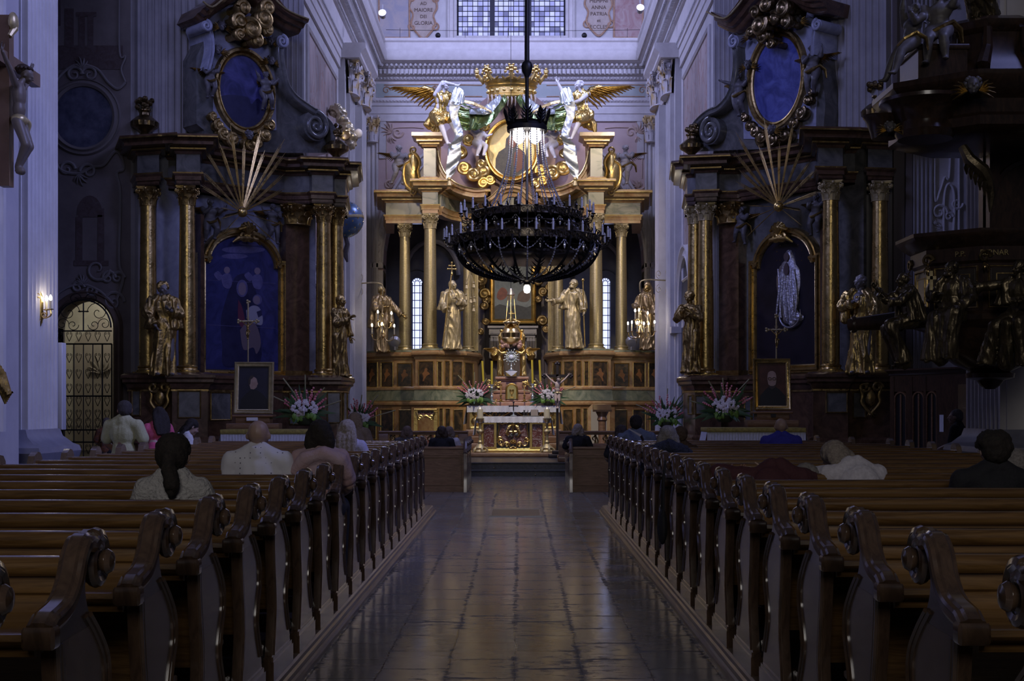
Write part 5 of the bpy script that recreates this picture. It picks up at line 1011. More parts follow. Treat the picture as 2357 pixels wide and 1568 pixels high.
# ================================================================ SIDE ALTARS
def side_altar(sd):
    q = 'left' if sd < 0 else 'right'
    if sd < 0: A, B, O1, O2 = (431,29.4,430), (745,32.05,475), (341,29.5), (774,32.6); P1 = (658,)
    else: A, B, O1, O2 = (1912,28.7,415), (1624,31.8,470), (2025,28.8), (1600,32.4)
    sgn = -sd
    root = thing('side_altar', 'dark brown marbled side altar with gilded columns on the %s of the chancel' % q, 'altar', (X((A[0]+B[0])/2, (A[1]+B[1])/2), (A[1]+B[1])/2, 0), 0, 'side altars'); S0 = tuple(root.location)
    def bl(m, name, mats, par=None, **k): return m.build(name, mats, par or root, sub=S0, **k)
    pa, pb = V((X(A[0],A[1]),A[1])), V((X(B[0],B[1]),B[1])); f = Face(pa, pb) if sd < 0 else Face(pb, pa)   # front plane through the inner columns
    w = Face(f.o-f.n*.75, f.o-f.n*.75+f.u)                                                                # picture wall plane
    zc0, zc1 = 2.50, 6.70; r = .19
    s_out, s_in = -.0, f.len
    cols = [(A[0],A[1]),(B[0],B[1]),O1,O2]
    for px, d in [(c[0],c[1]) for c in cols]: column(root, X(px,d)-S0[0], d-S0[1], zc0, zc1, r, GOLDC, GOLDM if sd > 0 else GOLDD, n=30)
    # plan paths, always travelling left to right in the picture
    def blk(px, d, hw, back): return [(px-hw, d+back), (px-hw, d), (px+hw, d), (px+hw, d+back)]
    L_ = K/30
    W = lambda px, d: (X(px,d), d)
    fr = .24*K/30
    if sd < 0:
        ent = [W(300,31.0)]+[W(p,d) for p,d in ((316,29.35),(366,29.2),(368,29.9),(404,29.9),(406,29.15),(460,29.2),(463,30.2),(655,31.95),(712,31.9),(718,31.75),(766,31.85),(770,32.35),(795,32.4),(800,34.4))]
        ped = [W(p,d) for p,d in ((292,31.4),(296,29.2),(392,29.1),(396,28.85),(478,28.95),(480,29.7),(648,31.2),(652,31.6),(718,31.6),(722,31.45),(775,31.5),(800,32.2),(802,34.4))]
    else:
        ent = [W(p,d) for p,d in ((1576,34.2),(1582,32.2),(1600,32.1),(1602,31.55),(1650,31.45),(1656,31.7),(1702,31.7),(1706,31.5),(1880,29.9),(1884,28.45),(1940,28.5),(1943,29.1),(1995,29.1),(1998,28.6),(2054,28.7),(2060,30.4))]
        ped = [W(p,d) for p,d in ((1572,34.2),(1574,32.0),(1600,31.3),(1660,31.3),(1664,31.5),(1708,31.5),(1712,31.1),(1868,29.7),(1872,28.35),(1952,28.35),(1955,28.6),(2058,28.6),(2062,30.6))]
    m = MB(); m.smooth = False; Z0 = 6.70
    up = lambda pr, dz, k=1: [(o*k, q_*k+dz) for o, q_ in pr]
    m.use(0).sweep(ent, up(AR, Z0)); m.use(1).sweep(ent, up(FRI, Z0+.27)); m.use(0).sweep(ent, up([(a,b) for a,b in COR], Z0+.69, 1)); m.use(2)
    if True: GL(m, ent, .07, Z0+.25); GL(m, ent, .13, Z0+.78); GL(m, ent, .40, Z0+1.0)
    m.use(0).prism(ent, lambda a,b,t: V((a,b,t)), 7.7, 7.79); m.prism(ent, lambda a,b,t: V((a,b,t)), 6.70, 6.74); bl(m, 'entablature', [DBM, DBG, GOLDD])
    m = MB(); m.smooth = False; m.use(0).sweep(ped, [(-.5,0),(.1,0),(.1,.35),(.04,.42),(.0,.44),(.0,2.2),(-.5,2.2)]); m.sweep(ped, [(0,.92),(.12,.92),(.12,1.0),(.05,1.06),(0,1.06)]); m.smooth = True; m.sweep(ped, [(0,2.12),(.03,2.16),(.06,2.24),(.13,2.28),(.13,2.34),(.17,2.38),(.17,2.44),(.1,2.48),(0,2.5)]); m.smooth = False; m.prism(ped, lambda a,b,t: V((a,b,t)), 2.42, 2.48); m.use(1).sweep(ped, [(0,2.08),(.02,2.08),(.02,2.12),(0,2.12)])
    bl(m, 'altar_pedestal', [DBM, GOLDD])
    # framed fields on the pedestal
    pl = Plan([(0,1)]); pl.p = [V(p) for p in ped]
    for (a,b,c,d) in (((306,322,900,955),(412,460,902,960),(790,798,905,975),(486,530,905,965),(668,712,905,975),(755,782,905,972)) if sd < 0 else ((1586,1594,912,952),(1602,1632,912,952),(1730,1740,915,975),(1866-150,1866-135,915,970),(1903,1948,904,948),(1965,1990,905,960))):
        m = MB(); 
        if pl.panel(m, a, b, c, d, t=.005, fr=.03): bl(m, 'framed_field', [DBG, GOLDD])
    m = MB()                                          # gilded cartouche under the outer statue
    cx = (368,915) if sd < 0 else (2003,915); fc = pl.face(cx[0]); 
    if fc:
        a0, z0 = fc.px(*cx, .05); 
        for s_ in (-1,1): m.tube([fc.F(a0+s_*a, z0+b, .08) for a,b in [(p.x,p.y) for p in smoothpts([(.05,.3,0),(.22,.25,0),(.18,.05,0),(.2,-.1,0),(.1,-.25,0),(0,-.35,0)],5)]], .04, 8); m.tube([fc.F(a0+s_*(.14)+x_, z0+.22+y_, .1) for x_,y_ in spiral(0,0,.12,.03,0,1.2*s_,18)], .035, 6)
        m.ell(fc.F(a0, z0-.0, .05), (.13,.1,.2)); acanth(m, fc.F, a0, z0-.3, .2, -pi/2, 5, .08); bl(m, 'gilded_cartouche', GOLDD)
    # picture wall
    m = MB(); m.smooth = False; m.prism([(-.35,.9),(f.len+.3,.9),(f.len+.3,7.6),(-.35,7.6)], w.F, -.1, 0); bl(m, 'picture_wall', [BLM if sd < 0 else DBG])
    # brown pilasters flanking
    for px0, px1 in (((462,470),(658,712)) if sd < 0 else ((1655,1700),(1888,1900))):
        (a, _), (b, _) = w.px(px0, 600, .28), w.px(px1, 600, .28); m = MB(); m.smooth = False; m.prism([(a,2.5),(b,2.5),(b,6.2),(a,6.2)], w.F, 0, .28); m.smooth = True; m.use(1)
        if b-a > .2: pilcap(m, w.F, a, b, 6.2, 6.7, .28); m.smooth = False; m.prism([(a-.05,2.48),(b+.05,2.48),(b+.05,2.62),(a-.05,2.62)], w.F, 0, .34)
        bl(m, 'pilaster', [DBM, GOLDD])
    # arched picture with stepped gilt frame
    if sd < 0: x0, x1, yb, ys, yt = 472, 640, 850, 612, 545
    else: x0, x1, yb, ys, yt = 1742, 1878, 842, 612, 545
    T = .12; (a, zb), (b, _) = w.px(x0, yb, T), w.px(x1, yb, T); zs = w.px((x0+x1)/2, ys, T)[1]; zt = w.px((x0+x1)/2, yt, T)[1]; c = (a+b)/2; rr = (b-a)/2-.12; 
    arch = [(b,zb),(b,zs),(c+rr,zs)]+arcpts(c, zs, rr, zt-zs, 0, 180, 24)+[(c-rr,zs),(a,zs),(a,zb)]
    m = MB(); m.smooth = False; m.prism(arch, w.F, .0, T); PMAT = mat('oil canvas in blue glare', (.022,.026,.10), .28, 0, (.05,.055,.19), 2., 'swirl', coat=.6) if sd < 0 else mat('black violet canvas', (.010,.009,.016), .32, 0, (.022,.018,.032), 2.5, coat=.4)  # left canvas: blue window glare put into the paint colour
    pic = bl(m, 'altar_painting', [PMAT])
    m = MB(); m.sweep(arch, [(0,.08),(0,.16),(.03,.2),(.07,.18),(.09,.26),(.14,.26),(.16,.2),(.2,.2),(.22,.1),(.22,0)], closed=True, F=w.F); bl(m, 'gilt_frame', [GOLDC], pic, angle=40)
    m = MB(); zz = w.px((x0+x1)/2, yt-14, T)[1]       # shell crest over the arch
    for i in range(7): m.tube([w.F(c, zz-.1, .35), w.F(c+.12*sin((i-3)*.42), zz+.05, .42), w.F(c+.26*sin((i-3)*.42), zz-.08+.26*cos((i-3)*.42), .36)], [.04,.06,.04], 8)
    for s_ in (-1,1): m.tube([w.F(c+s_*.1+x_, zz-.16+y_, .34) for x_,y_ in spiral(0,0,.15,.03,pi/2,1.3*s_,18)], .04, 6); m.tube([w.F(c, zz-.2, .36), w.F(c+s_*.25, zz-.22, .36), w.F(c+s_*.38, zz-.32, .3)], [.05,.06,.02], 8)
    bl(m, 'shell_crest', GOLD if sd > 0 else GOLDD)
    return dict(root=root, S0=S0, f=f, w=w, bl=bl, pic=pic, c=c, zs=zs, zt=zt, zb=zb, a=a, b=b)
ALT = {-1: side_altar(-1), 1: side_altar(1)}
def paint(A, pts, name, mt, t, T, par=None, sub=True):
    w = A['w']; m = MB(); m.smooth = False; m.prism([w.px(p, q, .12) for p, q in pts], w.F, t, T); return A['bl'](m, name, [mt], par or A['pic'])
def sp2(pts, n=4): return [(p.x,p.y) for p in smoothpts([(a,b,0) for a,b in pts+[pts[0]]], n)][:-1]
def el2(cx, cy, rx, ry, n=20): return [(cx+rx*cos(2*pi*i/n), cy+ry*sin(2*pi*i/n)) for i in range(n)]
A = ALT[-1]; 
PV = mat('violet grey paint', (.09,.085,.20), .35, 0, (.14,.13,.28), 4, 'swirl'); PF = mat('dusky flesh paint', (.22,.17,.22), .4); PR_ = mat('dull crimson paint', (.13,.03,.06), .4); PD = mat('night blue paint', (.014,.015,.05), .35, 0, (.03,.03,.085), 3); PC = mat('white child robe paint', (.32,.31,.38), .4)
paint(A, sp2([(512,800),(508,740),(520,690),(535,650),(545,635),(562,630),(578,640),(588,668),(592,700),(598,760),(600,830),(560,842),(515,842)]), 'painted_mantle', PD, .118, .124)
paint(A, el2(557,664,13,20), 'painted_halo', PV, .12, .127); paint(A, el2(557,665,9,15), 'painted_face', PF, .12, .130)
paint(A, sp2([(566,715),(580,704),(596,708),(604,730),(602,748),(585,745),(570,738)]), 'painted_child', PC, .12, .131); paint(A, el2(592,690,11,12), 'painted_halo', PV, .12, .127); paint(A, el2(590,691,8,10), 'painted_face', PF, .12, .132)
paint(A, [(590,718),(600,714),(603,726),(594,731)], 'painted_book', PD, .12, .135); paint(A, sp2([(552,760),(570,740),(590,750),(600,790),(590,815),(582,800),(560,805)]), 'painted_cloth', mat('brown shawl paint', (.16,.12,.14), .4), .12, .131)
paint(A, sp2([(548,690),(556,705),(563,735),(560,755),(548,740)]), 'painted_dress', PR_, .12, .129)
for (cx, cy) in ((522,630),(592,632)):
    paint(A, el2(cx,cy-8,7,8), 'painted_angel_head', PF, .12, .130); paint(A, sp2([(cx-14,cy+8),(cx-4,cy),(cx+8,cy+2),(cx+12,cy+20),(cx+6,cy+34),(cx-8,cy+30)]), 'painted_angel', PV, .12, .128); paint(A, sp2([(cx-20,cy-6),(cx-30,cy+2),(cx-18,cy+16),(cx-10,cy+6)]), 'painted_wing', PV, .12, .126)
for (cx, cy, a_, b_) in ((560,575,50,8),(540,590,30,6),(580,560,30,6)): paint(A, el2(cx,cy,a_,b_), 'painted_cloud', PV, .12, .1235)
for yy in (645,748):                                  # seams where the canvas is joined
    a_, z_ = A['w'].px(478,yy,.125); b_, z2 = A['w'].px(634,yy+8,.125); m = MB(); m.tube([A['w'].F(a_,z_,.122), A['w'].F(b_,z2,.122)], .006, 5); A['bl'](m, 'canvas_seam', [PV], A['pic'])
A = ALT[1]; SLV = mat('chased silver robe', (.42,.41,.46), .3, .85, (.78,.77,.82), 22, bump=1., bscale=30, lo=.4, hi=.6)
w = A['w']; m = MB()                                  # silver relief of a praying woman on a crescent
ol = sp2([(1806,600),(1811,578),(1822,576),(1828,590),(1832,606),(1840,622),(1842,650),(1838,690),(1836,715),(1850,728),(1846,738),(1832,742),(1826,752),(1816,748),(1804,740),(1796,700),(1788,660),(1790,632),(1796,614)], 4)
pts = [w.px(p, q, .12) for p, q in ol]; cs = sum(p[0] for p in pts)/len(pts); n_ = len(pts); ks = (1,.86,.6,.3); 
def zc(z): return z
cen = [(cs+(p[0]-cs)*0, p[1]) for p in pts]
vs = []; 
for k_ in ks:
    for (p0, p1) in pts: vs.append(w.F(cs+(p0-cs)*k_, p1*(.5+.5*k_)+.5*(1-k_)*(4.35+ (p1-4.35)*.8), .12+.09*sqrt(1-(k_)**2+.01)+.012*sin(p0*60+p1*6)))
m.add(vs, [(i*n_+j,i*n_+(j+1)%n_,(i+1)*n_+(j+1)%n_,(i+1)*n_+j) for i in range(3) for j in range(n_)]+[tuple(range(3*n_,4*n_))])
for i, px in enumerate((1794,1802,1810,1818,1826,1834)):
    tp = [w.px(px+2+3*sin(j*.7+i), 620+j*16, .12) for j in range(8)]; m.tube([w.F(a_, b_, .2) for a_, b_ in tp], [.02,.03,.03,.028,.03,.03,.028,.02], 6)
A['bl'](m, 'silver_robe', [SLV], A['pic'], angle=80)
paint(A, el2(1817,592,6,10), 'painted_face', mat('dark flesh paint', (.12,.085,.08), .5), .12, .235); paint(A, sp2([(1812,616),(1817,606),(1822,616),(1821,632),(1813,632)]), 'praying_hands', mat('dark flesh paint', (.12,.085,.08), .5), .12, .24)
m = MB(); a_, z_ = w.px(1823,722,.12); m.tube([w.F(a_+.32*cos(R(t_)), z_+.33*sin(R(t_)), .2) for t_ in range(170,376,12)], [.008]+[.02]*4+[.028]*8+[.02]*3+[.008,.006], 6); A['bl'](m, 'crescent', [mat('dull silver', (.35,.34,.36), .35, .8)], A['pic'])
m = MB(); 
for i in range(12): an = R(20+i*29); a_, z_ = w.px(1818+30*cos(an), 588-32*sin(an) if sin(an) > -.2 else 600, .12); m.ell(w.F(a_, z_, .13), .012, n=6, m=4)
A['bl'](m, 'painted_stars', [GOLDD], A['pic'])
# ---- attic storeys ----------------------------------------------------------
def attic(sd):
    A = ALT[sd]; f = A['f']; w = A['w']; bl = A['bl']; T = .1; P_ = lambda p, q, t=0.: w.px(p, q, t)
    mats = [BLM, DBM, DBG, GOLDD]
    if sd < 0:
        panel = [(470,300),(452,285),(452,130),(468,100),(470,40),(500,20),(560,5),(620,40),(655,80),(640,150),(650,215),(668,235),(700,262),(742,300),(762,318),(762,352),(660,352),(470,345)]
        volR = [(640,92),(636,120),(642,160),(652,200),(672,228),(705,252),(735,272),(755,296),(765,325)]; volc = (724,290,34)
        volL = [(468,58),(478,85),(480,120),(470,165)]; oval = (561,203,64,98); cap = [(448,40),(470,52),(500,30),(545,2),(575,-6),(600,14),(622,42),(650,62),(690,78)]
        fields = []
    else:
        panel = [(1686,345),(1595,350),(1595,315),(1612,300),(1650,262),(1680,230),(1700,200),(1690,150),(1690,100),(1700,70),(1760,30),(1800,10),(1850,40),(1886,45),(1892,160),(1900,240),(1895,300),(1890,340)]
        volR = [(1700,92),(1704,130),(1702,175),(1690,220),(1666,250),(1640,262),(1618,280),(1604,300),(1598,325)]; volc = (1638,302,30)
        volL = [(1890,55),(1884,90),(1882,130)]; oval = (1790,192,63,98); cap = [(1650,60),(1690,76),(1720,50),(1745,18),(1775,-4),(1800,-8),(1835,18),(1870,32),(1905,30)]
    m = MB(); m.smooth = False; m.use(0).prism([P_(p,q,.1) for p,q in panel], w.F, -.5, .1)
    bl(m, 'attic_body', [DBG]*4)
    bp = [(492,300),(488,150),(496,70),(520,36),(560,22),(606,50),(630,90),(634,160),(636,300)] if sd < 0 else [(1712,320),(1708,150),(1716,84),(1762,44),(1800,26),(1846,52),(1876,66),(1880,170),(1878,320)]
    m = MB(); m.smooth = False; m.prism([P_(p,q,.12) for p,q in bp], w.F, .09, .125); bl(m, 'blue_panel', [BLM])
    for vl, wd in ((volR,1),(volL,.7)):
        pts = [P_(p,q,.2) for p,q in vl]; pts = [(p.x,p.y) for p in smoothpts([(a,b,0) for a,b in pts], 4)]; m = MB()
        rs = []
        for i, (a_, b_) in enumerate(pts):
            a0, b0 = pts[max(i-1,0)]; a1, b1 = pts[min(i+1,len(pts)-1)]; d = V((a1-a0,b1-b0)).normalized(); nx, nz = (-d.y, d.x); e = .10*wd*(1 if sd < 0 else 1)
            rs.append([w.F(a_+nx*o, b_+nz*o, h_) for o, h_ in ((-e,-.5),(-e,.36),(-e*.6,.40),(-e*.3,.36),(e*.3,.36),(e*.6,.40),(e,.36),(e,-.5))])
        m.use(0); m.rings(rs); bl(m, 'volute_band', [DBG if wd == 1 else BLM, DBM], angle=50)
    a_, z_ = P_(volc[0], volc[1], .3); rr = volc[2]*.0105; m = MB(); m.tube([w.F(x_, y_, .36) for x_, y_ in spiral(a_, z_, rr, .03, pi/2, 2.0*sd*-1*-1, 44)], [.075,.035], 8); m.prism(arcpts(a_, z_, rr*1.05, rr*1.05, 0, 360, 28)[:-1], w.F, -.4, .34); bl(m, 'volute_scroll', [DBG], angle=50)
    for q in ((volL[0][0]-2*sd, volL[0][1]+4, 12), (volR[0][0]+4*sd*-1, volR[0][1]+6, 15)):
        a_, z_ = P_(q[0], q[1], .3); rr = q[2]*.0105; m = MB(); m.tube([w.F(x_, y_, .42) for x_, y_ in spiral(a_, z_, rr, .02, pi/2, 1.6*sd, 30)], [.045,.025], 8); m.prism(arcpts(a_, z_, rr, rr, 0, 360, 20)[:-1], w.F, -.3, .40); bl(m, 'volute_scroll', [BLM], angle=50)
    pts = [P_(p,q,.3) for p,q in cap]; pts = [(p.x,p.y) for p in smoothpts([(a,b,0) for a,b in pts], 4)]; m = MB(); prf = [(.0,-.5),(.0,.25),(-.05,.32),(-.10,.34),(-.12,.45),(-.2,.5),(-.22,.62),(-.30,.66),(-.30,-.5)]
    m.use(0).sweep(pts, prf, F=w.F); m.use(1).tube([w.F(a_, b_+.29, .66) for a_, b_ in pts], .022, 6); bl(m, 'curved_cornice', [DBM, GOLDM], angle=40)
    cx, cy, ox, oy = oval; (a0, zt), (a1, _) = P_(cx-ox, cy-oy, .15), P_(cx+ox, cy-oy, .15); zb = P_(cx, cy+oy, .15)[1]; ca, cz = (a0+a1)/2, (zt+zb)/2; ra, rz_ = (a1-a0)/2, (zt-zb)/2
    m = MB(); m.smooth = False; m.prism(arcpts(ca, cz, ra*.9, rz_*.93, 0, 360, 48)[:-1], w.F, 0, .14)
    ov = bl(m, 'oval_painting', [mat('oval canvas left in blue glare', (.03,.032,.11), .3, 0, (.09,.09,.27), 1.6, 'swirl', coat=.5) if sd < 0 else mat('oval blue canvas right', (.035,.045,.20), .35, 0, (.11,.13,.42), 1.8, 'swirl', coat=.5)])  # left oval: its blue carries the glare of the window light
    m = MB(); m.sweep(arcpts(ca, cz, ra*.9, rz_*.93, 0, 360, 64)[:-1], [(-.03,.12),(-.02,.18),(.02,.2),(.04,.16),(.08,.24),(.14,.24),(.17,.14),(.17,0)], closed=True, F=w.F); bl(m, 'oval_frame', [GOLDD], ov, angle=40)
    if sd < 0:
        m = MB(); m.smooth = False; m.prism([P_(p,q,.14) for p,q in sp2([(506,222),(530,218),(570,224),(578,240),(590,228),(598,230),(612,255),(600,285),(575,298),(540,296),(515,270)])], w.F, .13, .145); bl(m, 'painted_hill', [PD], ov)
    # clouds
    cl = [(545,50,.22),(570,70,.28),(600,45,.26),(610,20,.22),(555,20,.2),(585,95,.2),(548,80,.16),(612,70,.18)] if sd < 0 else [(1760,60,.28),(1790,45,.2),(1810,20,.24),(1770,12,.2),(1745,30,.18),(1735,75,.16),(1765,85,.2),(1780,100,.14),(1815,50,.18)]
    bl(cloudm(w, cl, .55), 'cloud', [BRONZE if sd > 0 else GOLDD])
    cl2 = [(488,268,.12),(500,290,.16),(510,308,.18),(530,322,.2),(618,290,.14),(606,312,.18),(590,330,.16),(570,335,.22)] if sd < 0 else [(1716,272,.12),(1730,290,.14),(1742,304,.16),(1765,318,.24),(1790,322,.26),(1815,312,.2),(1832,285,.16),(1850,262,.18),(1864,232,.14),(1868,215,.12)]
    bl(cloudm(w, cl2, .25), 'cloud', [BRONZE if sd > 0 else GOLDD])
    # sunburst
    bx, by = (558,489) if sd < 0 else (1792,476); a_, z_ = w.px(bx, by, .75); m = MB(); 
    tips = [(470,340),(505,330),(530,286),(562,328),(600,300),(610,345),(655,320),(658,350),(655,400),(655,435),(462,392),(460,425),(500,480),(500,505),(620,485),(645,520),(500,545),(628,560)] if sd < 0 else [(1694,305),(1690,350),(1700,390),(1694,418),(1746,335),(1758,270),(1794,330),(1826,280),(1848,334),(1868,368),(1882,388),(1892,440),(1858,455),(1733,475),(1853,487),(1735,505),(1855,520),(1730,545)]
    for i, (p, q) in enumerate(tips):
        a2, z2 = w.px(p, q, .75 if i < 12 else .6); dn = V((a2-a_, z2-z_)); L2 = dn.length; dn.normalize(); nn = V((-dn.y, dn.x))
        for k_ in ((-1,0,1) if i < 12 else (0,)):
            s0 = .13; e = L2*(1-.08*abs(k_)); c0 = V((a_,z_))+dn*s0+nn*k_*.010; c1 = V((a_,z_))+dn*e+nn*k_*.034; m.tube([w.F(c0.x,c0.y,.75), w.F(*(c0.lerp(c1,.8)),.75), w.F(c1.x,c1.y,.75)], [.008,.014,.003], 5)
    o = bl(m, 'sunburst_rays', [GOLDC]); m = MB(); m.ell(w.F(a_, z_, .75), .115, n=20, m=14); bl(m, 'sunburst_globe', [GOLD], o)
    m = MB(); m.tube([w.F(a_, z_, .72), w.F(a_, z_, .05)], .03, 6); bl(m, 'sunburst_bracket', [GOLDD], o)
def cloudm(w, cl, t0):
    m = MB()
    for p, q, r in cl:
        a, b = w.px(p, q, t0); c = w.F(a, b, t0); m.tube([c, w.F(a,b,0)], [r*.6,r*.6], 8); m.ell(c, (r,r*.8,r*.86), n=14, m=10); sg = random.choice((-1,1)); m.tube([w.F(x,y,t0+r*.62) for x,y in spiral(a,b,r*.85,r*.2,rnd(0,6.28),1.6*sg,24)], [r*.26,r*.15], 7)
    return m
attic(-1); attic(1)
def on(sd, px, py, t): A = ALT[sd]; a, z = A['w'].px(px, py, t); return A['w'].F(a, z, t)
RZL, RZR = R(32), R(-38)
# putti: (altar, base px, py, height, label, arm/leg variety)
PU = [(-1,612,258,.95,'dark putto climbing the oval frame of the left side altar on its chancel side',0),(-1,484,228,.85,'dark putto holding the oval frame of the left side altar on its aisle side',1),(-1,484,560,1.0,'dark putto left of the sunburst above the arched blue painting',2),(-1,628,562,.95,'dark putto right of the sunburst above the arched blue painting',3),
      (1,1700,270,1.05,'dark putto with outstretched arm left of the bright blue oval',4),(1,1870,222,1.15,'dark putto standing right of the bright blue oval',1),(1,1706,565,.9,'dark putto left of the arch above the silver clad picture',3),(1,1878,545,.95,'dark putto right of the arch above the silver clad picture',2)]
PA = [((((-.2,-.05,.05),(-.28,-.08,.14)),((.18,-.08,-.1),(.26,-.14,.0))),(((-.06,-.12,.3),(-.1,-.02,.06)),((.12,-.12,.3),(.16,.0,.1)))),
      ((((-.14,-.1,-.14),(-.02,-.16,-.06)),((.2,-.06,-.06),(.24,-.08,.08))),(((-.08,-.06,.28),(-.08,.0,.04)),((.1,-.12,.3),(.04,-.02,.08)))),
      ((((-.16,-.08,-.12),(-.06,-.16,-.02)),((.18,-.1,-.08),(.28,-.14,.0))),(((-.12,-.1,.3),(-.12,.02,.06)),((.12,-.16,.34),(.08,-.04,.12)))),
      ((((-.2,-.06,-.06),(-.3,-.1,.02)),((.16,-.1,-.14),(.08,-.18,-.1))),(((-.08,-.16,.32),(-.16,-.04,.12)),((.1,-.06,.28),(.12,.0,.04)))),
      ((((-.24,-.04,.0),(-.4,-.06,.06)),((.18,-.08,-.12),(.26,-.12,-.04))),(((-.04,-.1,.28),(.04,-.02,.04)),((.1,-.12,.32),(.16,-.02,.1))))]
for sd, px, py, hh, lab, v in PU:
    putto(lab, on(sd,px,py,.28), RZL if sd < 0 else RZR, hh, mat('dusky stone putti', (.085,.078,.082), .5, 0, (.14,.13,.13), 8), arms=PA[v][0], legs=PA[v][1], group='putti of the side altars')
def cherub(lab, loc, rz, s=.16):
    t = thing('cherub_head', lab, 'cherub', loc, rz, 'winged cherub heads'); m = MB(); hm, HM = head_mb((0,0,0), s*1.5); m.join(bake(hm, s/14, 1))
    for i in range(22): a = rnd(-.3,pi+.3); b = rnd(-.2,1.2); m.ell((s*.62*cos(a)*cos(b), .02+s*.66*sin(a)*cos(b), s*.16+s*.6*sin(b)), s*.2, n=6, m=5)
    m.build('head', mat('dusky stone putti'), t, angle=80); m = MB()
    for q in (-1,1):
        for i in range(5): a = R(-30+i*22); m.tube([(q*s*.5,.02,-s*.4),(q*(s*.5+s*.7*cos(a)),.0,-s*.4+s*.7*sin(a)),(q*(s*.5+s*1.3*cos(a)),.02,-s*.5+s*1.1*sin(a))], [s*.16,s*.2,s*.06], 6, flat=.5)
    m.build('cherub_wings', GOLDD, t)
for sd, px, py, lab in ((-1,512,60,'winged cherub head left of the clouds crowning the left side altar'),(-1,502,115,'winged cherub head at the upper left of the left blue oval'),(-1,625,140,'winged cherub head at the upper right of the left blue oval'),(-1,622,95,'winged cherub head under the right slope of the left side altar cornice'),(-1,575,312,'winged cherub head on the clouds under the left oval'),(1,1728,82,'winged cherub head left of the clouds crowning the right side altar'),(1,1835,48,'winged cherub head right of the clouds crowning the right side altar'),(1,1722,150,'winged cherub head at the left edge of the bright blue oval'),(1,1775,300,'winged cherub head on the clouds under the bright blue oval')):
    cherub(lab, on(sd,px,py,.55 if py == 312 or py == 300 else .3), RZL if sd < 0 else RZR)
# urns on the entablature
def urn(lab, loc, s=1., fl=1., mt=None):
    t = thing('flower_urn', lab, 'urn', loc, rnd(0,1), 'gilded urns'); m = MB(); prof = [(.14,0),(.15,.04),(.09,.09),(.07,.16),(.13,.22),(.09,.27),(.16,.33),(.30,.42),(.31,.52),(.20,.62),(.12,.68),(.11,.74),(.15,.78),(.15,.8)]
    m.lathe([(r*s,z*s) for r,z in prof], n=32, flute=(16,.06)); m.build('urn_body', mt or BRONZE, t); m = MB()
    for i in range(26): a = rnd(0,6.28); r = rnd(0,.16)*s*fl; m.ell((r*cos(a), r*sin(a), (.82+rnd(0,.22))*s), rnd(.05,.08)*s, n=7, m=5)
    m.build('carved_flowers', mt or BRONZE, t); return t
urn('tall gilded urn of carved flowers at the aisle end of the left side altar cornice', (X(333,30.2),30.2,7.79), 1.02); urn('dark urn at the chancel end of the left side altar cornice', (X(774,32.9),32.9,7.79), 1.0)
urn('gilded fluted urn with flower garland at the aisle end of the right side altar cornice', (X(2020,29.3),29.3,7.79), 1.15, 1.5); urn('dark urn at the chancel end of the right side altar cornice', (X(1592,32.6),32.6,7.79), .95)
# statues
figure('saint_statue', 'gilded woman saint gathering her cloak between the left side altar columns', 'statue', P(374,866,28.75), R(28), 2.10, 'gilded saints of the side altars', skin=mat('dull silvered flesh', (.24,.22,.215), .4, .3), robe=GOLDD, head=(R(15),R(12),0), sway=.05, arms=(((-.18,-.04,-.16),(-.10,-.14,-.30)),((.17,-.06,-.17),(.04,-.17,-.13))), hairc=GOLDD, hairstyle='curly', cape=.35, seed=21, foldamp=.017, wide=1.15)
figure('saint_statue', 'gilded youthful saint in a short tunic at the chancel edge of the left side altar', 'statue', P(783,868,31.75), R(60), 2.0, 'gilded saints of the side altars', skin=GOLDD, robe=GOLDD, head=(R(10),R(5),0), sway=-.04, arms=(((-.15,-.06,-.17),(-.02,-.15,-.10)),((.18,.03,-.17),(.2,.0,-.32))), hairc=GOLDD, hairstyle='curly', seed=25, foldamp=.017)
figure('saint_statue', 'gilded saint with bowed head and folded hands, chancel edge of right side altar', 'statue', P(1588,860,31.5), R(-35), 2.0, 'gilded saints of the side altars', skin=GOLDD, robe=GOLDD, head=(R(-5),R(14),R(5)), sway=.04, arms=(((-.15,-.06,-.16),(-.0,-.14,-.06)),((.16,-.06,-.16),(.03,-.16,-.04))), hairc=GOLDD, hairstyle='curly', seed=29, foldamp=.017)
figure('saint_statue', 'bright gilded saint in wind blown cloak between the right side altar columns', 'statue', P(1980,862,28.0), R(-25), 2.15, 'gilded saints of the side altars', skin=mat('dull silvered flesh'), robe=GOLDC, head=(R(-35),R(8),0), sway=.05, arms=(((-.17,-.08,-.14),(-.02,-.17,-.09)),((.18,-.06,-.15),(.13,-.15,-.27))), hairc=mat('dull silvered flesh'), hairstyle='curly', cape=.33, seed=33, foldamp=.018, wide=1.15)
# ================================================================ CHANCEL FURNISHING
def lathe_thing(prof, c=(0,0,0), n=20): m = MB(); m.lathe(prof, c, n); return m
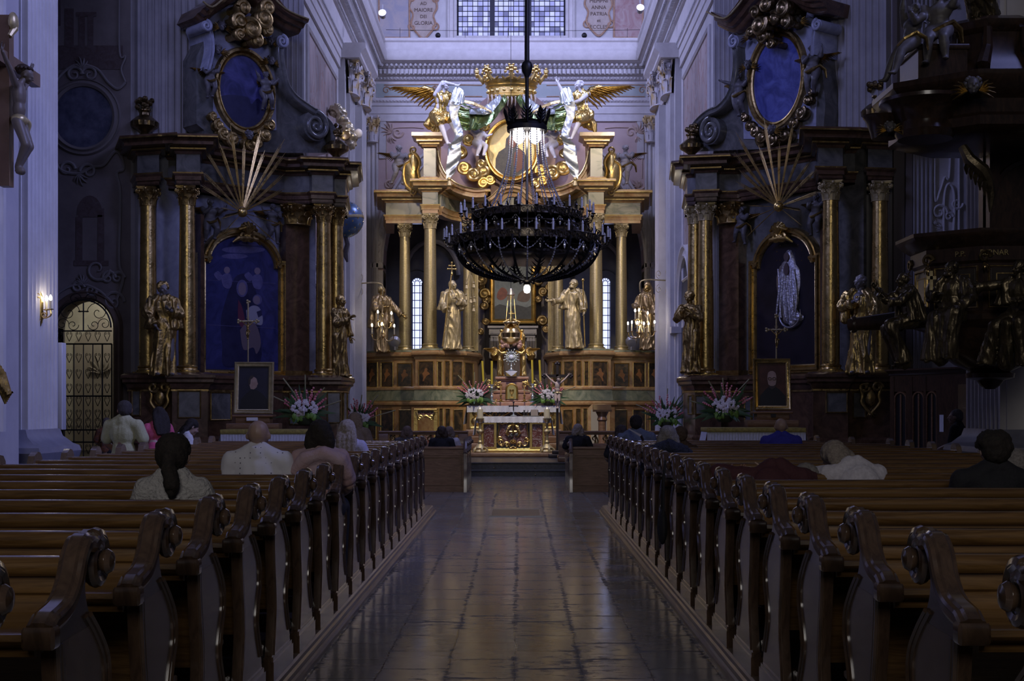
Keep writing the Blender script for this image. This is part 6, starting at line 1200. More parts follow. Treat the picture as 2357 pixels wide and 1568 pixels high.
# predella, altars
m = MB(); m.smooth = False; x0, x1 = X(1072,36.6), X(1276,36.6); m.bbox(x0,x1,36.4,41.5,.33,.45,.015)
o = m.build('altar_predella', WOODL); tag(o, 'low oak platform carrying the two altars at the top of the steps', 'platform')
m = MB(); m.smooth = False
for i in range(3): m.bbox(X(1078-4*i,38.8)-.0, X(1286+4*i,38.8), 38.8+.3*i, 41.5, .45+.2*i, .65+.2*i, .015)
o = m.build('altar_step', WOODL); tag(o, 'stacked oak steps directly under the rear altar table', 'step')
def cloth(name, label, x0, x1, y0, y1, z, drop, side, group, lace=.1):
    m = MB(); n = 60; rs = []; t = thing(name, label, 'cloth', ((x0+x1)/2,(y0+y1)/2,z), 0, group); sb = tuple(t.location)
    vs = []; fs = []; k = 7
    for i in range(n+1):
        x = x0+(x1-x0)*i/n
        for j in range(k+1): q = j/k; vs.append((x, y0-.012-.02*q*(1+sin(i*1.1)), z-drop*q+(.012*abs(sin(i*pi/2.5)) if j == k else 0)))
    for i in range(n):
        for j in range(k): a = i*(k+1)+j; fs.append((a,a+1,a+k+2,a+k+1))
    m.add(vs, fs); m.box(x0,x1,y0-.01,y1,z-.006,z+.006)
    for s, xx in ((-1,x0),(1,x1)):
        vs = []; fs = []; nn = 14
        for i in range(nn+1):
            y = y0-.02+(y1-y0+.02)*i/nn
            for j in range(k+1): q = j/k; vs.append((xx+s*(.01+.14*q*side+.03*q*sin(i*1.3)), y-.05*q*(1-i/nn), z-side*q))
        for i in range(nn):
            for j in range(k): a = i*(k+1)+j; fs.append((a,a+1,a+k+2,a+k+1))
        m.add(vs, fs)
    m.build('cloth', LACE, t, sub=sb) ; return t
LACE = mat('white lace linen', (.66,.64,.60), .85, 0, (.80,.79,.79), 40, bump=.4, bscale=60)
ad, az = 37.1, 1.45
x0, x1 = X(1108,ad), X(1254,ad); t = thing('front_altar', 'free standing gilded altar with red marble panels at the top of the steps', 'altar', ((x0+x1)/2, ad+.4, .45)); sb = tuple(t.location); c = (x0+x1)/2
m = MB(); m.smooth = False; m.box(x0+.05,x1-.05,ad+.03,ad+.8,.5,az-.05); m.build('altar_body', mat('ebony ground', (.02,.016,.014), .25, coat=.4), t, sub=sb)
m = MB(); m.bbox(x0-.03,x1+.03,ad-.03,ad+.85,.45,.52,.015); m.bbox(x0,x1,ad,ad+.82,.52,.56,.01); m.bbox(x0-.04,x1+.04,ad-.04,ad+.86,az-.07,az-.01,.015); m.smooth = False
for a, b in ((x0,x0+.06),(x0+.36,x0+.43),(x1-.43,x1-.36),(x1-.06,x1)): m.box(a,b,ad-.005,ad+.05,.55,az-.06)
for a in (x0+.06, x1-.36): m.box(a,a+.3,ad-.002,ad+.05,az-.2,az-.06); m.box(a,a+.3,ad-.002,ad+.05,.55,.60); m.smooth = True; m.ell((a+.15,ad-.01,az-.13), (.05,.03,.05)); m.smooth = False
m.build('gilded_frame', GOLD, t, sub=sb)
for i, (a, b) in enumerate(((x0+.07,x0+.35),(x1-.35,x1-.07))): m = MB(); m.smooth = False; m.box(a,b,ad+.0,ad+.06,.6,az-.2); m.build('marble_panel', RED, t, sub=sb)
m = MB(); m.smooth = False; F = lambda a,b,h: V((c+a, ad-h+.04, b)); w_ = (x1-x0)/2-.46
m.prism(sp2([(-w_*.98,.72),(-w_*.92,.95),(-w_*.96,1.2),(-w_*.85,1.3),(-w_*.5,1.28),(-.12,1.34),(.12,1.34),(w_*.5,1.28),(w_*.85,1.3),(w_*.96,1.2),(w_*.92,.95),(w_*.98,.72),(w_*.6,.64),(.2,.66),(-.2,.66),(-w_*.6,.64)],3), F, 0, .03); m.build('marble_panel', RED, t, sub=sb)
m = MB(); F2 = lambda a,b,h: V((c+a, ad-.01-h, b))
for s in (-1,1):
    scroll_relief(F2, [('l', [(s*w_*.96,1.32),(s*w_*.9,1.15),(s*w_*.96,.95),(s*w_*.98,.8),(s*w_*.9,.68),(s*w_*.7,.62)],1.), ('s', s*w_*.78, .72, .1, 1.2*s, pi), ('s', s*w_*.88, .82, .08, -1.2*s, 0), ('l', [(s*w_*.68,.62),(s*w_*.5,.73),(s*w_*.25,.70),(s*.08,.58),(0,.62)],1.), ('s', s*w_*.42, .66, .06, 1.2*s, pi/2), ('l', [(s*w_*.95,1.3),(s*w_*.7,1.25),(s*w_*.5,1.28),(s*w_*.25,1.24),(s*.15,1.3)],.6)], r=.019, t=.0, m=m); acanth(m, F2, s*w_*.94, .78, .09, pi/2+s*.5, 4, .0)
for i in range(8): a = 2*pi*i/8; m.ell(F2(.07*cos(a), .75+.045*sin(a), .02), .024, n=7, m=5)
m.ell(F2(0,.75,.03), .035); m.build('gilded_scrollwork', GOLD, t, sub=sb)
m = MB(); m.ell(F2(0,1.27,.02), (.06,.04,.07)); m.tube([F2(0,1.2,.02),F2(0,.98,.02)], .035, 8); m.tube([F2(-.1,1.04,.02),F2(.1,1.04,.02)], .02, 6)
for s in (-1,1):
    for i in range(5): m.tube([F2(s*.05,1.22,.01),F2(s*(.12+.02*i),1.24-.06*i,.02),F2(s*(.14-.005*i),1.12-.06*i,.01)], [.02,.03,.012], 6)
m.build('winged_emblem', GOLD, t, sub=sb)
m = MB()
for i in range(10): m.ell(F2(rnd(-.13,.13), .93+rnd(-.04,.05), .01), rnd(.03,.05), n=7, m=5)
m.build('cloud_carving', mat('grey silver cloud', (.16,.16,.15), .4, .6), t, sub=sb)
cloth('altar_cloth', 'white lace cloth over the front altar, hanging low at both sides', X(1097,ad), X(1268,ad), ad-.06, ad+.9, az+.005, .17, .52, 'altar cloths')
# rear altar with tabernacle
rd = 39.9; x0, x1 = X(1084,rd), X(1278,rd); zt = 1.76
t = thing('rear_altar', 'rear altar table of gilded carving below the rose marble tabernacle', 'altar', ((x0+x1)/2, rd+.5, 1.05)); sb = tuple(t.location); c = (x0+x1)/2
m = MB(); m.smooth = False; m.box(x0+.1,x1-.1,rd+.1,rd+1.4,1.05,zt-.02); m.build('altar_body', mat('black red marble', (.05,.022,.02), .25, 0, (.16,.08,.07), 6, coat=.4), t, sub=sb)
m = MB(); m.bbox(x0,x1,rd,rd+1.5,zt-.06,zt,.012); m.bbox(x0-.02,x1+.02,rd+.02,rd+1.45,1.03,1.13,.012)
F3 = lambda a,b,h: V((c+a, rd+.08-h, b))
for s in (-1,1):
    hw = (x1-x0)/2-.16; m.box(c+s*hw-.2, c+s*hw+.2, rd+.05, rd+.15, 1.1, zt-.05); m.ell(F3(s*hw,1.55,.03),(.13,.06,.12)); m.ell(F3(s*hw,1.3,.03),(.16,.08,.14))
    scroll_relief(F3, [('s', s*.55, 1.52, .14, 1.2*s, 0), ('s', s*.9, 1.5, .11, -1.2*s, pi), ('l', [(s*.1,1.6),(s*.35,1.45),(s*.6,1.38),(s*.9,1.6)],1)], r=.03, t=.0, m=m); acanth(m, F3, s*.7, 1.4, .16, pi/2, 5, .0)
m.build('gilded_carving', GOLD, t, sub=sb)
cloth('altar_cloth', 'white lace cloth over the rear altar table', X(1075,rd), X(1288,rd), rd-.03, rd+1.45, zt+.012, .2, .56, 'altar cloths')
td = 40.9; X_ = lambda p: X(p,td); Z_ = lambda q: Z(q,td)
t = thing('tabernacle', 'rose red marble tabernacle with gilded arched door under a small gilded canopy', 'tabernacle', (X_(1178), td, zt)); sb = tuple(t.location)
m = MB(); m.smooth = False
for (a,b,q0,q1,y0) in ((1122,1234,936,926,.0),(1126,1230,926,921,.05),(1130,1226,921,905,.1),(1136,1220,905,899,.06),(1140,1216,899,878,.12),(1145,1212,878,874,.08),(1140,1217,874,868,.03)): m.bbox(X_(a),X_(b),td-.35+y0,td+.5,Z_(q0),Z_(q1),.012)
m.build('marble_body', REDT, t, sub=sb)
m = MB(); F = lambda a,b,h: V((X_(1178)+a, td-.3-h, b)); zz = Z_(919); m.smooth = False; m.prism([(-.16,zz)]+arcpts(0, Z_(897), .16, .16, 180, 0, 14)+[(.16,zz)], F, -.04, .02); dr = m.build('arched_door', mat('gilded door', (.62,.55,.22), .3, .9, (.72,.62,.26), 8), t, sub=sb)
m = MB(); m.lathe([(.07,0),(.075,.02),(.02,.05),(.02,.12),(.05,.15),(.075,.22),(.07,.27),(0,.27)], tuple(F(0,zz+.03,.03)), 14); m.build('chalice_relief', GOLD, dr, sub=sb)
m = MB(); m.sweep([(-.2,zz),(-.2,Z_(897))]+arcpts(0, Z_(897), .2, .2, 180, 0, 14)+[(.2,zz)], [(0,0),(0,.03),(.03,.05),(.06,.02),(.06,0)], F=F)
for s in (-1,1):
    scroll_relief(F, [('s', s*.42, Z_(886), .1, 1.3*s, 0), ('l', [(s*.33,Z_(880)),(s*.5,Z_(884)),(s*.6,Z_(892)),(s*.76,Z_(890))],1), ('s', s*.72, Z_(882), .09, -1.3*s, 0)], r=.028, m=m); acanth(m, F, s*.45, Z_(886), .18, pi/2-s*.9, 5)
m.build('gilded_ornament', GOLD, t, sub=sb)
m = MB()                                              # canopy: columns, arch, dome
for s in (-1,1): x = X_(1178+s*22); m = MB(); m.lathe([(.06,Z_(866)),(.05,Z_(864)),(.045,Z_(812)),(.06,Z_(808)),(.08,Z_(804))], (x,td,0), 12); m.build('canopy_column', REDT, t, sub=sb)
m = MB(); F = lambda a,b,h: V((X_(1178)+a, td-h, b)); m.sweep(arcpts(0, Z_(806), .22, .24, 180, 0, 16), [(-.0,-.05),(0,.08),(-.12,.1),(-.14,-.05)], F=F)
for s in (-1,1): m.bbox(X_(1178+s*22)-.09,X_(1178+s*22)+.09,td-.12,td+.12,Z_(806),Z_(786),.015); m.tube([V((X_(1178+s*24),td-.1,Z_(790))),V((X_(1178+s*26),td-.14,Z_(775))),V((X_(1178+s*23),td-.1,Z_(765)))], [.08,.07,.04], 8); m.ell((X_(1178+s*24),td-.12,Z_(762)), .05)
m.lathe([(.36,Z_(786)),(.38,Z_(783)),(.33,Z_(779)),(.31,Z_(765)),(.22,Z_(752)),(.1,Z_(746)),(.06,Z_(742))], (X_(1178),td,0), 24); m.tube([(X_(1178),td,Z_(742)),(X_(1178),td,Z_(716))], .02, 6); m.tube([(X_(1178)-.09,td,Z_(722)),(X_(1178)+.09,td,Z_(722))], .02, 6)
for i in range(6): a = 2*pi*i/6; m.tube([(X_(1178)+.2*cos(a),td+.2*sin(a),Z_(750)),(X_(1178)+.26*cos(a),td+.26*sin(a),Z_(742)),(X_(1178)+.06*cos(a),td+.06*sin(a),Z_(735))], .025, 6)
m.build('gilded_canopy', GOLD, t, sub=sb)
m = MB()
for i in range(14): m.ell((X_(1178)+rnd(-.3,.3), td-.32, Z_(795)+rnd(-.07,.1)), rnd(.06,.1), n=8, m=6)
m.build('rose_cloud', mat('rose silver cloud', (.36,.20,.16), .4, .3, (.5,.32,.26), 8), t, sub=sb)
for s in (-1,1):
    figure('kneeling_angel', 'small gilded angel kneeling %s of the monstrance' % ('left' if s<0 else 'right'), 'statue', (X_(1178+s*26), td-.2, Z_(866)), R(-60*s), 1.0, 'kneeling angels of the tabernacle', skin=GOLD, robe=GOLD, arms=(((-.12,-.12,-.12),(-.02,-.22,-.06)),((.12,-.12,-.12),(.02,-.22,-.06))), hairc=GOLD, hairstyle='curly', vox=60, wings=((.25,1.0,.55),(.25,1.0,.55)), seed=s*4+50)
md = 40.55; t = thing('monstrance', 'silver rayed monstrance on a cloth covered stand between the kneeling angels', 'monstrance', (X(1177,md), md, Z(866,md))); sb = tuple(t.location); cx, cz = X(1177,md), Z(822,md)
m = MB(); m.lathe([(.13,Z(856,md)),(.13,Z(854,md)),(.04,Z(850,md)),(.02,Z(846,md)),(.04,Z(843,md)),(.02,Z(840,md)),(.025,Z(834,md))], (cx,md,0), 14)
for i in range(16): a = 2*pi*i/16; r = .25 if i%2 else .20; m.tube([(cx+.06*cos(a),md,cz+.06*sin(a)),(cx+r*cos(a),md,cz+r*sin(a))], [.03,.012], 6); m.ell((cx+r*cos(a),md,cz+r*sin(a)), .025, n=6, m=5)
for i in range(24): a = 2*pi*i/24; m.ell((cx+.15*cos(a),md-.02,cz+.15*sin(a)), .022, n=6, m=5)
m.build('rays', SILVER, t, sub=sb); m = MB(); m.ell((cx,md-.04,cz), (.07,.03,.07), n=16, m=10); m.build('glass_lunette', mat('white host glass', (.7,.75,.9), .1, 0, emit=(.8,.85,1.), estr=.4) if False else mat('white host', (.75,.78,.88), .2), t, sub=sb)
m = MB(); m.bbox(cx-.16,cx+.16,md-.12,md+.2,Z(866,md),Z(856,md)-.0,.01); m.build('stand', GOLD, t, sub=sb); m = MB(); m.smooth = False; m.bbox(cx-.18,cx+.18,md-.14,md+.2,Z(856,md)-.01,Z(856,md)+.015,.005); m.prism([(-.18,0),(.18,0),(.06,-.1),(0,-.14),(-.06,-.1)], lambda a,b,h: V((cx+a, md-.145-h, Z(856,md)+b)), 0, .008); m.build('linen_cover', LINEN, t, sub=sb)
# candles
def candle(label, px, py0, py1, d, r, stand=None, sm=None, wm=WAXY, lit=True, lean=0, group=None, cat='candle'):
    z0, z1 = Z(py0,d), Z(py1,d); zb = Z(stand,d) if stand else z0; t = thing('altar_candle', label, cat, (X(px,d), d, zb), 0, group); h = z1-zb
    m = MB(); m.tube([(0,0,z0-zb),(lean*.5,0,z0-zb+(z1-z0)*.5),(lean,0,z1-zb)], [r,r,r], 14); m.build('wax', wm, t)
    if stand: 
        k = z0-zb; m = MB(); m.lathe([(.1,0),(.1,.02),(.05,.05),(.03,k*.25),(.05,k*.32),(.022,k*.4),(.022,k*.7),(.045,k*.8),(.03,k*.88),(.07,k*.97),(.07,k),(.03,k)], n=16); m.build('candlestick', sm or SILVER, t)
    if lit: m = MB(); m.lathe([(.0,z1-zb),(.012,z1-zb+.012),(.008,z1-zb+.035),(.0,z1-zb+.055)], (lean,0,0), 8); m.build('wick_flame', FLAME, t)
    return t
for i, (px, p0, p1, ln) in enumerate(((1113,884,831,-.04),(1132,885,831,0),(1226,883,829,-.02),(1244,882,829,-.03))):
    candle('tall yellow beeswax candle %s of the tabernacle' % ('farthest left','just left','just right','farthest right')[i], px, p0, p1, 40.3, .034, 926, None, lit=False, lean=ln, group='yellow altar candles')
for px, s in ((1153,'left'),(1207,'right')): candle('slender honey coloured candle %s of the gilded tabernacle door' % s, px, 909, 888, 40.15, .022, 926, BRASS, WAX if False else mat('honey wax', (.55,.30,.10), .4), lit=False, group='slender candles')
for px, s in ((1105,'left'),(1259,'right')):
    t = candle('thick cream candle on a tall gilded stand at the %s front corner of the altar' % s, px, 963, 942, 36.95, .085, 1042, GOLDM, WAX, group='large altar candles'); k = Z(963,36.95)-.45
    st = [o for o in t.children if o.name.startswith('candlestick')][0]; bpy.data.objects.remove(st); t.location.z = .45
    for o in t.children: o.location.z = Z(1042,36.95)-.45
    m = MB(); m.lathe([(.17,0),(.19,.03),(.14,.08),(.16,.13),(.1,.2),(.06,.24),(.07,.3),(.04,.34),(.04,.5),(.09,.56),(.1,.6),(.04,.66),(.035,.8),(.06,.84),(.035,.9),(.05,k-.12),(.1,k-.05),(.12,k-.01),(.12,k)], n=18)
    for i in range(5): a = 2*pi*i/5; m.tube([(.12*cos(a),.12*sin(a),.14),(.2*cos(a),.2*sin(a),.08),(.22*cos(a),.22*sin(a),.01)], [.03,.04,.03], 6)
    m.build('candlestick', GOLDM, t)
# standing crosses on the altars
def small_cross(label, px, py0, py1, d, mt=SILVER, s=1.):
    z0, z1 = Z(py0,d), Z(py1,d); h = z1-z0; t = thing('altar_cross', label, 'cross', (X(px,d),d,z0)); m = MB(); m.lathe([(.09,0),(.09,.015),(.03,.04),(.014,.1),(.014,h*.4)], n=14); m.build('foot', mt, t)
    m = MB(); m.box(-.016,.016,-.012,.012,h*.35,h); m.box(-h*.28,h*.28,-.012,.012,h*.68,h*.77)
    for p in ((0,0,h),(-h*.28,0,h*.725),(h*.28,0,h*.725)): m.ell(p, .03, n=8, m=6)
    m.build('cross_bars', mat('dark cross wood', (.04,.03,.03), .3, .3), t); return t
small_cross('small dark cross with silver foot standing on the front altar', 1182, 958, 926, 37.5)
# book stand and little things on the altars
t = thing('missal_stand', 'slanted iron missal stand with open book on the front altar', 'book stand', (X(1222,37.5),37.5,az+.01)); m = MB(); m.smooth = False
for s in (-.2,.2): m.tube([(s,-.12,0),(s,.14,.18)], .014, 6); m.tube([(s,.14,0),(s,.14,.18)], .014, 6)
for i in range(5): m.tube([(-.22+.09*i,-.12,.01),(-.17+.09*i,.14,.18)], .01, 5)
m.tube([(-.24,-.13,.015),(.24,-.13,.015)], .015, 6); m.build('stand_frame', IRON, t); m = MB(); m.smooth = False; m.prism([(-.12,.0),(.14,.17),(.14,.2),(-.12,.03)], lambda a,b,h: V((h,a,b)), .0, .2); m.build('open_book', mat('book pages', (.20,.16,.12), .7), t)
t = thing('chalice', 'small gilded chalice at the left end of the rear altar table', 'chalice', (X(1141,40.2),40.2,zt+.02)); m = lathe_thing([(.07,0),(.07,.015),(.015,.04),(.015,.1),(.04,.13),(.06,.2),(.055,.2),(.03,.14)]); m.build('cup', BRASS, t)
# processional crucifix
d = 36.2; cx = X(1283,d); zb = .33; t = thing('processional_crucifix', 'tall dark crucifix with pale wooden Christ standing right of the altar', 'crucifix', (cx, d, zb)); zc = Z(866,d)-zb; z0 = Z(1000,d)-zb
m = MB(); m.smooth = False; m.box(-.035,.035,0,.06,.1,Z(840,d)-zb); m.box(-.36,.36,0,.055,zc-.04,zc+.045); m.bbox(-.25,.25,-.2,.25,0,.1,.02); m.bbox(-.15,.15,-.12,.17,.1,.2,.02); m.smooth = True
for (x, z) in ((0,Z(838,d)-zb),(-.37,zc),(.37,zc)):
    for k in range(3): a = (pi/2 if x == 0 else (pi if x < 0 else 0))+(k-1)*pi/2; m.ell((x+.035*cos(a),.028,z+.035*sin(a)), (.042,.03,.042), n=10, m=6)
m.build('cross', mat('dark cross wood'), t)
def christ(t, S, off, skin, cloth_, yaw=0.):
    b = MB(); P1 = lambda p: V(p)*S
    b.ell(P1((0,-.05,.62)), (.075*S,.055*S,.12*S)); b.ell(P1((0,-.05,.50)), (.065*S,.05*S,.08*S)); b.ell(P1((0,-.05,.40)), (.07*S,.055*S,.06*S)); b.caps([P1((0,-.05,.70)),P1((.02,-.08,.76))], [.03*S,.028*S])
    for s in (-1,1): b.caps([P1((s*.08,-.05,.69)),P1((s*.19,-.05,.78)),P1((s*.30,-.03,.90))], [.032*S,.025*S,.017*S]); b.caps([P1((s*.04,-.05,.39)),P1((s*.05,-.12,.20)),P1((s*.02,-.04,.02))], [.05*S,.037*S,.022*S]); b.ell(P1((s*.02,-.06,-.01)), (.025*S,.04*S,.035*S))
    q = bake(b, S/90, 2); hm, HM = head_mb(P1((.03,-.10,.79)), S*.13, .3, .5, -.3); q.join(bake(hm, S*.13/18, 1))
    for s in (-1,1): q.join(hand_mb(P1((s*.30,-.03,.90)), (s*.6,0,.8), (0,-1,0), .09*S, .3, side=s))
    o = q.build('carved_figure', skin, t, angle=80); o.location = off; o.rotation_euler = (0,0,yaw)
    q = MB(); q.ell(P1((0,-.05,.41)), (.082*S,.068*S,.055*S)); q.tube([P1((.06,-.08,.43)),P1((.11,-.08,.40)),P1((.12,-.07,.30))], [.03*S,.035*S,.015*S], 8); q = bake(q, S/70, 1, .006*S, S); o2 = q.build('loincloth', cloth_, t, angle=80); o2.location = off; o2.rotation_euler = (0,0,yaw)
    q = MB()
    for i in range(12): a = R(30*i); q.ell(P1((.03+.06*cos(a),-.08+.06*sin(a),.84)), .016*S, n=6, m=5)
    q.ell(P1((.03,-.07,.835)), (.058*S,.06*S,.05*S)); o3 = q.build('hair', mat('dark brown hair', (.035,.02,.012), .6), t); o3.location = off; o3.rotation_euler = (0,0,yaw)
christ(t, 1.0, (0,-.0,zc-.88), mat('ivory carved flesh', (.62,.48,.38), .45), GOLDM)
# hanging sanctuary lamp
d = 37.6; t = thing('sanctuary_lamp', 'gilded sanctuary lamp hanging on three chains before the tabernacle', 'lamp', (X(1176,d),d,Z(668,d))); zz = lambda q: Z(q,d)-Z(668,d)
m = MB(); m.lathe([(0,.06),(.03,.04),(.05,.0),(.11,zz(676)),(.12,zz(679)),(.1,zz(680)),(0,zz(678))], n=18); m.build('lamp_cap', mat('pale brass', (.62,.54,.38), .3, .9), t)
m = MB()
for i in range(3):
    a = 2*pi*i/3+.5; k = 22
    for j in range(k): q = j/(k-1); r = .09+.08*q; m.ell((r*cos(a), r*sin(a), zz(680+q*60)), (.012,.012,.022), n=6, m=4)
m.build('chains', BRASS, t)
m = MB(); m.lathe([(.2,zz(741)),(.22,zz(743)),(.2,zz(746)),(.08,zz(742))], n=20); m.lathe([(.05,zz(732)),(.04,zz(745)),(.08,zz(750)),(.2,zz(757)),(.29,zz(767)),(.27,zz(777)),(.3,zz(780)),(.2,zz(788)),(.06,zz(793)),(.03,zz(800))], n=24); m.build('lamp_bowl', BRASS, t)
m = MB(); m.tube([(0,0,0),(0,0,16-Z(668,d))], .008, 6); m.build('hanging_wire', IRON, t)
# bracket candelabra
def candelabrum(label, d, hx, hy, wx, wy, lights, side):
    t = thing('bracket_candelabrum', label, 'lamp', P(hx,hy,d), 0, 'bracket candelabra'); o = P(hx,hy,d); sb = tuple(o); wp = V((LWX if side<0 else RWX, abs(((LWX if side<0 else RWX))*K/(wx-CX)), 0)); wp.z = Z(wy, wp.y)
    top = P(hx, hy-28, d); m = MB(); pts = smoothpts([wp, wp.lerp(top,.5)+V((0,0,.03)), V((top.x+(.25*side),top.y,top.z+.06)), top+V((0,0,-.02)), o+V((0,0,.04))], 6); m.tube(pts, .022, 8); m.lathe([(.08,-.02),(.08,.0)], tuple(wp), 12)
    u = (top-wp); L_ = u.length; u.normalize(); F = lambda a,b,h: wp+u*a+V((0,0,b))
    for a0, b0, r, tn in ((.22,.3,.2,1.4),(.22,-.34,.2,-1.4),(.7,.22,.14,1.3),(.7,-.26,.14,-1.3),(.12,.62,.1,1.2),(.12,-.66,.1,-1.2)): m.tube([F(a0+x,b0+y,0) for x,y in spiral(0,0,r,.03,-pi/2 if b0>0 else pi/2,tn,22)], .008, 5)
    m.build('bracket_arm', GOLDM, t, sub=sb)
    m = MB(); zb = Z(lights[-1][1]+28,d); m.lathe([(.02,o.z),(.05,o.z-.05),(.02,o.z-.1),(.02,o.z-.5),(.05,o.z-.55),(.02,o.z-.6),(.06,zb+.4),(.02,zb+.3),(.07,zb+.15),(.1,zb+.05),(.03,zb),(0,zb-.08)], (o.x,d,0), 12)
    cxs = []
    for i, (px, py) in enumerate(lights):
        b = P(px,py,d); dx = b.x-o.x; dy = (((i*7)%5)-2)*.08; b.y += dy; foot = b+V((0,0,-.30)); st = V((o.x,d,foot.z-.0)); r = max(.12, abs(dx)*.5)
        pts = smoothpts([V((o.x,d,foot.z+.02)), V((o.x+dx*.35,d+dy*.4,foot.z-.16)), V((o.x+dx*.85,d+dy*.9,foot.z-.14)), foot], 5); m.tube(pts, .016, 6); m.lathe([(.0,-.01),(.05,.0),(.055,.02),(.02,.02)], tuple(foot), 10); cxs.append((b, foot))
    m.build('branches', BRASS, t, sub=sb)
    for b, foot in cxs:
        m = MB(); m.tube([foot+V((0,0,.02)), b+V((0,0,-.05))], .02, 8); c = m.build('candle_sleeve', WAX, t, sub=sb); m = MB(); m.lathe([(0,-.045),(.022,-.03),(.028,0),(.016,.04),(0,.06)], tuple(b), 10); m.build('candle_bulb', BULBS, c, sub=sb)
    return t
candelabrum('gilded hanging candelabrum with five lights on the left chancel wall bracket', 41.0, 880, 683, 803, 653, ((871,719),(901,721),(855,748),(880,746),(907,750)), -1)
candelabrum('gilded hanging candelabrum with nine lights on the right chancel wall bracket', 41.0, 1474, 676, 1552, 646, ((1461,716),(1471,714),(1492,720),(1445,745),(1455,742),(1466,744),(1482,745),(1494,744),(1506,742)), 1)
# communion rails
for s, xa, xb, yy in ((-1, X(872,33.4), X(1078,33.4), 33.4), (1, X(1286,33.4), X(1552,33.4), 33.4)):
    t = thing('communion_rail', 'oak communion rail with gilded balusters %s of the chancel steps' % ('left' if s<0 else 'right'), 'rail', ((xa+xb)/2,yy,.33), 0, 'communion rails'); sb = tuple(t.location); zr = 1.12
    m = MB(); m.bbox(xa,xb,yy-.16,yy+.16,zr-.05,zr,.015); m.bbox(xa+.02,xb-.02,yy-.12,yy+.12,zr-.1,zr-.05,.01); m.bbox(xa,xb,yy-.12,yy+.12,.33,.45,.015)
    for x in (xa+.13, xb-.13): m.bbox(x-.13,x+.13,yy-.13,yy+.13,.33,zr-.05,.015); m.bbox(x-.16,x+.16,yy-.16,yy+.16,.33,.5,.02)
    m.build('rail_frame', WOODL, t, sub=sb); n = 9; m = MB()
    for i in range(n):
        x = xa+.4+(xb-xa-.8)*i/(n-1); m = MB(); F = lambda a,b,h: V((x+a,yy-.02-h,b)); scroll_relief(F, [('s', -.03, .92, .07, 1.3, 0), ('s', .04, .62, .07, -1.3, pi), ('l', [(-.08,.5),(0,.7),(.06,.85),(0,1.0)],1)], r=.02, m=m); m.lathe([(.03,.45),(.05,.5),(.02,.6),(.045,.75),(.02,.9),(.03,1.02)], (x,yy,0), 8); m.build('baluster', GOLDD, t, sub=sb)
# flowers
LEAF = mat('dark green leaves', (.03,.075,.03), .5, 0, (.06,.13,.045), 6); LEAFL = mat('light green leaves', (.16,.30,.05), .5); PINKF = mat('pink gladioli', (.60,.14,.17), .5, 0, (.75,.32,.33), 8); WHF = mat('white chrysanthemums', (.70,.62,.64), .7, 0, (.82,.78,.78), 20); STK = mat('dry reed', (.30,.28,.14), .6)
def bouquet(label, px, pyb, d, s, dim=1, arum=False):
    t = thing('flower_arrangement', label, 'flowers', (X(px,d),d,Z(pyb,d)), 0, 'altar flower arrangements')
    m = MB(); m.lathe([(.12*s,0),(.16*s,.03*s),(.2*s,.14*s),(.18*s,.16*s),(0,.15*s)], n=16); m.build('basket', mat('green basket', (.05,.06,.03), .6), t)
    m = MB()
    for i in range(46):
        a = rnd(0,6.28); e = rnd(-.25,1.25); L_ = s*rnd(.42,.66)*(1.15 if e > .8 else 1); b = V((.08*s*cos(a),.06*s*sin(a),.18*s)); dr = V((cos(a)*cos(e),.45*sin(a)*cos(e),sin(e))); c = b+dr*L_*.55; p = b+dr*L_+V((0,0,-.08*s*cos(e))); w = s*rnd(.035,.06); u = dr.cross(V((0,1,.2))).normalized(); rs = [b, c, p]
        m.tube([b, b.lerp(c,.6), c, p], [.01*s,w,w*.95,.004], 5, flat=.18, up=(0,1,0))
    m.build('foliage', LEAF, t)
    m = MB()
    for i in range(14): a = R(-160+i*24); p = V((.22*s*cos(a), -.16*s+.04*s*sin(a*2), .14*s+rnd(-.03,.06)*s)); m.ell(p, (.05*s,.02*s,.065*s), n=7, m=5)
    m.build('light_leaves', LEAFL, t)
    m = MB()
    for i in range(54):
        a = rnd(0,6.28); r = sqrt(rnd(0,1)); p = V((.27*s*r*cos(a)+.0, -.12*s-.09*s*(1-r*r), .34*s+.19*s*r*sin(a))); q = rnd(.026,.036)*s; m.ell(p, (q,q*.7,q), n=7, m=5)
        for k in range(6): b = 2*pi*k/6; m.ell(p+V((q*1.0*cos(b),0,q*1.0*sin(b))), q*.45, n=5, m=4)
    m.build('white_blooms', WHF if dim else WHF, t)
    for i in range(11):
        m = MB(); a = R(30+i*12+rnd(-6,6)); L_ = s*rnd(.40,.66); m.tube([V((0,-.05*s,.25*s)), V((L_*cos(a),-.07*s,.2*s+L_*sin(a)))], .006*s, 5)
        for j in range(6): q = .55+.09*j; m.ell(V((L_*q*cos(a)+rnd(-.012,.012)*s, -.07*s, .2*s+L_*q*sin(a))), rnd(.026,.036)*s*(1.25-q*.5), n=7, m=5)
        m.build('pink_gladiolus', PINKF, t)
    m = MB()
    for i in range(5): a = R(25+i*32+rnd(-8,8)); L_ = s*rnd(.75,.98); m.tube([V((0,0,.2*s)), V((L_*.5*cos(a),.03,.2*s+L_*.55*sin(a))), V((L_*cos(a)*1.02,.0,.2*s+L_*sin(a)*.92))], [.008*s,.012*s,.016*s], 5)
    m.build('reeds', STK, t)
    if arum: m = MB(); m.tube([V((.02*s,-.26*s,.2*s)),V((.02*s,-.3*s,.3*s)),V((.03*s,-.28*s,.42*s))], [.03*s,.07*s,.008*s], 8, flat=.5); m.build('arum_bloom', WHF, t)
    return t
